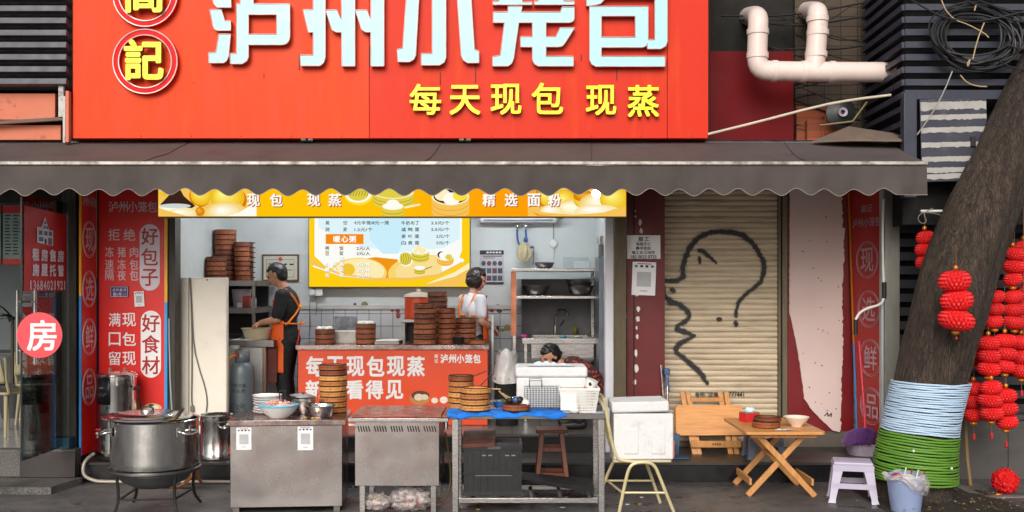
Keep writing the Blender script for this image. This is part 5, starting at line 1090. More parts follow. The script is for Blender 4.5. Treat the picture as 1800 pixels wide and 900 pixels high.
steamer_stack(786, pc(11.12), 11.12, 15, 9.0, 7, 'md', 'the slimmer pile right of the tallest on the orange counter', G1)
steamer_stack(819, pc(11.3), 11.3, 18.5, 8.8, 5, 'dk', 'the pile at the right end of the orange counter', G1)
steamer_stack(840, pc(11.06), 11.06, 16, 8.0, 1, 'dk', 'the right end of the orange counter', G1)
t = thing('dough_tub', 'white floury plastic tub behind the middle steamer pile', 'tub', (X(610,11.35), 11.35, zc))
mb = MB(); x = X(611,11.35); vs = [(x-.11,-.1,0),(x+.11,-.1,0),(x+.11,.1,0),(x-.11,.1,0),(x-.15,-.13,.13),(x+.15,-.13,.13),(x+.15,.13,.13),(x-.15,.13,.13),(x-.14,-.12,.13),(x+.14,-.12,.13),(x+.14,.12,.13),(x-.14,.12,.13),(x-.1,-.09,.02),(x+.1,-.09,.02),(x+.1,.09,.02),(x-.1,.09,.02)]
mb.add([(a, 11.35+b, zc+.001+c_) for a, b, c_ in vs], [(3,2,1,0),(0,1,5,4),(1,2,6,5),(2,3,7,6),(3,0,4,7),(4,5,9,8),(5,6,10,9),(6,7,11,10),(7,4,8,11),(8,9,13,12),(9,10,14,13),(10,11,15,14),(11,8,12,15),(12,13,14,15)], M('floury_white_tub', (206,202,194), .6, dirt=.5, ds=14)); mb.build('tub', t, bevel=.004)
t = thing('marble_slab', 'grey veined slab leaning against the tiles behind the counter', 'slab', (X(605,11.55), 11.55, zc))
mb = MB(); mb.box(X(586,11.5), X(626,11.5), 11.56, 11.59, zc+.001, Z(556,11.56), M('veined_grey_stone', (110,112,116), .4, 0, .6, 9)); mb.build('slab', t, bevel=.003)
t = thing('floured_tray', 'flat dark tray of white flour on the orange counter', 'tray', (X(685,11.2), 11.2, zc))
mb = MB(); mb.box(X(662,11.2), X(705,11.2), 11.02, 11.4, zc+.001, zc+.03, steel_dk); mb.build('tray', t, bevel=.003); mb = MB(); mb.box(X(664,11.2), X(703,11.2), 11.04, 11.38, zc+.0305, zc+.042, M('flour_white', (226,222,214), .9)); mb.build('flour', t, bevel=.006)
t = thing('metal_pot', 'small dark pot at the right end of the orange counter', 'pot', (X(806,10.98), 10.98, zc))
mb = MB(); mb.lathe([(0,0), (.045,0), (.062,.03), (.066,.075), (.07,.08), (.06,.078), (.055,.03), (0,.01)], (X(806,10.98), 10.98, zc+.001), M('dark_pot', (58,54,54), .35, .6), 24); mb.build('pot', t)
# table behind woman and orange steam pot
t = thing('back_table', 'pale topped side table against the tiled wall behind the piles', 'table', (X(790,11.95), 11.95, .352)); zb2 = Z(562, 11.8)
mb = MB(); mb.box(X(704,11.8), X(866,11.8), 11.8, 12.26, zb2-.03, zb2, M('pale_table_top', (190,184,176), .5)); mb.build('table_top', t, bevel=.003)
for a in (705, 858):
    mb = MB(); mb.box(X(a,11.8), X(a,11.8)+.04, 11.82, 12.25, .353, zb2-.031, M('pale_table_leg', (176,172,168), .5)); mb.build('leg', t)
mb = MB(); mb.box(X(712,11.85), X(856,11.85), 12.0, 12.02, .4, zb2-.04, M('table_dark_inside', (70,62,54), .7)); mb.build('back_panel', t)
t = thing('steam_pot', 'big orange red pot with pale lid on the back table', 'pot', (X(738,11.95), 11.95, zb2))
mb = MB(); x = X(736,11.95); mb.lathe([(0,0), (.15,0), (.165,.02), (.165,.25), (.175,.26)], (x, 11.95, zb2+.001), M('orange_pot', (196,70,34), .35), 32); mb.build('body', t)
mb = MB(); mb.lathe([(.178,.26), (.17,.285), (.09,.31), (.03,.32), (.03,.35), (0,.355)], (x, 11.95, zb2+.001), M('pale_lid', (200,190,176), .4), 32); mb.build('lid', t)
# utensils jar behind the woman
t = thing('utensil_jar', 'dark jar of ladles and green handled tools beside the woman', 'jar', (X(848,11.9), 11.9, zb2))
mb = MB(); mb.cyl((X(848,11.9), 11.9, zb2+.001), (X(848,11.9), 11.9, zb2+.11), .045, iron, 16); mb.build('jar', t)
mb = MB()
for dx, dz, m_ in ((-.03,.26,M('olive_handle', (90,100,60), .5)), (.0,.3,steel_dk), (.02,.24,MATS['olive_handle']), (.035,.28,iron)): mb.tube([(X(848,11.9)+dx*.4, 11.9, zb2+.05), (X(848,11.9)+dx*1.4, 11.9, zb2+dz)], .008, m_, 6)
mb.build('tool', t)
# poster, air conditioner, hooks, right part of the kitchen
t = thing('hygiene_poster', 'small poster with black heading and rows of round pictures on the back wall', 'poster', (X(865,12.28), 12.285, Z(470,12.28)))
Yp_ = 12.285; mb = MB(); pboxes(mb, [(843.5,440,885.5,499)], Yp_, Yp_+.01, M('poster_paper', (190,188,192), .6)); mb.build('sheet', t)
mb = MB(); dkh = M('poster_black', (26,26,32), .6); pboxes(mb, [(843.5,440,885.5,447.5), (845,496,885.5,498.8)], Yp_-.003, Yp_-.0005, dkh); pboxes(mb, [(848,449.5,882,451), (850,453,870,454)], Yp_-.003, Yp_-.0005, M('poster_maroon', (90,30,34), .6))
rn = random.Random(41)
for r_ in range(3):
    for c_ in range(4):
        cx, cy = 850+c_*9.7, 463+r_*13
        mb.prism([ppoly(circ(cx, cy, 4, 4.4 if r_ == 0 else 4.8, 10) if r_ == 0 else [(cx-4,cy-4.6),(cx+4,cy-4.6),(cx+4,cy+4.6),(cx-4,cy+4.6)], Yp_)], (0, Yp_-.003, 0), UX, UZ, 0, M('poster_pic_%d' % rn.randrange(5), [(70,80,96),(100,60,60),(60,62,72),(96,100,120),(48,52,60)][rn.randrange(5)]))
for k in range(5): pboxes(mb, [(855+k*5.5,442.5,859+k*5.5,445)], Yp_-.0045, Yp_-.0032, paper)
mb.build('print', t, smooth=0)
t = thing('air_conditioner', 'white wall air conditioner at the top right of the kitchen', 'air conditioner', (X(912,12.1), 12.2, Z(392,12.1)))
mb = MB(); mb.box(X(843,12.1), X(980,12.1), 12.08, 12.29, Z(391,12.1), Z(345,12.1), M('ac_white', (206,204,206), .4)); mb.build('body', t, bevel=.03, seg=4)
mb = MB(); mb.box(X(850,12.1), X(972,12.1), 12.075, 12.1, Z(388,12.1), Z(386,12.1), M('ac_slot', (70,70,74), .6)); mb.build('outlet', t)
t = thing('hose_faucet', 'pair of round wall taps with blue hoses and a rag hanging from them', 'tap', (X(920,12.2), 12.2, Z(400,12.2)))
mb = MB()
for a in (909.5, 924): mb.ell((X(a,12.2), 12.18, Z(397.5,12.2)), L(4.4,12.2), chrome, 16, 10); mb.cyl((X(a,12.2), 12.2, Z(397.5,12.2)), (X(a,12.2), 12.3, Z(397.5,12.2)), .012, chrome, 8)
mb.build('tap_knob', t)
mb = MB(); blu = M('blue_hose', (44,84,140), .4); P_ = lambda a, b, d=12.17: (X(a,d), d, Z(b,d))
mb.tube([P_(909,403), P_(909,415), P_(911,428), P_(918,436), P_(930,436), P_(938,434)], .013, blu, 8, smooth=2); mb.tube([P_(924,403), P_(925,415), P_(924,430)], .012, blu, 8, smooth=1); mb.ell(P_(924,422), (L(4,12.17), .02, L(6,12.17)), blu, 12, 8); mb.tube([P_(938,434), P_(938,450), P_(937,466)], .008, steel_dk, 6); mb.build('hose', t)
rg = thing('rag', 'beige rag hanging from the blue hose taps', 'rag', P_(920,440)); rm = M('beige_rag', (176,164,128), .9, 0, .2, 12)
mb = MB()
def ragf(u, v):
    a = 2*math.pi*u; w = (L(4,12.17)+L(8,12.17)*math.sin(min(1,v*1.5)*math.pi*.6))*(1+.18*math.sin(a*5+v*4)); w *= (1 if v < .75 else 1-(v-.75)*2.4)
    return Vector((P_(920+2*v,427)[0]+w*math.cos(a), 12.13+w*.5*math.sin(a), Z(426+34*v,12.17)))
mb.grid(ragf, 40, 14, rm); mb.build('cloth', rg, smooth=80)
t = thing('wall_socket', 'round white socket with hanging cable high on the right of the kitchen wall', 'socket', P_(972,428,12.28))
mb = MB(); mb.lathe([(L(8,12.28),0), (L(8,12.28),.02), (L(6,12.28),.03), (0,.03)], P_(972.5,428,12.295), white_pl, 24, (0,-1,0)); mb.build('box', t)
mb = MB(); mb.tube([P_(973,387,12.28), P_(973,410,12.28), P_(972.5,420,12.28)], .005, cg, 5); mb.tube([P_(972,437,12.28), P_(974,445,12.28), P_(971,455,12.28), P_(975,460,12.28)], .006, white_pl, 5, smooth=1); mb.build('wire', t)
# rack + sink
YK = 11.35
rk2 = thing('steel_rack', 'stainless rack of bowls above the sink on the right of the kitchen', 'rack', (X(982,YK), 11.6, .352))
zl = [Z(474,YK), Z(522,YK), Z(593,YK)]
for a, y in ((904,YK), (1051,YK), (904,12.1), (1051,12.1)):
    mb = MB(); x = X(a,YK) if y == YK else X(a,YK)+(.0 if a < 950 else -.0); mb.box(x-.02, x+.02, y, y+.04, .353, zl[0]-.021, steel); mb.build('leg', rk2, bevel=.003)
for z_ in zl[:2]:
    mb = MB(); mb.box(X(904,YK)-.022, X(1051,YK)+.022, YK-.01, 12.15, z_-.02, z_+.012, steel); mb.build('shelf', rk2, bevel=.004)
mb = MB(); mb.box(X(918,YK), X(1047,YK), 12.16, 12.18, zl[2], zl[0]-.1, M('rack_backing', (112,112,116), .5)); mb.build('back_sheet', rk2)
mb = MB(); mb.box(X(903,YK)-.03, X(908,YK)-.005, YK-.012, 12.1, zl[2]+.02, zl[0]-.02, M('orange_reflection_tint', (186,118,92), .35, .9, .4, 4)); mb.build('reflection_sheet', rk2)  # added orange sheet stands in for the reflection on the rack post
sk = thing('sink', 'stainless sink with curved tap below the steel rack', 'sink', (X(985,YK), YK, .352))
mb = MB(); z_ = zl[2]; x0, x1 = X(918,YK-.2), X(1060,YK-.2); mb.box(x0, x1, YK-.2, YK-.17, z_-.06, z_, steel); mb.box(x0, x1, 11.95, 12.14, z_-.04, z_, steel); mb.box(x0, x0+.12, YK-.169, 11.949, z_-.04, z_, steel); mb.box(x1-.12, x1, YK-.169, 11.949, z_-.04, z_, steel); mb.build('sink_top', sk, bevel=.003)
mb = MB(); mb.box(x0+.1, x1-.1, YK-.165, 11.94, z_-.24, z_-.22, steel_dk); mb.box(x0+.1, x1-.1, YK-.165, YK-.155, z_-.219, z_-.041, steel); mb.box(x0+.1, x0+.115, YK-.15, 11.93, z_-.219, z_-.041, steel); mb.box(x1-.115, x1-.1, YK-.15, 11.93, z_-.219, z_-.041, steel); mb.build('basin', sk)
for a in (x0+.02, x1-.05, (x0+x1)/2+.1):
    mb = MB(); mb.box(a, a+.035, YK-.19, YK-.155, .353, z_-.061, steel); mb.build('leg', sk, bevel=.003)
mb = MB(); mb.box(x0+.056, x1-.051, YK-.185, YK-.16, .75, .78, steel); mb.build('rail', sk)
mb = MB(); mb.tube([(X(976,11.95), 11.96, z_+.001), (X(976,11.95), 11.96, Z(556,11.95)), (X(979,11.95), 11.93, Z(546,11.95)), (X(987,11.95), 11.88, Z(543,11.95)), (X(995,11.95), 11.84, Z(546,11.95)), (X(998,11.95), 11.82, Z(554,11.95))], .013, chrome, 10, smooth=2); mb.cyl((X(976,11.95), 11.96, z_), (X(976,11.95), 11.96, z_+.1), .02, chrome, 12); mb.bar((X(985,11.95), 11.95, Z(572,11.95)), (X(992,11.95), 11.93, Z(562,11.95)), .014, .014, iron); mb.build('tap', sk)
def steel_bowl(px, zbase, Y, rpx, hpx, label, n=1, mat=steel_dk, name='steel_bowl', tilt=0):
    x, z0_ = X(px, Y), zbase+.001; r, h = L(rpx, Y), L(hpx, Y)
    mb = MB(); mb.lathe([(0,0), (r*.55,0), (r*.72,h*.15), (r*.9,h*.7), (r*.93,h*.95), (r*1.0,h), (r*1.0,h*1.04), (r*.9,h*1.0), (r*.86,h*.7), (r*.68,h*.18), (0,h*.06)], (x, Y, z0_), mat, 36)
    o = mb.build(name, base=(x, Y, z0_)); o.rotation_euler.y = tilt; return tag(o, label, 'bowl')
steel_bowl(957, zl[0]+.013, 11.5, 18, 10.5, 'dull steel bowl on the top shelf of the steel rack')
steel_bowl(942, zl[1]+.013, 11.5, 25, 17, 'wide steel bowl on the left of the middle rack shelf')
steel_bowl(1020, zl[1]+.013, 11.5, 25, 17, 'steel bowl under another bowl on the right of the middle rack shelf')
steel_bowl(1016, zl[1]+.013+L(17,11.5)*.75, 11.5, 25, 13, 'tilted dark bowl resting on top of the right rack bowl', tilt=R(6))
t = thing('clear_box', 'pale plastic lid and box standing on the top shelf of the steel rack', 'box', (X(1018,11.8), 11.8, zl[0]+.013))
mb = MB(); mb.box(X(1008,11.8), X(1037,11.8), 11.7, 11.95, zl[0]+.013, Z(459,11.7), M('milky_plastic', (176,186,184), .35)); mb.build('box', t, bevel=.01)
mb = MB(); xf = Matrix.Translation((X(1012,11.98), 11.99, Z(465,11.9))) @ Matrix.Rotation(R(14), 4, 'X'); mb.box(-L(22,11.9), L(22,11.9), -.006, .006, -.05, L(14,11.9), MATS['milky_plastic'], xf); mb.build('lid', t, bevel=.02, seg=4)
t = thing('steel_cabinet', 'tall grey steel cupboard edge at the right end of the kitchen', 'cupboard', (X(1056,11.0), 11.2, .352))
mb = MB(); mb.box(X(1053,10.75), xr-.003, 10.75, 11.3, .353, Z(450,10.75), M('grey_cupboard_steel', (128,134,140), .35, .8)); mb.build('body', t, bevel=.004)
mb = MB(); mb.cyl((X(1064,10.85), 10.88, Z(450,10.75)+.001), (X(1064,10.85), 10.88, Z(450,10.75)+.12), .07, steel_dk, 20); mb.cyl((X(1064,10.85), 10.88, Z(450,10.75)+.121), (X(1064,10.85), 10.88, Z(450,10.75)+.21), .085, steel, 20); mb.build('tin', t)
for px, c_, lab, w_, h_ in ((921,(150,40,110),'pink cloth on the left edge of the sink',8,6), (990,(60,130,150),'blue scouring pad on the sink edge',7,4), (1016,(176,180,174),'white saucer on the right of the sink',7,3), (1011,(150,150,60),'yellow green sponge bottles behind the sink',4,14)):
    Yq = 11.25 if c_ != (150,150,60) else 12.05
    mb = MB(); mb.ell((X(px,Yq), Yq, z_+L(h_,Yq)/2), (L(w_,Yq), .05, L(h_,Yq)/2+.003), M('sink_item_%d' % px, c_, .5), 14, 10, wob=.15, ws=8); tag(mb.build({921:'cloth',990:'scourer',1016:'saucer',1011:'bottle'}[px], base=(X(px,Yq), Yq, z_)), lab, 'kitchen item')
# black bin with bag
bn = thing('waste_bin', 'black bin lined with a crumpled silvery bag between counter and sink', 'bin', (X(891,10.95), 10.95, .352))
mb = MB(); x = X(891,10.95); mb.lathe([(.0,0), (.12,0), (.135,.5), (.13,.5), (.11,.02), (0,.02)], (x, 10.95, .353), black_void, 28); mb.build('bucket', bn)
bag_m = M('silvery_bag', (196,192,190), .3, 0, .1, 10, bump=.004, bs=24)
def bagf(u, v):
    a = 2*math.pi*u; r = .15*(1-.35*v)*(1+.14*mnoise.noise(Vector((math.cos(a)*2, math.sin(a)*2, v*3)))); z_b = .80+.33*v+.03*math.sin(3*a)*v
    return Vector((x+r*math.cos(a), 10.95+r*math.sin(a), z_b+.03*mnoise.noise(Vector((a, v*5, 2)))))
mb = MB(); mb.grid(bagf, 40, 16, bag_m); mb.build('bin_bag', bn, smooth=60)
# extra pale board beside the counter's right end
t = thing('white_board', 'pale upright board end right of the orange counter', 'board', (X(868,11.5), 11.5, .352))
mb = MB(); mb.box(X(864,11.5), X(868,11.5), 11.45, 11.7, .353, 1.5, plaster); mb.build('board', t, bevel=.003)
# ================================================================ street: left group
# hot water urn
UR = thing('water_boiler', 'tall steel hot water boiler with black control panel by the red banner', 'boiler', (X(205,9.78), 9.78, .186))
ux, uy = X(206,9.78), 9.78
mb = MB(); mb.lathe([(.175,.0), (.182,.01), (.182,.04), (.176,.045)], (ux, uy, .186), iron, 36); mb.build('base', UR)
mb = MB(); mb.lathe([(.178,.045), (.18,.05), (.18,.1), (.176,.105), (.176,.70), (.18,.71), (.18,.79), (.172,.8), (.15,.805), (0,.81)], (ux, uy, .186), chrome, 48); mb.build('body', UR)
mb = MB(); mb.lathe([(.185,.79), (.187,.80), (.18,.812), (.1,.83), (0,.835)], (ux, uy, .186), chrome, 40)
for a in (-.07, .07): mb.tube([(ux+a, uy-.02, 1.02), (ux+a, uy-.02, 1.05), (ux+a, uy+.03, 1.05), (ux+a, uy+.03, 1.02)], .006, chrome, 6)
mb.build('lid', UR)
def curved_panel(cx, cy, r, a0, a1, z0, z1, mat, mbx, n=10):
    vs = [];
    for i in range(n+1):
        a = a0+(a1-a0)*i/n; vs += [Vector((cx+r*math.sin(a), cy-r*math.cos(a), z0)), Vector((cx+r*math.sin(a), cy-r*math.cos(a), z1))]
    mbx.add(vs, [(2*i, 2*i+2, 2*i+3, 2*i+1) for i in range(n)], mat)
mb = MB(); curved_panel(ux, uy, .182, -.98, 0.02, .72, .98, M('panel_black', (24,25,28), .3), mb); o = mb.build('control_panel', UR, smooth=60); o.modifiers.new('t', 'SOLIDIFY').thickness = .008
mb = MB(); curved_panel(ux, uy, .187, -.64, -.34, .87, .885, M('lcd_olive', (120,120,70), .3), mb)
rn = random.Random(51)
for k in range(9): curved_panel(ux, uy, .187, -.78+.07*k, -.74+.07*k, .80+.01*(k % 3), .81+.01*(k % 3), MATS['grey_ink'], mb, 1)
mb.build('display', UR, smooth=0)
mb = MB(); curved_panel(ux, uy, .178, -.72, -.28, .38, .64, steel_dk, mb); o = mb.build('gauge_plate', UR, smooth=60)
mb = MB()
for a in (.35, 1.15):
    mb.bar((ux+.186*math.sin(a), uy-.186*math.cos(a), .98), (ux+.19*math.sin(a), uy-.19*math.cos(a), .90), .018, .012, chrome); 
mb.bar((ux+.186*math.sin(1.3), uy-.186*math.cos(1.3), .87), (ux+.25*math.sin(1.3), uy-.25*math.cos(1.3), .87), .02, .02, iron)
mb.build('latch', UR)
mb = MB(); mb.cyl((ux-.1, uy-.15, .47), (ux-.1, uy-.23, .46), .012, chrome, 10); mb.cyl((ux-.1, uy-.22, .46), (ux-.1, uy-.22, .415), .01, chrome, 8); mb.box(ux-.125, ux-.075, uy-.2, uy-.19, .485, .5, M('tap_red', (170,24,24), .4)); mb.build('tap', UR)
mb = MB(); mb.tube([(ux+.19, uy-.1, .86), (ux+.23, uy-.12, .86), (ux+.25, uy-.1, .75), (ux+.26, uy-.05, .6)], .009, iron, 6, smooth=2); mb.build('power_lead', UR)
# stove stand, burner and stock pot
PX, PY = X(270,8.35), 8.38
sd_ = thing('pot_stand', 'round iron gas stove stand on bent legs carrying the big stock pot', 'stand', (PX, PY, 0))
zst = .35
mb = MB(); mb.tube([(PX+.355*math.cos(a), PY+.355*math.sin(a), zst) for a in [2*math.pi*k/48 for k in range(48)]], .016, steel_dk, 10, True); mb.build('ring', sd_)
for a in (-2.2, -.78, .75, 2.35):
    d = Vector((math.cos(a), math.sin(a), 0)); c = Vector((PX, PY, 0)); mb = MB()
    mb.tube([c+d*.35+UZ*zst, c+d*.33+UZ*.2, c+d*.34+UZ*.09, c+d*.40+UZ*.012], .013, iron, 8, smooth=1); mb.build('leg', sd_)
mb = MB()
for a, b in ((-2.2,-.78), (-.78,.75), (.75,2.35), (2.35,-2.2)):
    mb.bar((PX+.33*math.cos(a), PY+.33*math.sin(a), .14), (PX+.33*math.cos(b), PY+.33*math.sin(b), .14), .02, .012, iron)
mb.build('brace', sd_)
mb = MB(); mb.lathe([(.29,zst-.015), (.30,zst-.03), (.26,zst-.09), (.16,zst-.145), (.05,zst-.165), (0,zst-.168)], (PX, PY, 0), M('galvanised_bowl', (120,122,124), .45, .7, .2, 5, dirt=.5), 40); mb.build('burner_bowl', sd_)
pt = thing('stock_pot', 'huge shiny steel stock pot with lid half aside and ladle handle', 'pot', (PX, PY, zst+.018))
zp = zst+.018; zrm = .755; R0 = .345
mb = MB(); mb.lathe([(0,zp), (R0-.02,zp), (R0-.005,zp+.01), (R0,zp+.03), (R0,zp+.06), (R0,zrm-.05), (R0,zrm-.01), (R0+.012,zrm), (R0+.004,zrm+.004), (R0-.012,zrm-.004), (R0-.014,zp+.05), (0,zp+.04)], (PX, PY, 0), chrome, 72); mb.build('body', pt)
mb = MB(); xf = Matrix.Translation((PX-.05, PY-.035, zrm+.014)) @ Matrix.Rotation(R(1.2), 4, 'Y'); ml = MB(); ml.lathe([(.352,0), (.356,.006), (.35,.012), (.31,.016), (.30,.026), (.25,.03), (.24,.038), (.18,.042), (.1,.045), (.05,.045), (.045,.06), (0,.062)], (0,0,0), chrome, 72)
mb.add([xf @ v for v in ml.v], ml.f, chrome); mb.build('lid', pt)
mb = MB(); mb.tube([xf @ Vector((-.05,0,.045)), xf @ Vector((-.04,0,.085)), xf @ Vector((.04,0,.085)), xf @ Vector((.05,0,.045))], .008, iron, 8, smooth=2); mb.build('lid_knob', pt)
for s_ in (-1, 1):
    mb = MB(); a = .25 if s_ > 0 else math.pi-.25+math.pi*.0; a = -.5 if s_ > 0 else math.pi+.5
    c = Vector((PX+R0*math.cos(a), PY+R0*math.sin(a), zrm-.1)); d = Vector((math.cos(a), math.sin(a), 0)); s2 = Vector((-d.y, d.x, 0))
    mb.tube([c+s2*.075+UZ*.02, c+s2*.075+d*.05+UZ*.015, c+s2*.05+d*.075, c-s2*.05+d*.075, c-s2*.075+d*.05+UZ*.015, c-s2*.075+UZ*.02], .011, chrome, 10, smooth=2)
    for q in (-.075, .075): mb.box(-.02, .02, -.004, .004, -.035, .035, chrome, Matrix.Translation(c+s2*q+d*.004+UZ*.02) @ Matrix.Rotation(a+math.pi/2, 4, 'Z'))
    mb.build('handle', pt)
mb = MB(); mb.tube([(PX+.19, PY-.12, zrm-.1), (PX+.22, PY-.15, zrm+.02), (PX+.285, PY-.17, zrm+.105)], .016, M('dark_wood_handle', (60,38,28), .5), 8); mb.build('ladle', pt)
bk = thing('steel_bucket', 'open straight sided steel bucket with side handles behind the stock pot', 'bucket', (X(378,9.75), 9.78, .187))
bx_, by_ = X(379,9.75), 9.78; r = L(28,9.75); zt_ = .61
mb = MB(); mb.lathe([(0,.187), (r-.01,.187), (r,.2), (r,.25), (r-.003,.255), (r-.003,zt_-.07), (r,zt_-.065), (r,zt_-.01), (r+.01,zt_), (r-.002,zt_+.003), (r-.012,zt_-.01), (r-.014,.22), (0,.21)], (bx_, by_, 0), chrome, 44); mb.build('body', bk)
for a in (-.9, math.pi-.1):
    d = Vector((math.cos(a), math.sin(a), 0)); s2 = Vector((-d.y, d.x, 0)); c = Vector((bx_, by_, zt_-.1))+d*r; mb = MB()
    mb.tube([c+s2*.04+UZ*.02, c+s2*.045+d*.03, c+d*.045-UZ*.02, c-s2*.045+d*.03, c-s2*.04+UZ*.02], .007, chrome, 8, smooth=2); mb.box(-.05, .05, -.004, .004, -.012, .03, chrome, Matrix.Translation(c+UZ*.01) @ Matrix.Rotation(a+math.pi/2, 4, 'Z')); mb.build('handle', bk)
t = thing('gas_pipe', 'pale gas pipe running along the foot of the step behind the stock pot', 'pipe', (X(250,9.4), 9.5, 0))
mb = MB(); pg = M('pale_gas_pipe', (170,160,148), .45, .3, .15, 6, dirt=.4); mb.tube([(X(165,9.62), 9.62, .26), (X(152,9.55), 9.54, .22), (X(145,9.5), 9.5, .15), (X(148,9.5), 9.5, .07), (X(165,9.5), 9.5, .03), (X(180,9.5), 9.5, .02), (X(300,9.5), 9.5, .02), (X(420,9.5), 9.5, .02), (X(600,9.5), 9.5, .02)], .016, pg, 10, smooth=2); mb.build('pipe_run', t)
t = thing('gas_hose', 'orange gas hose looping to the burner under the stock pot', 'hose', (X(330,8.7), 8.8, .1))
mb = MB(); mb.tube([(X(350,9.4), 9.45, .03), (X(348,9.2), 9.2, .12), (X(342,9), 9.0, .24), (X(336,8.8), 8.85, .2), (X(318,8.7), 8.7, .13), (PX+.12, PY+.05, .17)], .015, M('orange_gas_hose', (212,128,22), .4), 8, smooth=2); mb.build('hose_run', t)
# ================================================================ left steel counter (turned a few degrees)
CX0, CX1, CY = X(404,8.3), X(605,8.3), 8.3
c1 = thing('steel_counter', 'boxy stainless counter with pay sheets on its front, left of the griddle table', 'counter', ((CX0+CX1)/2, CY, 0))
ztc = Z(738,8.3)
mb = MB(); mb.box(CX0-.01, CX1+.01, CY-.02, CY+.66, ztc-.045, ztc, steel_top); mb.build('counter_top', c1, bevel=.004)
mb = MB(); mb.box(CX0+.01, CX1-.02, CY+.002, CY+.64, .045, ztc-.046, steel_h); mb.build('cabinet', c1, bevel=.004)
for a in (CX0+.03, CX1-.09):
    for b in (CY+.01, CY+.57):
        mb = MB(); mb.box(a, a+.05, b, b+.05, 0.0, .044, steel_dk); mb.build('leg', c1)
TH = R(4.5); c1.rotation_euler.z = TH
def on_c1(px, dy):
    """a point on the turned counter: px read at its front edge, dy metres in from the front"""
    v = Matrix.Rotation(TH, 3, 'Z') @ Vector((X(px,8.3)-(CX0+CX1)/2, dy, 0)); return (v.x+(CX0+CX1)/2, CY+v.y)
for px, lab in (((417,751,443,790), 'white payment sheet at the left of the steel counter front'), ((523,750,550,792), 'white payment sheet at the right of the steel counter front')):
    s_ = pay_sheet(px, 8.29, lab); c_ = on_c1((px[0]+px[2])/2, -.001); s_.location.x, s_.location.y = c_; s_.rotation_euler.z = TH
zt1 = ztc+.001
# things on it
melamine = M('white_melamine', (236,234,232), .25, 0, .03, 4)
x, y = on_c1(457, .44)
for k in range(7):
    mb = MB(); r = .125; rn = random.Random(60+k); ox, oy = rn.uniform(-.008,.008), rn.uniform(-.008,.008)
    mb.lathe([(0,0), (r*.6,0), (r*.75,.006), (r*.97,.02), (r,.022), (r,.026), (r*.95,.025), (r*.72,.011), (0,.006)], (x+ox, y+oy, zt1+.022*k), melamine, 30)
    o = mb.build('plate', base=(x+ox, y+oy, zt1+.022*k)); tag(o, '%s white plate of the stack on the steel counter' % (ORD[6-k] if k else 'bottom'), 'plate', 'white plates stacked on the steel counter')
x, y = on_c1(485, .16)
bw = thing('food_bowl', 'white blue rimmed bowl heaped with pink and white shreds', 'bowl', (x, y, zt1))
r = .165
mb = MB(); mb.lathe([(0,0), (r*.45,0), (r*.5,.006), (r*.8,.05), (r,.105), (r*.985,.108), (r*.78,.055), (0,.012)], (x, y, zt1), melamine, 44); mb.build('bowl', bw)
mb = MB(); mb.lathe([(r*.965,.092), (r*1.004,.105), (r*1.004,.1075), (r*.985,.109)], (x, y, zt1), M('blue_rim', (120,196,220), .3), 44); mb.build('rim', bw)
mb = MB(); rn = random.Random(71); fm = [M('shred_pink', (226,170,160), .6), M('shred_white', (236,224,216), .6), M('shred_tan', (222,170,110), .6), M('shred_red', (190,84,78), .6)]
mb.ell((x, y, zt1+.075), (r*.85, r*.85, .055), fm[0], 24, 12, wob=.1, ws=9)
for k in range(240):
    a, q = rn.uniform(0,6.28), r*.82*math.sqrt(rn.random()); h_ = .08+.05*(1-(q/(r*.82))**2)+rn.uniform(0,.014); d = rn.uniform(0,6.28); c_ = Vector((x+q*math.cos(a), y+q*math.sin(a), zt1+h_))
    mb.tube([c_-Vector((math.cos(d),math.sin(d),.2))*.014, c_+Vector((0,0,.005)), c_+Vector((math.cos(d),math.sin(d),-.2))*.014], .0042, rn.choice(fm), 4)
setting(mb.build('food', bw), 'stuff')
mb = MB(); mb.bar((x+.045, y-.02, zt1+.1), (x+.04, y-.03, zt1+.2), .012, .006, iron); mb.build('chopstick', bw)
x, y = on_c1(522, .42)
t = thing('steel_pan', 'small steel pan with dark lid tilted on it, behind the food bowl', 'pan', (x, y, zt1))
mb = MB(); mb.lathe([(0,0), (.095,0), (.1,.01), (.1,.13), (.11,.135), (.1,.136), (.094,.13), (.09,.02), (0,.015)], (x, y, zt1), steel, 36); mb.build('body', t)
mb = MB(); ml = MB(); ml.lathe([(.112,0), (.11,.008), (.06,.02), (.012,.024), (.012,.04), (0,.042)], (0,0,0), steel_dk, 36); xf = Matrix.Translation((x-.01, y, zt1+.142)) @ Matrix.Rotation(R(5), 4, 'Y'); mb.add([xf @ v for v in ml.v], ml.f, steel_dk); mb.build('lid', t)
mb = MB(); mb.bar((x-.1, y-.02, zt1+.12), (x-.18, y-.05, zt1+.15), .02, .012, iron); mb.build('handle', t)
t = thing('bulldog_clip', 'black metal clip frame standing on the food bowl edge', 'clip', (x-.14, y-.12, zt1+.12))
mb = MB(); mb.tube([(x-.16, y-.2, zt1+.13), (x-.16, y-.2, zt1+.21), (x-.11, y-.2, zt1+.21), (x-.11, y-.2, zt1+.13)], .0045, iron, 6); mb.bar((x-.17, y-.2, zt1+.13), (x-.10, y-.2, zt1+.13), .02, .012, iron); mb.build('frame', t)
x, y = on_c1(557, .2)
t = thing('mixing_bowl', 'steel mixing bowl with chopsticks standing in pale soup on the counter', 'bowl', (x, y, zt1)); r = .132
mb = MB(); mb.lathe([(0,0), (r*.7,0), (r*.76,.01), (r*.93,.085), (r*1.02,.09), (r*1.02,.095), (r*.92,.092), (r*.74,.02), (0,.012)], (x, y, zt1), chrome, 44); mb.build('bowl', t)
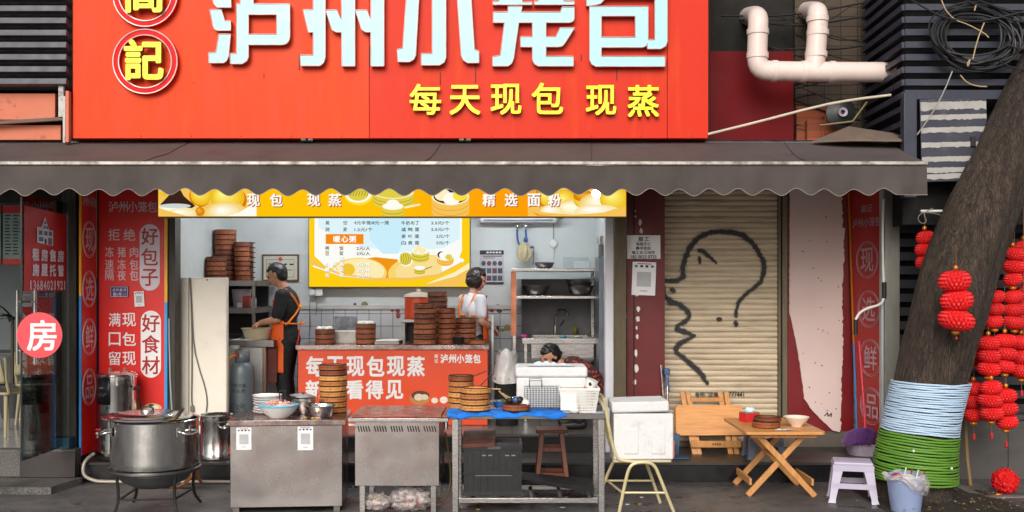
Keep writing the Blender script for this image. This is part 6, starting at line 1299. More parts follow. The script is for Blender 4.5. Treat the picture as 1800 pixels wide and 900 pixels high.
mb = MB(); mb.lathe([(0,.07), (r*.88,.07), (r*.88,.066), (0,.06)], (x, y, zt1), M('pale_soup', (226,214,196), .3), 36); mb.build('soup', t)
mb = MB()
for d in (0, .014): mb.cyl((x-.01+d, y-.02, zt1+.06), (x+.012+d, y+.03, zt1+.135), .0035, iron, 6)
mb.build('chopstick', t)
x, y = on_c1(574, .5)
for k in range(9):
    steamer_at(x+rs_.uniform(-.003,.003), y+rs_.uniform(-.003,.003), zt1+.0455*k, .121, .0455, 'hn' if k not in (7,8) else 'md', '%s steamer of the tall honey coloured pile on the left steel counter' % (ORD[8-k] if k else 'bottom'), 'steamers piled on the left steel counter', rs_.uniform(-.3,.3))
t = thing('spilled_scraps', 'small yellow scraps beside the steel mixing bowl', 'scraps', (x, y-.4, zt1)); mb = MB()
for px, dy in ((548,.06), (556,.05), (533,.1)): a, b_ = on_c1(px, dy); mb.ell((a, b_, zt1+.004), (.018,.008,.006), M('yellow_scrap', (196,160,80), .7), 8, 6)
setting(mb.build('scrap', t), 'stuff')
# ================================================================ griddle table
GX0, GX1, GY = X(612,8.3), X(789,8.3), 8.28
c2 = thing('griddle_table', 'stainless griddle table with vent slots and greasy brown top on thin legs', 'stove', ((GX0+GX1)/2, GY, 0)); z2 = Z(735,8.28)
mb = MB(); mb.box(GX0, GX1, GY-.01, GY+.70, z2-.03, z2, steel); mb.build('top_frame', c2, bevel=.004)
mb = MB(); mb.box(GX0+.025, GX1-.06, GY+.04, GY+.68, z2+.001, z2+.022, M('greasy_griddle', (150,86,72), .22, .6, .3, 4, bump=.002, bs=14, dirt=.5, dcol=(196,170,150), ds=3)); mb.build('griddle_plate', c2, bevel=.004)
mb = MB(); mb.box(GX1-.055, GX1-.005, GY+.04, GY+.66, z2+.001, z2+.016, M('copper_trough', (150,84,66), .3, .7, .2, 6, dirt=.4)); mb.build('drip_trough', c2, bevel=.003)
bz0, bz1 = Z(854,8.3), z2-.031; bxa, bxb = X(624,8.3), X(772,8.3)
mb = MB(); mb.box(bxa, bxb, GY+.015, GY+.66, bz0, bz1, steel_h); mb.build('body', c2, bevel=.003)
mb = MB()
for gk in range(5):
    for k in range(5):
        a = 629+gk*29+k*4.6; mb.bar((X(a,8.29), GY+.0135, Z(749,8.29)), (X(a+2.6,8.29), GY+.0135, Z(759,8.29)), .009, .003, black_void, (0,1,0))
mb.build('vent', c2, smooth=0)
for a in (bxa+.035, bxb-.07):
    for b_ in (GY+.03, GY+.58):
        mb = MB(); mb.box(a, a+.045, b_, b_+.045, 0, bz0-.001, steel); mb.build('leg', c2, bevel=.003)
mb = MB(); mb.cyl((X(783,8.3), GY+.1, z2-.1), (X(783,8.3), GY+.1, z2-.03), .018, chrome, 10); mb.cyl((GX0-.0, GY+.05, z2-.06), (GX0+.05, GY+.05, z2-.06), .012, white_pl, 8); mb.build('drain', c2)
t = thing('gas_hose', 'thin yellowish hose hanging behind the griddle table leg', 'hose', (X(785,8.6), 8.7, 0))
mb = MB(); mb.tube([(X(783,8.5), 8.5, .62), (X(788,8.6), 8.6, .45), (X(793,8.6), 8.65, .2), (X(785,8.6), 8.6, .05), (X(760,8.5), 8.5, .015), (X(700,8.6), 8.7, .015)], .009, M('dull_hose', (110,96,60), .5), 6, smooth=2); mb.build('hose_run', t)
# plastic bags of rubbish under the griddle
film = film_mat('clear_bag_film', (216,206,202), .42)
def bag(px, Y, rpx, h, lab, inner):
    x = X(px, Y); t = thing('rubbish_bag', lab, 'bag', (x, Y, 0)); r = L(rpx, Y)
    mb = MB(); mb.ell((x, Y, h*.45), (r, r*.9, h*.5), film, 30, 22, wob=.35, ws=7/r*.1); mb.build('film', t, smooth=80)
    mb = MB(); rn = random.Random(int(px))
    for k in range(16):
        a = rn.uniform(0, 6.28); q = r*rn.uniform(.1,.62); mb.ell((x+q*math.cos(a), Y+q*math.sin(a)*.8, h*rn.uniform(.2,.62)), (r*rn.uniform(.12,.24), r*.2, h*.12), rn.choice(inner), 10, 8, wob=.2, ws=20)
    setting(mb.build('contents', t), 'stuff')
inn = [M('rubbish_white', (214,206,200), .7), M('rubbish_red', (150,30,36), .6), M('rubbish_tan', (180,140,100), .7)]
bag(662, 8.42, 24, .14, 'small clear rubbish bag with red scraps under the griddle at left', inn); bag(722, 8.42, 38, .19, 'larger clear rubbish bag with red and white scraps under the griddle', inn)
# ================================================================ right steel table
T0, T1, TY = X(792,8.3), X(1068,8.3), 8.3
c3 = thing('steel_table', 'open stainless worktable with blue cloth and white boxes on it', 'table', ((T0+T1)/2, TY, 0)); z3 = Z(727,8.3)
mb = MB(); mb.box(T0, T1, TY-.015, TY+.62, z3-.045, z3, steel_dk); mb.build('table_top', c3, bevel=.004)
for a in (T0+.012, T1-.075):
    for b_ in (TY, TY+.54):
        mb = MB(); mb.box(a, a+.052, b_, b_+.05, 0, z3-.046, steel); mb.build('leg', c3, bevel=.004)
mb = MB(); zz_ = .075
for b_ in (TY+.01, TY+.55): mb.box(T0+.066, T1-.077, b_, b_+.035, zz_, zz_+.04, steel)
for k in range(5): a = T0+.16+k*.24; mb.box(a, a+.03, TY+.047, TY+.548, zz_+.006, zz_+.034, steel_dk)
mb.build('lower_shelf', c3, bevel=.003)
# cloth
cl = M('bright_blue_towel', (24,120,220), .85, 0, .25, 5, bump=.004, bs=160, dirt=.25, dcol=(16,60,170), ds=6)
def cloth_fn(u, v):
    x = X(786,8.3)+(X(996,8.3)-X(786,8.3))*u; y = TY-.028+.33*v+.03*math.sin(u*11)*v
    z = z3+.006+.010*abs(mnoise.noise(Vector((u*7, v*5, 3))))+.004*math.sin(u*40+v*9)
    if v < .12: z -= (.12-v)/.12*(.035+.012*math.sin(u*16)); y = TY-.024
    return Vector((x, y, z))
mb = MB(); mb.grid(cloth_fn, 90, 30, cl); o = mb.build('towel', base=(X(890,8.3), TY+.1, z3), smooth=80); o.modifiers.new('thick', 'SOLIDIFY').thickness = .005; tag(o, 'bright blue towel spread along the front of the steel table', 'towel')
zt3 = z3+.016
G3 = 'steamers on the blue towel'
for k in range(6): steamer_at(X(810,8.62), 8.65, zt3-.01+.046*k, .108, .046, 'hn' if k < 5 else 'md', '%s steamer of the rear pile on the blue towel' % (ORD[5-k] if k else 'bottom'), G3, rs_.uniform(-.3,.3)+(k % 2)*2)
for k in range(4): steamer_at(X(835,8.42)+rs_.uniform(-.008,.008), 8.42, zt3+.047*k, .122, .047, 'hn', '%s steamer of the front pile on the blue towel' % (ORD[3-k] if k else 'bottom'), G3, rs_.uniform(-.5,.5)+.5*k)
sx, sy = X(907,8.4), 8.40
steamer_at(sx, sy, zt3, .115, .058, 'md', 'single steamer holding cutlery and white lids at the middle of the towel', G3, .3)
t = thing('spoons', 'black and white striped spoons and white lids lying in the single steamer', 'cutlery', (sx, sy, zt3+.05)); mb = MB(); rn = random.Random(81)
for k, (c_, dx, dz) in enumerate(((iron,-.05,.05), (M('blue_white_enamel', (70,90,140), .3, 0, .6, 30),.0,.055), (white_pl,.05,.04), (iron,.03,.06), (chrome,-.02,.045), (white_pl,.08,.02))): mb.ell((sx+dx, sy+rn.uniform(-.05,.05), zt3+.05+dz*.6), (.034,.034,.03), c_, 14, 8)
for k in range(3): mb.cyl((sx-.04+.03*k, sy, zt3+.06), (sx-.14+.03*k, sy-.02, zt3+.16-.02*k), .006, M('chopstick_tan', (190,160,110), .5), 6)
mb.build('spoon', t)
t = thing('tongs', 'dark tongs and pale stick propped between the steamer piles', 'tongs', (X(862,8.5), 8.5, zt3)); mb = MB()
mb.bar((X(830,8.5), 8.5, Z(662,8.5)), (X(855,8.6), 8.6, Z(652,8.6)), .008, .006, iron); mb.bar((X(845,8.45), 8.45, Z(676,8.5)), (X(868,8.7), 8.65, Z(655,8.6)), .008, .006, iron); mb.bar((X(862,8.45), 8.45, Z(683,8.45)), (X(880,8.45), 8.45, Z(684,8.45)), .012, .008, MATS['chopstick_tan']); mb.build('stick', t)
t = thing('ladle_dish', 'shallow glass dish with a steel ladle left of the single steamer', 'dish', (X(876,8.6), 8.62, zt3)); mb = MB(); mb.lathe([(0,0), (.05,0), (.085,.05), (.082,.052), (.045,.008), (0,.008)], (X(878,8.6), 8.62, zt3), chrome, 28); mb.build('dish', t); mb = MB(); mb.tube([(X(878,8.6), 8.6, zt3+.03), (X(884,8.5), 8.55, zt3+.07), (X(893,8.5), 8.5, zt3+.05)], .006, MATS['olive_handle'], 6); mb.build('ladle', t)
# foam box, baskets on the table
fb = thing('foam_box', 'large white polystyrene box with rags on its lid at the back of the table', 'box', (X(970,8.7), 8.72, z3))
f0, f1 = X(906,8.72), X(1032,8.72); fz = Z(664,8.65)
mb = MB(); mb.box(f0+.01, f1-.01, 8.66, 9.06, z3+.002, fz, foam); mb.build('box', fb, bevel=.012, seg=3)
mb = MB(); mb.box(f0, f1, 8.65, 9.07, fz+.001, fz+.09, foam); mb.build('lid', fb, bevel=.02, seg=3)
t = thing('rags', 'crumpled white rags lying on top of the large foam box', 'rags', ((f0+f1)/2, 8.8, fz+.09)); rgm = M('white_rag', (214,222,226), .9, 0, .08, 20, bump=.003, bs=60)
mb = MB(); mb.grid(lambda u, v: Vector((f0+.1+.40*u, 8.68+.24*v, fz+.095+.028*abs(mnoise.noise(Vector((u*6,v*5,7))))*math.sin(math.pi*u)*math.sin(math.pi*v)*2+.002)), 40, 24, rgm); mb.build('cloth', t, smooth=80)
wr = M('dark_wire', (60,66,78), .4, .7)
t = thing('wire_basket', 'dark wire basket standing in front of the large foam box', 'basket', (X(950,8.5), 8.5, z3)); bx0, bx1, by0, by1 = X(922,8.45), X(984,8.45), 8.44, 8.6; zb0_, zb1_ = z3+.012, Z(682,8.45)
mb = MB()
for k in range(13):
    a = bx0+(bx1-bx0)*k/12
    for y in (by0, by1): mb.tube([(a, y, zb0_), (a, y, zb1_)], .0018, wr, 4)
    mb.tube([(a, by0, zb0_), (a, by1, zb0_)], .0018, wr, 4)
for z_ in [zb0_+(zb1_-zb0_)*k/5 for k in range(6)]: mb.tube([(bx0,by0,z_), (bx1,by0,z_), (bx1,by1,z_), (bx0,by1,z_)], .0028 if z_ > zb1_-.01 else .0018, wr, 4, True)
mb.build('mesh', t)
mb = MB()
for y, h_ in ((by0, 13), (by1, 14)): mb.tube([(X(931,8.45), y, zb1_), (X(931,8.45), y, zb1_+L(h_,8.45)), (X(953,8.45), y, zb1_+L(h_,8.45)), (X(953,8.45), y, zb1_)], .003, wr, 5)
mb.build('handle', t)
t = thing('plastic_basket', 'white perforated plastic basket at the right end of the steel table', 'basket', (X(1018,8.4), 8.45, z3))
x0, x1, y0, y1 = X(989,8.4), X(1046,8.4), 8.36, 8.60; za, zb3 = z3+.004, Z(683,8.4); sp_ = .028
mb = MB()
def side(a, b_, nx, nz):
    # a lattice wall from a to b (bottom corners), leaning outwards
    a, b_ = Vector(a), Vector(b_); n = (b_-a).cross(UZ).normalized()
    P = lambda u, v: a.lerp(b_, u)+UZ*(zb3-za)*v+n*sp_*v+(a-b_).normalized()*sp_*v*(1-2*u)
    for i in range(nx+1): mb.bar(P(i/nx, 0), P(i/nx, 1), .006, .004, white_pl, n)
    for j in range(nz+1): mb.bar(P(0, j/nz), P(1, j/nz), .007 if j < nz else .02, .005 if j < nz else .014, white_pl, n)
side((x0,y0,za), (x1,y0,za), 20, 8); side((x1,y0,za), (x1,y1,za), 14, 8); side((x1,y1,za), (x0,y1,za), 20, 8); side((x0,y1,za), (x0,y0,za), 14, 8); mb.box(x0, x1, y0, y1, za, za+.006, white_pl); mb.build('lattice', t)
mb = MB(); mb.box(x0-.02, x0+.11, y0-.035, y0-.028, za+.02, zb3-.03, white_pl); mb.build('solid_panel', t)
t = thing('paper_cup', 'tilted white paper cup with orange base lying in the plastic basket', 'cup', (X(1038,8.45), 8.48, zb3)); mb = MB(); ax = Vector((.35,-.12,.9)).normalized(); c_ = Vector((X(1034,8.45), 8.48, zb3-.03))
mb.lathe([(0,0), (.042,0), (.046,.035)], c_, M('cup_orange', (206,130,60), .5), 24, ax); mb.lathe([(.046,.0351), (.05,.10), (.052,.102), (.05,.104)], c_, white_pl, 24, ax); mb.lathe([(.0,.098), (.049,.099)], c_, M('cup_yellow', (210,180,90), .5), 24, ax); mb.build('cup', t)
mb = MB(); mb.ell(c_+ax*.07+Vector((-.01,-.047,0)), (.014,.004,.016), iron, 10, 6); mb.build('print', t)
t = thing('tissue_ball', 'crumpled white tissue in front of the plastic basket', 'tissue', (X(1010,8.35), 8.33, z3)); mb = MB(); mb.ell((X(1010,8.35), 8.335, z3+.02), (.04,.03,.022), rgm, 16, 10, wob=.3, ws=20); mb.ell((X(1012,8.35), 8.355, z3+.05), (.034,.03,.03), M('pale_rag', (214,200,184), .9), 16, 10, wob=.3, ws=20); mb.build('tissue', t)
t = thing('tube', 'pale curved plastic tube at the right end of the steel table', 'tube', (X(1055,8.5), 8.5, z3)); mb = MB(); mb.tube([(X(1044,8.6), 8.6, z3+.08), (X(1054,8.5), 8.5, z3+.09), (X(1063,8.4), 8.42, z3+.05), (X(1064,8.4), 8.4, z3+.01)], .02, M('cream_tube', (206,198,176), .4), 10, smooth=2); mb.build('tube_body', t)
t = thing('payment_card', 'small pale card lying on the right end of the steel table', 'card', (X(1050,8.4), 8.4, z3)); mb = MB(); mb.box(X(1040,8.4), X(1062,8.4), 8.32, 8.44, z3+.0005, z3+.004, M('bluish_card', (176,190,204), .4)); mb.build('card', t)
# under the table: crate, stool, board
ck = M('black_crate_plastic', (28,28,30), .4, 0, .1, 10); cr = thing('plastic_crate', 'black ribbed plastic crate with brown lid under the steel table', 'crate', (X(865,8.5), 8.5, .12))
k0, k1 = X(815,8.42), X(917,8.42); kz0, kz1 = .118, Z(783,8.42); ky = 8.4
mb = MB(); mb.box(k0, k1, ky, ky+.016, kz0, kz1, ck); mb.box(k0, k1, ky+.404, ky+.42, kz0, kz1, ck); mb.box(k0, k0+.016, ky+.0165, ky+.4035, kz0, kz1, ck); mb.box(k1-.016, k1, ky+.0165, ky+.4035, kz0, kz1, ck); mb.box(k0+.017, k1-.017, ky+.017, ky+.403, kz0+.001, kz0+.015, ck)
mb.box(k0-.008, k1+.008, ky-.01, ky+.43, kz1-.03, kz1-.0295, ck)
for z_ in (kz0+.0, kz0+.175, kz1-.03): mb.box(k0-.006, k1+.006, ky-.008, ky-.0005, z_, z_+.02, ck)
for k in range(9): a = k0+.02+k*(k1-k0-.05)/8; mb.box(a, a+.012, ky-.007, ky-.0005, kz0+.021, kz1-.031, ck)
mb.build('box', cr, bevel=.003)
mb = MB(); lm = M('crate_mark_grey', (130,130,134), .5)
for a, w_ in ((847,7),(858,7),(888,7),(899,7)): mb.box(X(a,8.38), X(a+w_,8.38), ky-.0095, ky-.008, Z(802,8.38), Z(800,8.38), lm)
mb.box(X(835,8.38), X(900,8.38), ky-.0095, ky-.008, Z(837,8.38), Z(836,8.38), lm); mb.box(X(857,8.38), X(880,8.38), ky-.014, ky-.0085, Z(790,8.38), Z(785,8.38), M('crate_clip', (70,70,76), .4)); mb.build('trim', cr)
mb = MB(); xf = Matrix.Translation((X(842,8.5), ky+.2, kz1+.02)) @ Matrix.Rotation(R(8), 4, 'X') @ Matrix.Rotation(R(-2), 4, 'Y'); mb.box(-.135, .135, -.22, .2, 0, .03, M('brown_crate_lid', (92,56,46), .4, 0, .2, 4), xf); mb.box(-.1, .1, -.15, .14, .0305, .034, M('brown_crate_lid_inset', (70,40,34), .4), xf); mb.build('lid', cr, bevel=.006)
sl = thing('wooden_stool', 'red brown wooden stool under the steel table', 'stool', (X(970,9.2), 9.2, 0)); sx, sy = X(970,9.15), 9.2; zs_ = .56
mb = MB(); mb.box(sx-.14, sx+.14, sy-.12, sy+.12, zs_-.03, zs_, wood_red); mb.build('seat', sl, bevel=.006)
for a in (-1, 1):
    for b_ in (-1, 1):
        mb = MB(); mb.bar((sx+a*.085, sy+b_*.075, zs_-.03), (sx+a*.145, sy+b_*.13, 0.004), .04, .035, wood_red, (0,1,0)); mb.build('leg', sl, bevel=.003)
mb = MB()
for z_ in (.12, .16, .38):
    s2 = .145-.06*z_/.53
    for b_ in (-1,1): mb.bar((sx-s2, sy+b_*(.13-.055*z_/.53), z_), (sx+s2, sy+b_*(.13-.055*z_/.53), z_), .022, .03, wood_red)
mb.build('rung', sl)
t = thing('black_board', 'long flat black board lying on the ground under the steel table', 'board', (X(990,8.9), 8.85, .02)); mb = MB(); mb.add([(X(915,8.8),8.75,.16),(X(1045,8.6),8.62,.10),(X(1045,8.9),9.1,.10),(X(918,9.1),9.1,.16),(X(915,8.8),8.75,.185),(X(1045,8.6),8.62,.125),(X(1045,8.9),9.1,.125),(X(918,9.1),9.1,.185)], [(3,2,1,0),(4,5,6,7),(0,1,5,4),(1,2,6,5),(2,3,7,6),(3,0,4,7)], black_void); mb.build('plank', t, smooth=0)
t = thing('litter', 'scraps of paper on the ground below the steel table', 'litter', (X(960,8.8), 8.7, 0)); mb = MB(); rn = random.Random(91)
for k in range(26):
    a, y = rn.uniform(X(640,8.8), X(1150,8.8)), rn.uniform(8.0, 9.4); s_ = rn.uniform(.008,.028); mb.ell((a, y, .004), (s_, s_*.6, .004), rn.choice([paper, rgm, MATS['yellow_scrap'], iron]), 7, 5, wob=.4, ws=40)
setting(mb.build('scrap', t), 'stuff')
# ================================================================ foam box on tubular chair
cst = M('cream_tubular_steel', (206,190,146), .35, .2, .08, 4, dirt=.3); ch = thing('tubular_chair', 'cream tubular steel chair seen from the side carrying a foam box', 'chair', (X(1125,8.3), 8.45, 0)); zseat = .432
cxl, cxr, cf, cbk = X(1078,8.3), X(1180,8.3), 8.26, 8.66
mb = MB(); mb.box(cxl, cxr, cf+.02, cbk-.02, zseat-.025, zseat, M('chair_seat_pad', (196,184,150), .6)); mb.build('seat', ch, bevel=.01)
for y in (cf, cbk):
    mb = MB(); mb.tube([(X(1087,8.3), y-.0, .002), (X(1100,8.3), y, .30), (X(1107,8.3), y, .39), (X(1120,8.3), y, .415), (X(1138,8.3), y, .415), (X(1150,8.3), y, .39), (X(1158,8.3), y, .30), (X(1184,8.3), y, .002)] if y == cf else [(X(1050,8.3)+.02, y, .002), (X(1080,8.3), y, .30), (X(1092,8.3), y, .39), (X(1105,8.3), y, .415), (X(1128,8.3), y, .415), (X(1140,8.3), y, .39), (X(1150,8.3), y, .30), (X(1172,8.3), y, .002)], .014, cst, 10, smooth=2); mb.build('leg', ch)
mb = MB()
for z_, a, b_ in ((.17, 1095, 1167),): mb.tube([(X(a,8.3), cf, z_), (X(b_,8.3), cf, z_)], .010, cst, 8); mb.tube([(X(a-30,8.3), cbk, z_+.02), (X(b_-8,8.3), cbk, z_+.02)], .010, cst, 8); mb.tube([(X(a-2,8.3), cf, z_), (X(a-20,8.3), cbk, z_+.02)], .010, cst, 8)
mb.build('stretcher', ch)
mb = MB()
for y in (cf+.01, cbk-.01): mb.tube([(X(1122,8.3), y, .418), (X(1092,8.3), y, .425), (X(1082,8.3), y, .46), (X(1072,8.3), y, .62), (X(1062,8.3), y, .92)], .014, cst, 10, smooth=2)
mb.tube([(X(1062,8.3), cf+.01, .92), (X(1062,8.3), cbk-.01, .92)], .014, cst, 8); mb.build('back_frame', ch)
fb2 = thing('foam_box', 'white polystyrene box with worn loose lid standing on the cream chair', 'box', (X(1127,8.3), 8.45, zseat)); a0, a1 = X(1079,8.27), X(1184,8.27)
mb = MB(); fz2 = Z(727,8.27); mb.box(a0, a1, 8.27, 8.64, zseat+.002, fz2, foam)
mb.build('box', fb2, bevel=.012, seg=3)
mb = MB()
for a in (1098, 1145):
    mb = MB(); mb.box(X(a,8.27), X(a+24,8.27), 8.262, 8.2695, zseat+.05, fz2-.12, foam); mb.build('moulded_panel', fb2, bevel=.004)
mb = MB(); xf = Matrix.Translation(((a0+a1)/2-.015, 8.455, fz2+.003)) @ Matrix.Rotation(R(-1.5), 4, 'Y'); mb.box(-(a1-a0)/2+.0, (a1-a0)/2-.02, -.2, .2, .006, .095, foam, xf); mb.build('lid', fb2, bevel=.018, seg=3)
t = thing('mop', 'metal mop with blue clamp leaning between the maroon board and the shutter', 'mop', (X(1168,10.1), 10.1, .19)); mb = MB(); mb.tube([(X(1172,10), 10.0, .20), (X(1168,10.1), 10.1, .6), (X(1162,10.15), 10.15, 1.05)], .011, chrome, 8); mb.tube([(X(1176,10), 10.0, .20), (X(1174,10.1), 10.15, 1.0)], .011, chrome, 8); mb.build('handle', t)
mb = MB(); mb.box(X(1168,10.1), X(1178,10.1), 10.1, 10.18, Z(660,10.1), Z(648,10.1), M('blue_clamp', (60,90,130), .4)); mb.cyl((X(1173,10.1), 10.14, Z(662,10.1)), (X(1175,10.1), 10.12, Z(690,10.1)), .018, MATS['blue_clamp'], 10); mb.build('clamp', t, bevel=.01)
t = thing('dustpan', 'blue dustpan lying behind the foam box chair on the step', 'dustpan', (X(1195,9.8), 9.8, .187)); mb = MB(); mb.box(X(1183,9.75), X(1212,9.75), 9.72, 9.9, .188, .2, M('teal_dustpan', (34,76,104), .4)); mb.bar((X(1186,9.8), 9.9, .2), (X(1190,9.8), 9.95, .40), .11, .012, MATS['teal_dustpan']); mb.box(X(1180,9.75), X(1186,9.75), 9.74, 9.86, .2, .36, M('orange_flap', (200,100,50), .5)); mb.build('pan', t, bevel=.004)
# ================================================================ folding tables
lt = thing('folding_table', 'folded pine table leaning upside down against the shutter', 'table', (X(1248,10.1), 10.0, .187))
tb, tt = 10.06, 10.36    # lean: foot and head depth
def lean(px, py, d=0):
    t_ = (800-py)/110; Y = tb+(tt-tb)*t_-d; return Vector((X(px, tb+(tt-tb)*t_), Y, Z(py, tb+(tt-tb)*t_)))
mb = MB(); n = Vector((0,-.93,-.2)).normalized()
q = [(1189,711), (1301,711), (1303,718), (1312,758), (1310,763), (1192,764), (1187,758), (1186,716)]
top = [lean(a, b_, .06) for a, b_ in q]; bot = [lean(a-2, b_+2, .025) for a, b_ in q]; k_ = len(q)
mb.add(top+bot, [tuple(range(k_)), tuple(reversed(range(k_, 2*k_)))]+[(i, k_+i, k_+(i+1) % k_, (i+1) % k_) for i in range(k_)], wood_pine); mb.build('table_top', lt, smooth=20)
for pts in (((1199,689),(1222,803)), ((1209,689),(1230,802)), ((1265,689),(1285,802)), ((1276,689),(1296,803))):
    mb = MB(); mb.bar(lean(*pts[0]), lean(*pts[1]), .05, .03, wood_leg, (0,1,0)); mb.build('leg', lt, bevel=.004)
mb = MB(); mb.bar(lean(1213,702,.02), lean(1270,702,.02), .03, .04, wood_leg); mb.bar(lean(1213,779,.06), lean(1300,779,.06), .065, .022, wood_leg, (0,1,0)); mb.build('crossbar', lt, bevel=.003)
mb = MB(); 
for k in range(4): mb.bar(lean(1250+k*4,779,.073), lean(1252.5+k*4,779,.073), .02, .002, M('stamp_brown', (90,50,24), .7), (0,1,0))
mb.build('stamp', lt)
dt = thing('dining_table', 'pine folding table with crossed legs set out on the pavement', 'table', (X(1370,9.2), 9.3, 0)); dz = .585; dY0, dY1 = 8.78, 9.72; dx0, dx1 = X(1311,8.78), X(1452,8.78)
mb = MB(); r_ = .035
rc_ = lambda cx, cy, a0: [(cx+r_*math.cos(a0+k*math.pi/8), cy+r_*math.sin(a0+k*math.pi/8)) for k in range(5)]
mb.prism([rc_(dx1-r_, dY1-r_, 0)+rc_(dx0+r_, dY1-r_, math.pi/2)+rc_(dx0+r_, dY0+r_, math.pi)+rc_(dx1-r_, dY0+r_, -math.pi/2)], (0,0,dz-.024), UX, UY, .024, wood_pine); mb.build('table_top', dt, bevel=.004)
mb = MB(); mb.box(dx0+.06, dx1-.06, dY0+.07, dY0+.09, dz-.06, dz-.025, wood_leg); mb.box(dx0+.06, dx1-.06, dY1-.2, dY1-.18, dz-.06, dz-.025, wood_leg); mb.build('apron', dt)
for y, a in ((dY0+.14, 0), (dY0+.66, 0)):
    for s_ in (-1, 1):
        mb = MB(); xm = (dx0+dx1)/2; o_ = .0 if s_ < 0 else .032
        mb.bar((xm+s_*.22, y+o_, dz-.03), (xm-s_*.29, y+o_, .006), .05, .028, wood_leg, (0,1,0)); mb.build('leg', dt, bevel=.004)
mb = MB(); xm = (dx0+dx1)/2; mb.bar((xm-.27, dY0+.14, .13), (xm-.27, dY0+.66, .13), .022, .06, wood_leg); mb.bar((xm+.28, dY0+.17, .12), (xm+.28, dY0+.69, .12), .022, .06, wood_leg); mb.bar((xm-.02, dY0+.15, .33), (xm-.02, dY0+.7, .33), .02, .02, wood_leg); mb.build('crossbar', dt, bevel=.003)
zd = dz+.001
t = thing('tissue_box', 'red and teal tissue box on the pine dining table', 'tissue box', (X(1318,9.4), 9.4, zd)); mb = MB(); xf = Matrix.Translation((X(1317,9.45), 9.45, zd)) @ Matrix.Rotation(R(25), 4, 'Z'); mb.box(-.075, .075, -.055, .055, 0, .085, M('tissue_box_red', (206,40,44), .5, 0, .1, 30), xf); mb.build('carton', t, bevel=.003)
mb = MB(); mb.box(.0755, .079, -.054, .054, .001, .084, M('tissue_box_teal', (60,160,140), .5), xf); mb.box(-.074, .074, -.054, .054, .0855, .089, MATS['tissue_box_teal'], xf); mb.build('teal_face', t)
mb = MB(); mb.ell((X(1318,9.45), 9.45, zd+.105), (.045,.03,.03), rgm, 14, 10, wob=.3, ws=25); mb.build('tissue', t)
steamer_at(X(1348,9.05), 9.08, zd, .122, .06, 'md', 'single steamer with its lid on the pine dining table', 'steamer on the dining table', .4)
steamer_at(X(1350,9.05), 9.07, zd+.061, .12, .035, 'dk', 'thin steamer lying on top of the one on the dining table', 'steamer on the dining table', 1.4)
t = thing('rice_bowl', 'cream melamine bowl on the pine dining table', 'bowl', (X(1399,9.15), 9.15, zd)); r = L(22.5,9.1); mb = MB(); mb.lathe([(0,0), (r*.4,0), (r*.45,.012), (r*.8,.05), (r,.085), (r*.98,.088), (r*.76,.054), (0,.02)], (X(1400,9.12), 9.12, zd), M('cream_melamine', (228,214,196), .25), 40); mb.build('bowl', t)
t = thing('wrapper', 'crumpled paper wrapper on the dining table edge', 'wrapper', (X(1385,8.85), 8.86, zd)); mb = MB(); mb.grid(lambda u, v: Vector((X(1364,8.86)+.15*u, 8.84+.06*v+.02*u, zd+.003+.014*abs(mnoise.noise(Vector((u*8,v*4,1)))))), 16, 8, rgm); mb.build('paper', t, smooth=60)
# stools
def plastic_stool(px, Y, base, w, h, col, label):
    x = X(px, Y); t = thing('plastic_stool', label, 'stool', (x, Y, base), 'plastic stools'); m_ = M('stool_%d' % sum(col), col, .4, 0, .05, 4, dirt=.25, dcol=(110,104,112), ds=5)
    tw, bw = w*.40, w*.5; d_ = .82
    mb = MB(); mb.box(x-tw, x+tw, Y-tw*d_, Y+tw*d_, base+h-.03, base+h, m_); mb.build('seat', t, bevel=.012, seg=3)
    mb = MB(); mb.box(x-tw*.72, x+tw*.72, Y-tw*d_*.7, Y+tw*d_*.7, base+h+.0005, base+h+.0035, m_); mb.build('seat_pad', t, bevel=.003)
    for a in (-1, 1):
        for b_ in (-1, 1):
            mb = MB(); vs = []
            for z_, s_, lw2 in ((base+h-.028, tw, .085), (base+.04, bw*.97, .052), (base+.002, bw*1.03, .062)):
                cx, cy = x+a*s_, Y+b_*s_*d_
                for i, j in ((0,0),(1,0),(1,.35),(.35,.35),(.35,1),(0,1)): vs.append((cx-a*lw2*i, cy-b_*lw2*j, z_))
            fs = []
            for l_ in range(2):
                for i in range(6): fs.append((l_*6+i, l_*6+(i+1) % 6, l_*6+6+(i+1) % 6, l_*6+6+i))
            fs.append(tuple(range(12,18))); mb.add(vs, fs, m_); bm = bmesh.new()
            o = mb.build('leg', t, smooth=25); bm.from_mesh(o.data); bmesh.ops.recalc_face_normals(bm, faces=bm.faces); bm.to_mesh(o.data); bm.free()
    # skirt joining the legs under the seat
    for a in (-1, 1):
        mb = MB(); mb.bar((x-tw*1.02, Y+a*tw*d_*1.01, base+h-.05), (x+tw*1.02, Y+a*tw*d_*1.01, base+h-.05), .012, .05, m_); mb.build('skirt', t)
        mb = MB(); mb.bar((x+a*tw*1.01, Y-tw*d_, base+h-.05), (x+a*tw*1.01, Y+tw*d_, base+h-.05), .012, .05, m_); mb.build('skirt', t)
        mb = MB(); z_ = base+h*.42; s2 = tw+(bw*.97-tw)*.6; mb.bar((x-s2*.96, Y+a*s2*d_*.98, z_), (x+s2*.96, Y+a*s2*d_*.98, z_), .012, .045, m_); mb.build('rail', t)
    return t
s_ = plastic_stool(1498, 8.78, 0, .40, .345, (182,174,194), 'pale lilac plastic stool on the pavement in front of the tree'); s_.rotation_euler.z = R(-14)
plastic_stool(1342, 9.85, .186, .36, .34, (106,116,136), 'grey plastic stool half hidden behind the pine dining table')
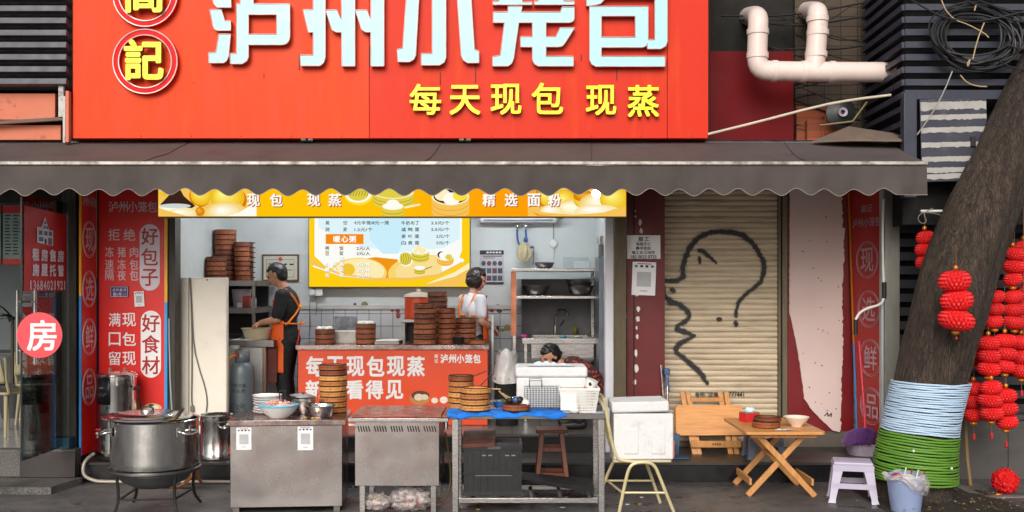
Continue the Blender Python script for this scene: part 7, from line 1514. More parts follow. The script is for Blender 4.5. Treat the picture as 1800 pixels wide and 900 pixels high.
# bin by the tree
bn = thing('litter_bin', 'small pale blue bin with clear bag hanging out, at the foot of the tree', 'bin', (X(1592,8.35), 8.35, 0)); x = X(1592,8.35)
mb = MB(); mb.lathe([(0,.0), (.115,.0), (.15,.285), (.157,.285), (.155,.295), (.145,.29), (.11,.01), (0,.01)], (x, 8.35, .002), M('pale_blue_bin', (136,150,184), .4, 0, .06, 4), 40); mb.build('bucket', bn)
def binbag(u, v):
    a = 2*math.pi*u; r = .15+.022*math.sin(v*3)+.02*mnoise.noise(Vector((math.cos(a)*2.5, math.sin(a)*2.5, v*3))); drop = .05+.12*max(0, math.cos(a+.75))**2
    return Vector((x+r*1.04*math.cos(a), 8.35+r*1.04*math.sin(a), .312-drop*v+.012*math.sin(a*5)))
mb = MB(); mb.grid(binbag, 60, 14, film); mb.build('bin_bag', bn, smooth=80)
mb = MB(); mb.ell((x, 8.35, .25), (.13,.13,.05), inn[0], 20, 10, wob=.3, ws=9); mb.ell((x-.09, 8.3, .29), (.05,.04,.03), inn[1], 12, 8, wob=.3, ws=20)
for k in range(4): mb.cyl((x-.02+.05*k, 8.35, .25), (x+.0+.05*k, 8.34, .36-.01*k), .006, inn[k % 2], 6)
setting(mb.build('contents', bn), 'stuff')
# ================================================================ tree wrapped with rope
TYc = 8.85
tree = thing('tree', 'leaning dark barked street tree wrapped in blue and green rope', 'tree', (X(1615,TYc), TYc, 0))
def bark_mat():
    m, nt, out = _new('furrowed_bark'); p = nt.nodes.new('ShaderNodeBsdfPrincipled')
    tc = nt.nodes.new('ShaderNodeTexCoord'); mp = nt.nodes.new('ShaderNodeMapping'); mp.inputs['Scale'].default_value = (1, 1, .22); mp.inputs['Rotation'].default_value = (0, R(-22), 0)
    nt.links.new(tc.outputs['Object'], mp.inputs[0])
    def no(s, d=8):
        n = nt.nodes.new('ShaderNodeTexNoise'); n.inputs['Scale'].default_value = s; n.inputs['Detail'].default_value = d; n.inputs['Roughness'].default_value = .65; nt.links.new(mp.outputs[0], n.inputs['Vector']); return n.outputs['Fac']
    a, b_, g = no(22), no(60, 6), _noise(nt, 1.6, 6)
    c = _mix(nt, _range(nt, a, .35, .65), lin((44,35,29)), lin((88,72,60))); c = _mix(nt, _range(nt, g, .45, .7, 0, .5), c, lin((40,35,28)))
    vo_ = nt.nodes.new('ShaderNodeTexVoronoi'); vo_.feature = 'DISTANCE_TO_EDGE'; vo_.inputs['Scale'].default_value = 44
    wn_ = nt.nodes.new('ShaderNodeVectorMath'); wn_.operation = 'MULTIPLY_ADD'; wn_.inputs[1].default_value = (.05,.05,.05); nz = nt.nodes.new('ShaderNodeTexNoise'); nz.inputs['Scale'].default_value = 18; nt.links.new(mp.outputs[0], nz.inputs['Vector']); nt.links.new(nz.outputs['Color'], wn_.inputs[0]); nt.links.new(mp.outputs[0], wn_.inputs[2]); nt.links.new(wn_.outputs[0], vo_.inputs['Vector'])
    crk = _range(nt, vo_.outputs['Distance'], 0, .09); crk2 = _range(nt, crk, 0, 1, .55, 1); c = _mix(nt, crk2, lin((22,17,14)), c)
    nt.links.new(c, p.inputs['Base Color']); p.inputs['Roughness'].default_value = .85
    bp = nt.nodes.new('ShaderNodeBump'); bp.inputs['Distance'].default_value = .035; bp.inputs['Strength'].default_value = 1; mx = nt.nodes.new('ShaderNodeMath'); mx.operation = 'MULTIPLY_ADD'; mx.inputs[1].default_value = .35; nt.links.new(b_, mx.inputs[0]); nt.links.new(a, mx.inputs[2]); m2 = nt.nodes.new('ShaderNodeMath'); m2.operation = 'MULTIPLY_ADD'; m2.inputs[1].default_value = .22; nt.links.new(crk, m2.inputs[0]); nt.links.new(mx.outputs[0], m2.inputs[2]); nt.links.new(m2.outputs[0], bp.inputs['Height']); nt.links.new(bp.outputs[0], p.inputs['Normal'])
    nt.links.new(p.outputs[0], out.inputs['Surface']); return m
bark = bark_mat()
# centre line (px, py, half width) on the photograph -> metres
TR = [(1604,905,76), (1606,872,64), (1608,850,59), (1610,800,59), (1619,740,58), (1631,690,60), (1645,640,62), (1652,610,63), (1668,560,65), (1683,505,66), (1701,450,66), (1721,400,65), (1745,345,65), (1776,290,65), (1809,235,66), (1845,170,68), (1885,100,70), (1945,0,74), (2005,-100,78), (2065,-220,82)]
def tree_at(z):
    P = [(X(a,TYc), max(-.06, Z(b_,TYc)), L(c_,TYc)) for a, b_, c_ in TR]
    for (x0,z0_,r0), (x1,z1_,r1) in zip(P, P[1:]):
        if z <= z1_ or (x1,z1_,r1) == P[-1]:
            t_ = (z-z0_)/(z1_-z0_) if z1_ != z0_ else 0; return x0+(x1-x0)*t_, r0+(r1-r0)*t_
ztop = Z(-220, TYc)
def trunk_fn(u, v):
    z = -.03+(ztop+.03)*v; x, r = tree_at(z); a = 2*math.pi*u
    groove = .86+.14*min(1, abs(((a-5.25-.25*math.sin(z*1.1))+math.pi) % (2*math.pi)-math.pi)/.42)       # long fold down the right front side
    flare = 1+.25*math.exp(-max(0,z)*7)*(.6+.4*math.sin(a*5+1))
    n = mnoise.noise(Vector((math.cos(a)*2, math.sin(a)*2, z*1.2)))*.055+mnoise.noise(Vector((math.cos(a)*7, math.sin(a)*7, z*2.0)))*.024+mnoise.noise(Vector((math.cos(a)*16, math.sin(a)*16, z*4.0)))*.02
    rr = r*(groove if z > .9 else 1-(1-groove)*max(0,z)/.9)*flare*(1+n)
    return Vector((x+rr*math.cos(a), TYc+rr*.92*math.sin(a)+.10*max(0,z-1.5), z))
mb = MB(); mb.grid(trunk_fn, 120, 300, bark); mb.build('trunk', tree, smooth=80)
# limbs and crown above the frame (the tree goes on)
mb = MB(); x, r = tree_at(ztop); c0 = Vector((x, TYc+.10*(ztop-1.5), ztop))
mb.tube([c0-Vector((.15,0,.3)), c0+Vector((.5,.2,.8)), c0+Vector((1.0,.4,1.9)), c0+Vector((1.3,.4,3.0))], [r*.9,r*.6,r*.4,r*.2], bark, 14, smooth=2); mb.tube([c0-Vector((.15,0,.3)), c0+Vector((-.2,-.1,.9)), c0+Vector((-.9,-.3,1.9)), c0+Vector((-1.6,-.5,2.6))], [r*.8,r*.5,r*.3,r*.15], bark, 14, smooth=2); mb.build('limb', tree)
leaf = M('tree_leaf', (52,78,36), .5, 0, .35, 2); mb = MB(); rn = random.Random(101)
for cl_ in range(46):
    cc = c0+Vector((rn.uniform(-2.2,2.4), rn.uniform(-1.2,1.2), rn.uniform(1.4,4.0)))
    for k in range(26):
        q = cc+Vector((rn.gauss(0,.3), rn.gauss(0,.3), rn.gauss(0,.22))); a = rn.uniform(0,6.28); d = Vector((math.cos(a), math.sin(a), rn.uniform(-.6,.3))).normalized(); s2 = d.cross(UZ).normalized()*.04
        mb.add([q, q+d*.06+s2, q+d*.15, q+d*.06-s2], [(0,1,2,3)], leaf)
mb.build('crown', tree, smooth=0)
# rope wraps
def rope(z0, z1, n, r, mat, slope0, slope1, out0, out1, name):
    mb = MB(); rn = random.Random(int(z0*100)); N = 64
    for k in range(n):
        t_ = k/(n-1); zc_ = z1+(z0-z1)*t_; sl = slope1+(slope0-slope1)*t_; o_ = out1+(out0-out1)*t_; wv = rn.uniform(0,6); am = rn.uniform(.001,.005)
        pts = []
        for i in range(N):
            a = 2*math.pi*i/N; z = zc_+sl*math.cos(a)+am*math.sin(3*a+wv); x, rr = tree_at(max(0,z)); rr = rr*1.03+.004+o_+r; z += .004*mnoise.noise(Vector((math.cos(a)*2, math.sin(a)*2, k*1.7)))
            pts.append(Vector((x+rr*math.cos(a), TYc+rr*.95*math.sin(a), z)))
        mb.tube(pts, r*rn.uniform(.92,1.05), mat, 8, True)
    return mb.build(name, tree, smooth=80)
blue_r = M('pale_blue_rope', (182,206,228), .55, 0, .12, 6, bump=.0015, bs=160, dirt=.2, dcol=(120,130,140), ds=6); green_r = M('green_rope', (94,140,46), .5, 0, .14, 5, bump=.0015, bs=160, dirt=.25, dcol=(60,90,30), ds=6)
rope(Z(757,TYc), Z(672,TYc), 23, .0085, blue_r, -.03, -.01, .015, .004, 'blue_rope_wrap')
rope(Z(842,TYc), Z(763,TYc), 18, .0102, green_r, -.02, -.03, .035, .018, 'green_rope_wrap')
mb = MB(); 
for px, py, m_ in ((1606,792,white_pl), (1673,823,white_pl)): x = X(px,8.4); mb.ell((x, 8.40, Z(py,8.42)), (.010,.01,.012), m_, 10, 8)
mb.build('rope_end', tree)
lf_m = [M('dead_leaf', (120,88,50), .8), M('dead_leaf_pale', (150,136,100), .8), M('dead_leaf_dark', (66,52,34), .8)]
mb = MB(); rn = random.Random(111)
for k in range(420):
    a, y = rn.gauss(X(1690,8.6), .32), rn.uniform(8.2, 9.2); d = rn.uniform(0,6.28); s_ = rn.uniform(.006,.022); z_ = .04+.012*rn.random() if 3.05 < a < 4.2 else .006
    dv, sv = Vector((math.cos(d), math.sin(d), rn.uniform(-.2,.4)))*s_, Vector((-math.sin(d), math.cos(d), rn.uniform(-.2,.2)))*s_*.6
    q = Vector((a, y, z_)); mb.add([q-dv, q+sv, q+dv, q-sv], [(0,1,2,3)], rn.choice(lf_m))
o = mb.build('leaf_litter', smooth=0); setting(o, 'stuff'); o['label'] = 'dead leaves and crumbs on the soil round the tree'
# ================================================================ red paper lanterns
lan_m = M('red_honeycomb_paper', (226,18,20), .6, 0, .12, 6)
nt = lan_m.node_tree; pr = [n for n in nt.nodes if n.type == 'BSDF_PRINCIPLED'][0]; oi = nt.nodes.new('ShaderNodeObjectInfo')
old_ = pr.inputs['Base Color'].links[0].from_socket; nt.links.new(_mix(nt, _range(nt, oi.outputs['Random'], 0, 1, 0, .6), old_, lin((176,10,16))), pr.inputs['Base Color'])
gold_m = M('gilt_bead', (206,130,40), .3, .5); tas = M('red_tassel', (170,16,20), .6); strg = M('lantern_string', (120,70,40), .6)
def lantern(px, ptop, pbot, wpx, Y, label, lobes=3, hang=None, tail=28, rot=0):
    x = X(px, Y); zt_, zb_ = Z(ptop, Y), Z(pbot, Y); r = L(wpx/2, Y); hl = (zt_-zb_)/lobes
    t = thing('paper_lantern', label, 'lantern', (x, Y, zb_), 'red honeycomb paper lanterns')
    lr = random.Random(int(px*7+ptop))
    for l_ in range(lobes):
        jr = lr.uniform(.92,1.07); jx = lr.uniform(-.012,.012); jt = lr.uniform(-.12,.12)
        mb = MB(); zc_ = zt_-hl*(l_+.5); NP, NR = 88, 16
        def f(u, v):
            a = 2*math.pi*u+rot; ph = math.pi*v; pl = .5+.5*math.cos(22*a+(math.pi if int(v*8) % 2 else 0)); k_ = math.sin(ph)**.65
            rr = r*k_*(.86+.15*pl)*(1+.06*mnoise.noise(Vector((px*.1+l_, math.cos(a), math.sin(a)))))
            rr *= jr; return Vector((x+jx+rr*math.cos(a), Y+rr*math.sin(a), zc_+jt*rr*math.cos(a)+hl*.52*math.cos(ph)*(1+.05*pl)))
        mb.grid(f, NP, NR, lan_m); mb.build('lobe', t, smooth=28)
    mb = MB(); h_ = hang if hang is not None else zt_+.14
    mb.tube([(x, Y, zt_), (x+.004, Y, (zt_+h_)/2), (x, Y, h_)], .003, strg, 5); mb.build('cord', t)
    mb = MB(); mb.ell((x, Y, zt_+.03), (.02,.02,.022), gold_m, 12, 8); mb.ell((x, Y, zb_-.02), (.034,.034,.02), gold_m, 14, 8); mb.build('bead', t)
    if tail:
        tl = L(tail, Y); mb = MB(); mb.tube([(x, Y, zb_-.03), (x+.005, Y, zb_-.03-tl*.55)], .0025, strg, 5); mb.lathe([(.004,0), (.012,-.01), (.014,-tl*.4), (.008,-tl*.45)], (x+.005, Y, zb_-.03-tl*.55), tas, 10); mb.build('tassel', t)
    return t
lantern(1680, 477, 580, 60, 8.3, 'three tiered red paper lantern hanging in front of the tree trunk', tail=10, hang=Z(430,8.3))
lantern(1625, 407, 472, 32, 9.3, 'red paper lantern peeping out left of the tree trunk', tail=0, hang=Z(372,9.3))
G = [(1780,436,502,36,9.15,'highest red lantern right of the trunk, partly behind it'), (1799,424,490,34,9.3,'red lantern cut by the right edge at the top of the row'),
     (1748,511,576,36,9.1,'red lantern directly right of the trunk at mid height'), (1783,511,578,36,9.15,'red lantern at mid height second from the trunk'), (1806,500,575,36,9.35,'red lantern at mid height cut by the right edge'),
     (1712,572,640,32,9.4,'red lantern half hidden by the trunk edge above the rope'), (1737,592,660,38,9.05,'red lantern just above the rope height, nearest the trunk'), (1766,588,655,38,9.1,'red lantern just above the rope height, middle of its row'), (1795,590,664,40,9.2,'red lantern just above the rope height at the right edge'),
     (1711,672,740,32,9.2,'lowest row red lantern touching the blue rope'), (1742,670,738,40,9.0,'lowest row red lantern with long gilt tassel in the middle'), (1768,684,753,38,9.05,'lowest hanging red lantern at the right of its row')]
for k, (px, a, b_, w_, Y, lab) in enumerate(G): lantern(px, a, b_, w_, Y, lab, hang=Z(a,Y)+.1+(.9 if k < 2 else .0), rot=k*.7)
hg = thing('lantern_rail', 'white tube and wires from which the left small lantern hangs', 'rail', (X(1640,9.3), 9.3, Z(372,9.3))); mb = MB(); mb.tube([(X(1618,9.3), 9.3, Z(371,9.3)), (X(1700,9.3), 9.3, Z(371,9.3))], .012, white_pl, 8); mb.build('tube', hg)
mb = MB(); mb.tube([(X(a,9.28), 9.28, Z(b_,9.28)) for a, b_ in ((1660,380),(1640,374),(1620,373),(1612,384),(1620,394),(1630,390),(1622,374),(1640,366))], .0035, MATS['pale_wire'], 5, smooth=2); mb.build('wire', hg)
hg = thing('lantern_line', 'dark cord strung behind the tree carrying the right lanterns', 'line', (X(1770,9.2), 9.2, 2.6)); mb = MB(); mb.tube([(X(1700,9.3), 9.3, 2.95), (X(1780,9.2), 9.2, Z(345,9.2)), (X(1830,9.3), 9.3, 2.9)], .005, iron, 5, smooth=1)
for px in (1748, 1766, 1783, 1799): mb.tube([(X(px,9.2), 9.2, Z(348,9.2)), (X(px,9.15), 9.15, Z(600,9.15))], .003, strg, 5)
mb.build('cord', hg)
fl = thing('fallen_lantern', 'round red paper lantern lying on the pavement at the right', 'lantern', (X(1767,9.1), 9.1, 0)); r = L(23,9.1)
mb = MB()
def fall(u, v):
    a = 2*math.pi*u; ph = math.pi*v; d = Vector((math.sin(ph)*math.cos(a), math.sin(ph)*math.sin(a), math.cos(ph))); n_ = mnoise.noise(d*4.2)*.22+mnoise.noise(d*11)*.16; pl = .06*math.cos(26*a)
    return Vector((X(1767,9.1), 9.1, r*.88))+Matrix.Rotation(R(60), 3, 'X') @ (d*r*(.92+n_*.6+pl*math.sin(ph)))
mb.grid(fall, 140, 50, lan_m); mb.build('paper_ball', fl, smooth=30)
mb = MB(); mb.ell((X(1755,8.95), 8.95, .014), (.03,.016,.012), gold_m, 12, 8); mb.tube([(X(1755,8.95), 8.95, .01), (X(1740,8.92), 8.92, .008)], .005, tas, 5); mb.build('bead', fl)
# ================================================================ people: each body is one remeshed skin
def cap(mb, a, b, r0, r1, mat, seg=16, sq=(1,1)):
    a, b = Vector(a), Vector(b); ln = (b-a).length; prof = []
    for k in range(5): t_ = math.pi/2*k/4; prof.append((max(1e-4, r0*math.sin(t_)), -r0*math.cos(t_)))
    for k in range(5): t_ = math.pi/2*k/4; prof.append((max(1e-4, r1*math.cos(t_)), ln+r1*math.sin(t_)))
    mb.lathe(prof, a, mat, seg, b-a)
def chain(mb, pts, rs, mat):
    for i in range(len(pts)-1): cap(mb, pts[i], pts[i+1], rs[i], rs[i+1], mat)
def fuse(mb, name, parent, mat, voxel=.006, smooth=4):
    """voxel-fuse the collected shapes into one continuous skin"""
    o = mb.build(name, None, (0,0,0), smooth=0); m_ = o.modifiers.new('r', 'REMESH'); m_.mode = 'VOXEL'; m_.voxel_size = voxel; m_.use_smooth_shade = True
    s_ = o.modifiers.new('s', 'SMOOTH'); s_.iterations = smooth; s_.factor = .5
    dg = bpy.context.evaluated_depsgraph_get(); dg.update(); me = bpy.data.meshes.new_from_object(o.evaluated_get(dg)); me.name = name
    old = o.data; bpy.data.objects.remove(o); bpy.data.meshes.remove(old)
    org = ORG[parent.as_pointer()]; me.transform(Matrix.Translation(-org)); me.materials.clear(); me.materials.append(mat)
    for p_ in me.polygons: p_.material_index = 0; p_.use_smooth = True
    o = bpy.data.objects.new(name, me); COL.objects.link(o); o.parent = parent; ORG[o.as_pointer()] = org; return o
def head_shapes(mb, Mh, mat, s=1.0):
    E = lambda c, r, rot=None: mb.ell(Mh @ Vector(c)*1.0, r, mat, 20, 14, xf=Mh.to_3x3() if rot is None else Mh.to_3x3() @ rot)
    E((-.012,0,.02), (.098*s,.077*s,.098*s)); E((.022,0,-.03), (.072*s,.062*s,.088*s)); E((.055,0,-.088), (.03,.032,.026)); E((.03,0,-.07), (.055,.052,.05))
    E((.088,0,.022), (.012,.052,.012)); E((.098,0,-.005), (.018,.010,.03)); E((.106,0,-.024), (.015,.015,.012)); E((.088,0,-.056), (.012,.023,.007)); E((.086,0,-.068), (.012,.02,.008))
    for q in (-1, 1):
        E((-.008,q*.08,-.005), (.022,.010,.033)); E((.065,q*.038,-.03), (.02,.018,.02))
def hand(mb, w, d, n, side, mat, curl=.9, s=1.0):
    """palm from wrist w along d, palm normal n; four unequal curled fingers and a thumb leaving the side of the palm"""
    w, d, n = Vector(w), Vector(d).normalized(), Vector(n).normalized(); n = (n-d*n.dot(d)).normalized(); u = d.cross(n).normalized()*side
    for k in (-1.5, -.5, .5, 1.5): cap(mb, w+u*k*.012*s, w+d*.085*s+u*k*.020*s, .014*s, .011*s, mat, 10)
    for k, ln in zip((-1.5, -.5, .5, 1.5), (.062, .078, .084, .076)):
        p = w+d*.088*s+u*k*.021*s; a = 0
        for seg_, f in enumerate((.45, .32, .23)):
            a += curl*(.45 if seg_ == 0 else .6); q = p+(d*math.cos(a)+n*math.sin(a))*ln*f*s; cap(mb, p, q, .0088*s, .0076*s, mat, 8); p = q
    p = w+d*.028*s+u*.030*s; q = p+(u*.65+d*.65+n*.35).normalized()*.042*s; r = q+(d*.85+u*.1+n*.55).normalized()*.032*s
    cap(mb, p-u*.012*s, q, .013*s, .010*s, mat, 8); cap(mb, q, r, .010*s, .0085*s, mat, 8)
skin_m = M('skin_tan', (196,140,112), .5, 0, .06, 9); skin_p = M('skin_pale', (208,156,130), .5, 0, .06, 9)
hair_m = M('black_hair', (20,18,18), .45, 0, .3, 30, stretch=(1,1,.3)); hair_b = M('dark_brown_hair', (38,26,22), .42, 0, .3, 30)
eye_m = M('eye_dark', (18,14,12), .2); lip_m = M('lip', (150,84,76), .5)
def face_parts(root, Mh):
    for q in (-1, 1):
        mb = MB(); mb.ell(Mh @ Vector((.084,q*.034,.006)), (.010,.014,.0075), eye_m, 12, 8, xf=Mh.to_3x3()); mb.build('eye', root)
        mb = MB(); mb.ell(Mh @ Vector((.092,q*.036,.030)), (.008,.022,.005), hair_m, 12, 6, xf=Mh.to_3x3()); mb.build('eyebrow', root)
    mb = MB(); mb.ell(Mh @ Vector((.094,0,-.061)), (.007,.021,.006), lip_m, 12, 6, xf=Mh.to_3x3()); mb.build('lips', root)
def hair(root, Mh, mat, mask, grow=1.1, wob=.05, extra=()):
    """a shell over the skull; where mask(direction) is 0 it dives under the skin"""
    mb = MB(); c = Vector((-.014,0,.02)); base = Vector((.1,.079,.1))
    def f(u, v):
        a, ph = 2*math.pi*u, math.pi*v; d = Vector((math.sin(ph)*math.cos(a), math.sin(ph)*math.sin(a), math.cos(ph))); k = mask(d); w = grow*(1+wob*mnoise.noise(d*6)+wob*.6*mnoise.noise(Vector((d.x*22, d.y*22, d.z*5))))
        s_ = k*w+(1-k)*.72; drop = Vector((0,0,0)); return Mh @ (c+Vector((d.x*base.x, d.y*base.y, d.z*base.z))*s_)
    mb.grid(f, 72, 44, mat)
    for c_, r_ in extra: mb.ell(Mh @ Vector(c_), r_, mat, 28, 18, xf=Mh.to_3x3(), wob=.1, ws=8)
    return mb.build('hair', root, smooth=80)
def sstep(x, a, b): t_ = min(1, max(0, (x-a)/(b-a))); return t_*t_*(3-2*t_)
def person(label, base): return thing('person', label, 'person', base)
# ---------------- the man in profile at the worktable
mY = 11.2; mx = X(505,mY); FZ = .352
man = person('man in black T-shirt and orange apron bowed over the worktable in profile', (mx, mY, FZ))
Pm = lambda f, y, z: Vector((mx-f, mY+y, z))          # f: forward (to the left of the photograph)
Mh = Matrix.Translation(Pm(.115,0,1.955)) @ Matrix.Rotation(math.pi, 4, 'Z') @ Matrix.Rotation(R(-6), 4, 'Z') @ Matrix.Rotation(R(26), 4, 'Y')
mb = MB(); S = skin_m
head_shapes(mb, Mh, S, 1.04); chain(mb, [Pm(.0,0,1.74), Pm(.03,0,1.80), Pm(.085,0,1.89)], [.06,.058,.056], S)
mb.ell(Pm(.0,0,1.60), (.115,.165,.2), S); mb.ell(Pm(.02,0,1.40), (.11,.145,.16), S); mb.ell(Pm(.0,0,1.26), (.12,.165,.12), S)
for q in (-1, 1):
    sh = Pm(.02,q*.185,1.735); el = Pm(.06,q*.235,1.475) if q < 0 else Pm(.10,q*.225,1.47); wr = Pm(.265,q*.085,1.44) if q < 0 else Pm(.275,q*.05,1.425)
    chain(mb, [Pm(.0,q*.08,1.74), sh, el, wr], [.06,.056,.042,.026], S)
    hand(mb, wr, (-1,-q*.25,-.45), (0,-q*.5,-1), -q if q < 0 else 1, S, .8)
    chain(mb, [Pm(.0,q*.09,1.24), Pm(.03,q*.1,.83), Pm(-.02,q*.1,.44)], [.092,.058,.042], S); chain(mb, [Pm(-.02,q*.1,.40), Pm(.13,q*.11,.385)], [.042,.03], S)
fuse(mb, 'body', man, S, .0055, 3)
face_parts(man, Mh)
hair(man, Mh, hair_m, lambda d: max(sstep(d.z, .28, .5) if d.x > .25 else 0, sstep(.4-d.x, 0, .25)*sstep(d.z, -.75, -.5)*(1 if d.x < .0 else sstep(d.z, -.1, .1))), 1.15, .05, (((-.045,0,-.03), (.065,.072,.075)),))
bt = M('black_tshirt_cloth', (24,24,27), .85, 0, .2, 10, bump=.003, bs=26)
mb = MB(); mb.ell(Pm(-.004,0,1.61), (.132,.185,.205), bt); mb.ell(Pm(.02,0,1.42), (.128,.165,.2), bt); mb.ell(Pm(.0,0,1.30), (.135,.178,.12), bt)
chain(mb, [Pm(-.005,0,1.70), Pm(.015,0,1.765)], [.088,.076], bt)
for q in (-1, 1):
    sh = Pm(.02,q*.185,1.735); el = Pm(.052,q*.225,1.525) if q < 0 else Pm(.09,q*.215,1.52); chain(mb, [Pm(.0,q*.08,1.73), sh, el], [.08,.074,.066], bt)
fuse(mb, 'tshirt', man, bt, .008, 3)
tr_ = M('black_trouser_cloth', (20,20,23), .8, 0, .2, 8, bump=.003, bs=18); mb = MB(); mb.ell(Pm(-.005,0,1.25), (.14,.18,.13), tr_)
for q in (-1, 1): chain(mb, [Pm(.0,q*.09,1.24), Pm(.03,q*.1,.83), Pm(-.02,q*.1,.45)], [.112,.08,.062], tr_)
fuse(mb, 'trousers', man, tr_, .009, 3)
mb = MB()
for q in (-1, 1): chain(mb, [Pm(-.05,q*.1,.385), Pm(.15,q*.11,.378)], [.045,.034], iron)
for q in (-1, 1):
    mb = MB(); chain(mb, [Pm(-.05,q*.1,.396), Pm(.15,q*.11,.386)], [.044,.034], iron); mb.build('shoe', man)
ap = M('orange_apron_cloth', (226,92,26), .75, 0, .1, 6, bump=.003, bs=20)
def apron_fn(u, v):
    a = -1.75+3.5*u; z = 1.46-.56*v; k = .152+.03*v+(.008*math.sin(u*22)*v); ky = .19+.02*v
    return Pm(.012+k*math.cos(a)*(1 if math.cos(a) > 0 else .5), ky*math.sin(a), z+.012*math.cos(a))
mb = MB(); mb.grid(apron_fn, 48, 26, ap); o = mb.build('apron', man, smooth=80); o.modifiers.new('t', 'SOLIDIFY').thickness = .006
mb = MB(); mb.grid(lambda u, v: Pm(.012+.147*math.cos(-.9+1.8*u)*(1-.05*v), .19*math.sin(-.9+1.8*u)*(1-.25*v), 1.45+.24*v), 20, 10, ap); o2 = mb.build('apron_bib', man, smooth=80); o2.modifiers.new('t', 'SOLIDIFY').thickness = .006
def strap(mb, pts, w, mat):
    pts = [Vector(p) for p in pts]; n = []
    for i in range(len(pts)-1): n += [pts[i].lerp(pts[i+1], k/4) for k in range(4)]
    pts = n+[pts[-1]]
    for a, b_ in zip(pts, pts[1:]): cap(mb, a, b_, w/2, w/2, mat, 8)
apl = M('apron_strap_orange', (236,128,34), .6, 0, .06)
mb = MB()
strap(mb, [Pm(.10,-.115,1.70), Pm(.05,-.13,1.80), Pm(-.02,-.14,1.795), Pm(-.10,-.11,1.70), Pm(-.142,-.045,1.60)], .024, apl); strap(mb, [Pm(-.142,-.045,1.60), Pm(-.115,-.12,1.53), Pm(-.06,-.178,1.45), Pm(-.03,-.195,1.42)], .022, apl)
strap(mb, [Pm(.10,.115,1.70), Pm(.05,.13,1.80), Pm(-.02,.14,1.795), Pm(-.10,.11,1.70), Pm(-.142,.0,1.60)], .024, apl); mb.ell(Pm(-.148,-.03,1.605), (.02,.035,.022), M('strap_knot', (240,160,50), .6), 12, 8)
mb.build('apron_strap', man)
mb = MB(); strap(mb, [Pm(.05,-.205,1.44), Pm(-.06,-.205,1.43), Pm(-.14,-.12,1.425), Pm(-.165,.0,1.42)], .016, apl); mb.ell(Pm(-.17,-.02,1.43), (.03,.03,.016), apl, 10, 6); strap(mb, [Pm(-.155,-.06,1.42), Pm(-.15,-.10,1.30), Pm(-.13,-.15,1.15)], .014, M('apron_tie_red', (200,50,30), .6)); mb.build('apron_tie', man)
mb = MB(); mb.bar(Pm(.13,-.10,1.285), Pm(.035,-.197,1.265), .006, .024, M('pocket_dark', (60,34,26), .7), (0,0,1)); mb.build('apron_pocket', man)
# ---------------- the woman seen from behind at the right end of the counter
wY = 11.72; wx = X(830,wY)
wom = person('woman with bobbed brown hair in white T-shirt with orange apron straps, seen from behind', (wx, wY, FZ))
yaw = R(40); Rw = Matrix.Rotation(yaw, 3, 'Z'); Pw = lambda f, l, z: Vector((wx, wY, 0))+Rw @ Vector((f, l, 0))+Vector((0,0,z))     # faces right, turned a little away
Mh = Matrix.Translation(Pw(.065,-.005,1.905)) @ Matrix.Rotation(R(18), 4, 'Z') @ Matrix.Rotation(R(18), 4, 'Y')
S = skin_p; mb = MB(); head_shapes(mb, Mh, S, .99); chain(mb, [Pw(-.01,0,1.68), Pw(.01,0,1.74), Pw(.045,0,1.83)], [.052,.048,.046], S)
mb.ell(Pw(.0,0,1.54), (.10,.145,.18), S); mb.ell(Pw(.01,0,1.36), (.095,.125,.15), S); mb.ell(Pw(-.01,0,1.22), (.12,.16,.12), S)
for q in (-1, 1):
    sh, el, wr = Pw(.0,q*.165,1.675), Pw(-.03 if q < 0 else .1,q*.205,1.43), Pw(.17,q*.15,1.36); chain(mb, [Pw(.0,q*.07,1.68), sh, el, wr], [.05,.047,.038,.024], S); hand(mb, wr, Rw @ Vector((.8,-q*.2,-.45)), (0,-q*.3,-1), q, S, .8, .93)
    chain(mb, [Pw(-.01,q*.085,1.2), Pw(.02,q*.09,.8), Pw(-.02,q*.09,.43)], [.09,.055,.038], S); chain(mb, [Pw(-.02,q*.09,.39), Pw(.11,q*.1,.38)], [.038,.027], S)
fuse(mb, 'body', wom, S, .0055, 3); face_parts(wom, Mh)
hair(wom, Mh, hair_b, lambda d: max(sstep(d.z, .3, .5) if d.x > .3 else 0, sstep(.42-d.x, 0, .3)*sstep(d.z, -.86, -.72)), 1.2, .06, (((-.03,0,-.03), (.098,.094,.085)), ((.0,.06,-.03), (.055,.035,.075)), ((.0,-.06,-.03), (.055,.035,.075))))
wtm = M('white_tshirt_cloth', (222,222,226), .85, 0, .05, 8, bump=.004, bs=22); mb = MB(); mb.ell(Pw(-.004,0,1.55), (.118,.165,.185), wtm); mb.ell(Pw(.008,0,1.38), (.115,.148,.19), wtm); mb.ell(Pw(-.008,0,1.26), (.135,.168,.12), wtm); chain(mb, [Pw(-.012,0,1.64), Pw(.0,0,1.70)], [.078,.066], wtm)
for q in (-1, 1): chain(mb, [Pw(.0,q*.07,1.67), Pw(.0,q*.165,1.675), Pw(-.02 if q < 0 else .06,q*.195,1.505)], [.07,.066,.06], wtm)
fuse(mb, 'tshirt', wom, wtm, .008, 3)
mb = MB(); mb.ell(Pw(-.01,0,1.2), (.135,.175,.13), tr_)
for q in (-1, 1): chain(mb, [Pw(-.01,q*.085,1.2), Pw(.02,q*.09,.8), Pw(-.02,q*.09,.45)], [.105,.072,.055], tr_)
fuse(mb, 'trousers', wom, tr_, .009, 3)
for q in (-1, 1):
    mb = MB(); chain(mb, [Pw(-.05,q*.09,.392), Pw(.13,q*.1,.384)], [.04,.032], iron); mb.build('shoe', wom)
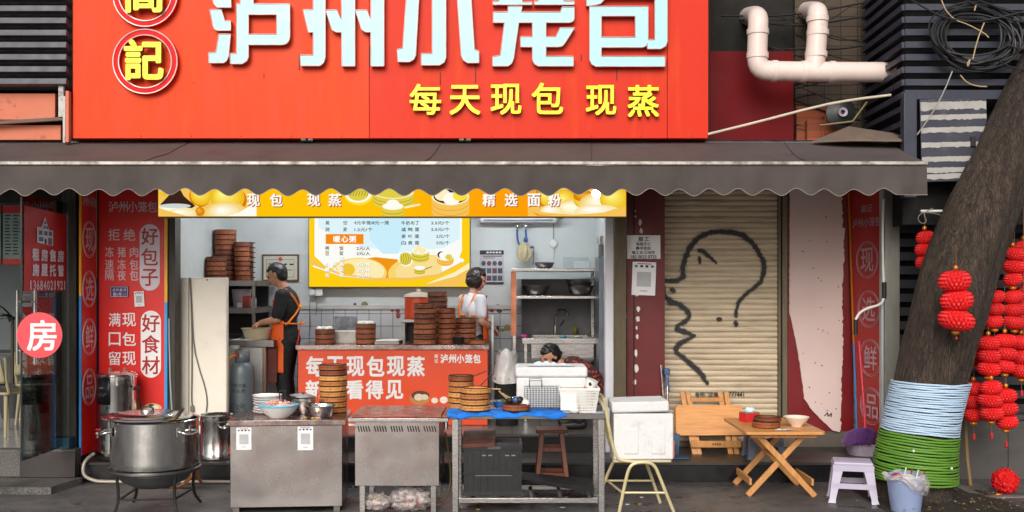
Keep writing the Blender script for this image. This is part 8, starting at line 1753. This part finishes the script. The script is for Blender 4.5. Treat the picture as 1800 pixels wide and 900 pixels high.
mb = MB(); mb.grid(lambda u, v: Pw(.015+(.14+.03*v)*math.cos(-1.6+3.2*u), (.178+.02*v)*math.sin(-1.6+3.2*u), 1.62-.72*v), 40, 26, ap); o = mb.build('apron', wom, smooth=80); o.modifiers.new('t', 'SOLIDIFY').thickness = .006
mb = MB()
for q in (-1, 1): strap(mb, [Pw(.11,q*.10,1.66), Pw(.03,q*.105,1.745), Pw(-.05,q*.105,1.72), Pw(-.115,q*.09,1.60), Pw(-.125,q*.085,1.50)], .026, apl)
strap(mb, [Pw(.02,-.178,1.47), Pw(-.08,-.135,1.495), Pw(-.128,-.05,1.50), Pw(-.13,.05,1.50), Pw(-.08,.135,1.495), Pw(.02,.178,1.47)], .028, apl); mb.build('apron_strap', wom)
# ---------------- the person crouching behind the foam box
cY = 10.72; cx0 = X(1003,cY)
cr_ = person('crouching dark haired person in dark red patterned top, bent down behind the foam box', (cx0, cY, FZ))
Pc = lambda f, y, z: Vector((cx0-f, cY+y, z)); S = skin_m
Mh = Matrix.Translation(Pc(.215,-.03,1.10)) @ Matrix.Rotation(math.pi+R(34), 4, 'Z') @ Matrix.Rotation(R(28), 4, 'Y')
mb = MB(); head_shapes(mb, Mh, S); chain(mb, [Pc(.02,0,.98), Pc(.07,0,1.0), Pc(.13,0,1.04)], [.055,.05,.05], S)
chain(mb, [Pc(-.26,0,.62), Pc(-.17,0,.84), Pc(-.03,0,.96)], [.15,.13,.12], S)
for q in (-1, 1):
    chain(mb, [Pc(-.02,q*.08,.95), Pc(.0,q*.17,.94), Pc(.08,q*.2,.70), Pc(.26,q*.14,.58)], [.055,.05,.04,.026], S); hand(mb, Pc(.26,q*.14,.58), (-1,-q*.2,-.5), (0,-q*.3,-1), -q, S, .8)
    chain(mb, [Pc(-.24,q*.09,.58), Pc(.10,q*.13,.72), Pc(-.08,q*.13,.42)], [.095,.06,.042], S); chain(mb, [Pc(-.08,q*.13,.395), Pc(.07,q*.14,.385)], [.04,.03], S)
fuse(mb, 'body', cr_, S, .006, 3); face_parts(cr_, Mh)
hair(cr_, Mh, hair_m, lambda d: max(sstep(d.z, .28, .5) if d.x > .25 else 0, sstep(.4-d.x, 0, .3)*sstep(d.z, -.5, -.25)), 1.16, .05, (((-.03,0,-.02), (.095,.085,.08)),))
mb = MB(); mb.ell(Mh @ Vector((-.115,0,-.03)), (.035,.04,.035), hair_m, 14, 10, wob=.1, ws=20); mb.build('hair_bun', cr_)
m_, nt, out = _new('patterned_top_cloth'); p = nt.nodes.new('ShaderNodeBsdfPrincipled'); vo_ = nt.nodes.new('ShaderNodeTexVoronoi'); vo_.inputs['Scale'].default_value = 26; tc = nt.nodes.new('ShaderNodeTexCoord'); nt.links.new(tc.outputs['Object'], vo_.inputs['Vector'])
nt.links.new(_mix(nt, _range(nt, vo_.outputs['Distance'], .28, .42), lin((170,60,44)), lin((58,28,30))), p.inputs['Base Color']); p.inputs['Roughness'].default_value = .8; nt.links.new(p.outputs[0], out.inputs['Surface']); top_m = m_
mb = MB(); chain(mb, [Pc(-.27,0,.64), Pc(-.18,0,.855), Pc(-.03,0,.97), Pc(.03,0,.99)], [.165,.15,.135,.075], top_m)
for q in (-1, 1): chain(mb, [Pc(-.02,q*.08,.95), Pc(.0,q*.17,.94), Pc(.06,q*.195,.77)], [.075,.068,.06], top_m)
fuse(mb, 'patterned_top', cr_, top_m, .008, 3)
mb = MB(); mb.ell(Pc(-.25,0,.58), (.15,.175,.14), tr_)
for q in (-1, 1): chain(mb, [Pc(-.24,q*.09,.58), Pc(.10,q*.13,.72), Pc(-.08,q*.13,.45)], [.115,.078,.06], tr_)
fuse(mb, 'trousers', cr_, tr_, .009, 3)
for q in (-1, 1):
    mb = MB(); chain(mb, [Pc(-.12,q*.13,.402), Pc(.09,q*.14,.39)], [.046,.036], iron); mb.build('shoe', cr_)
bpy.data.objects.remove(_fo)
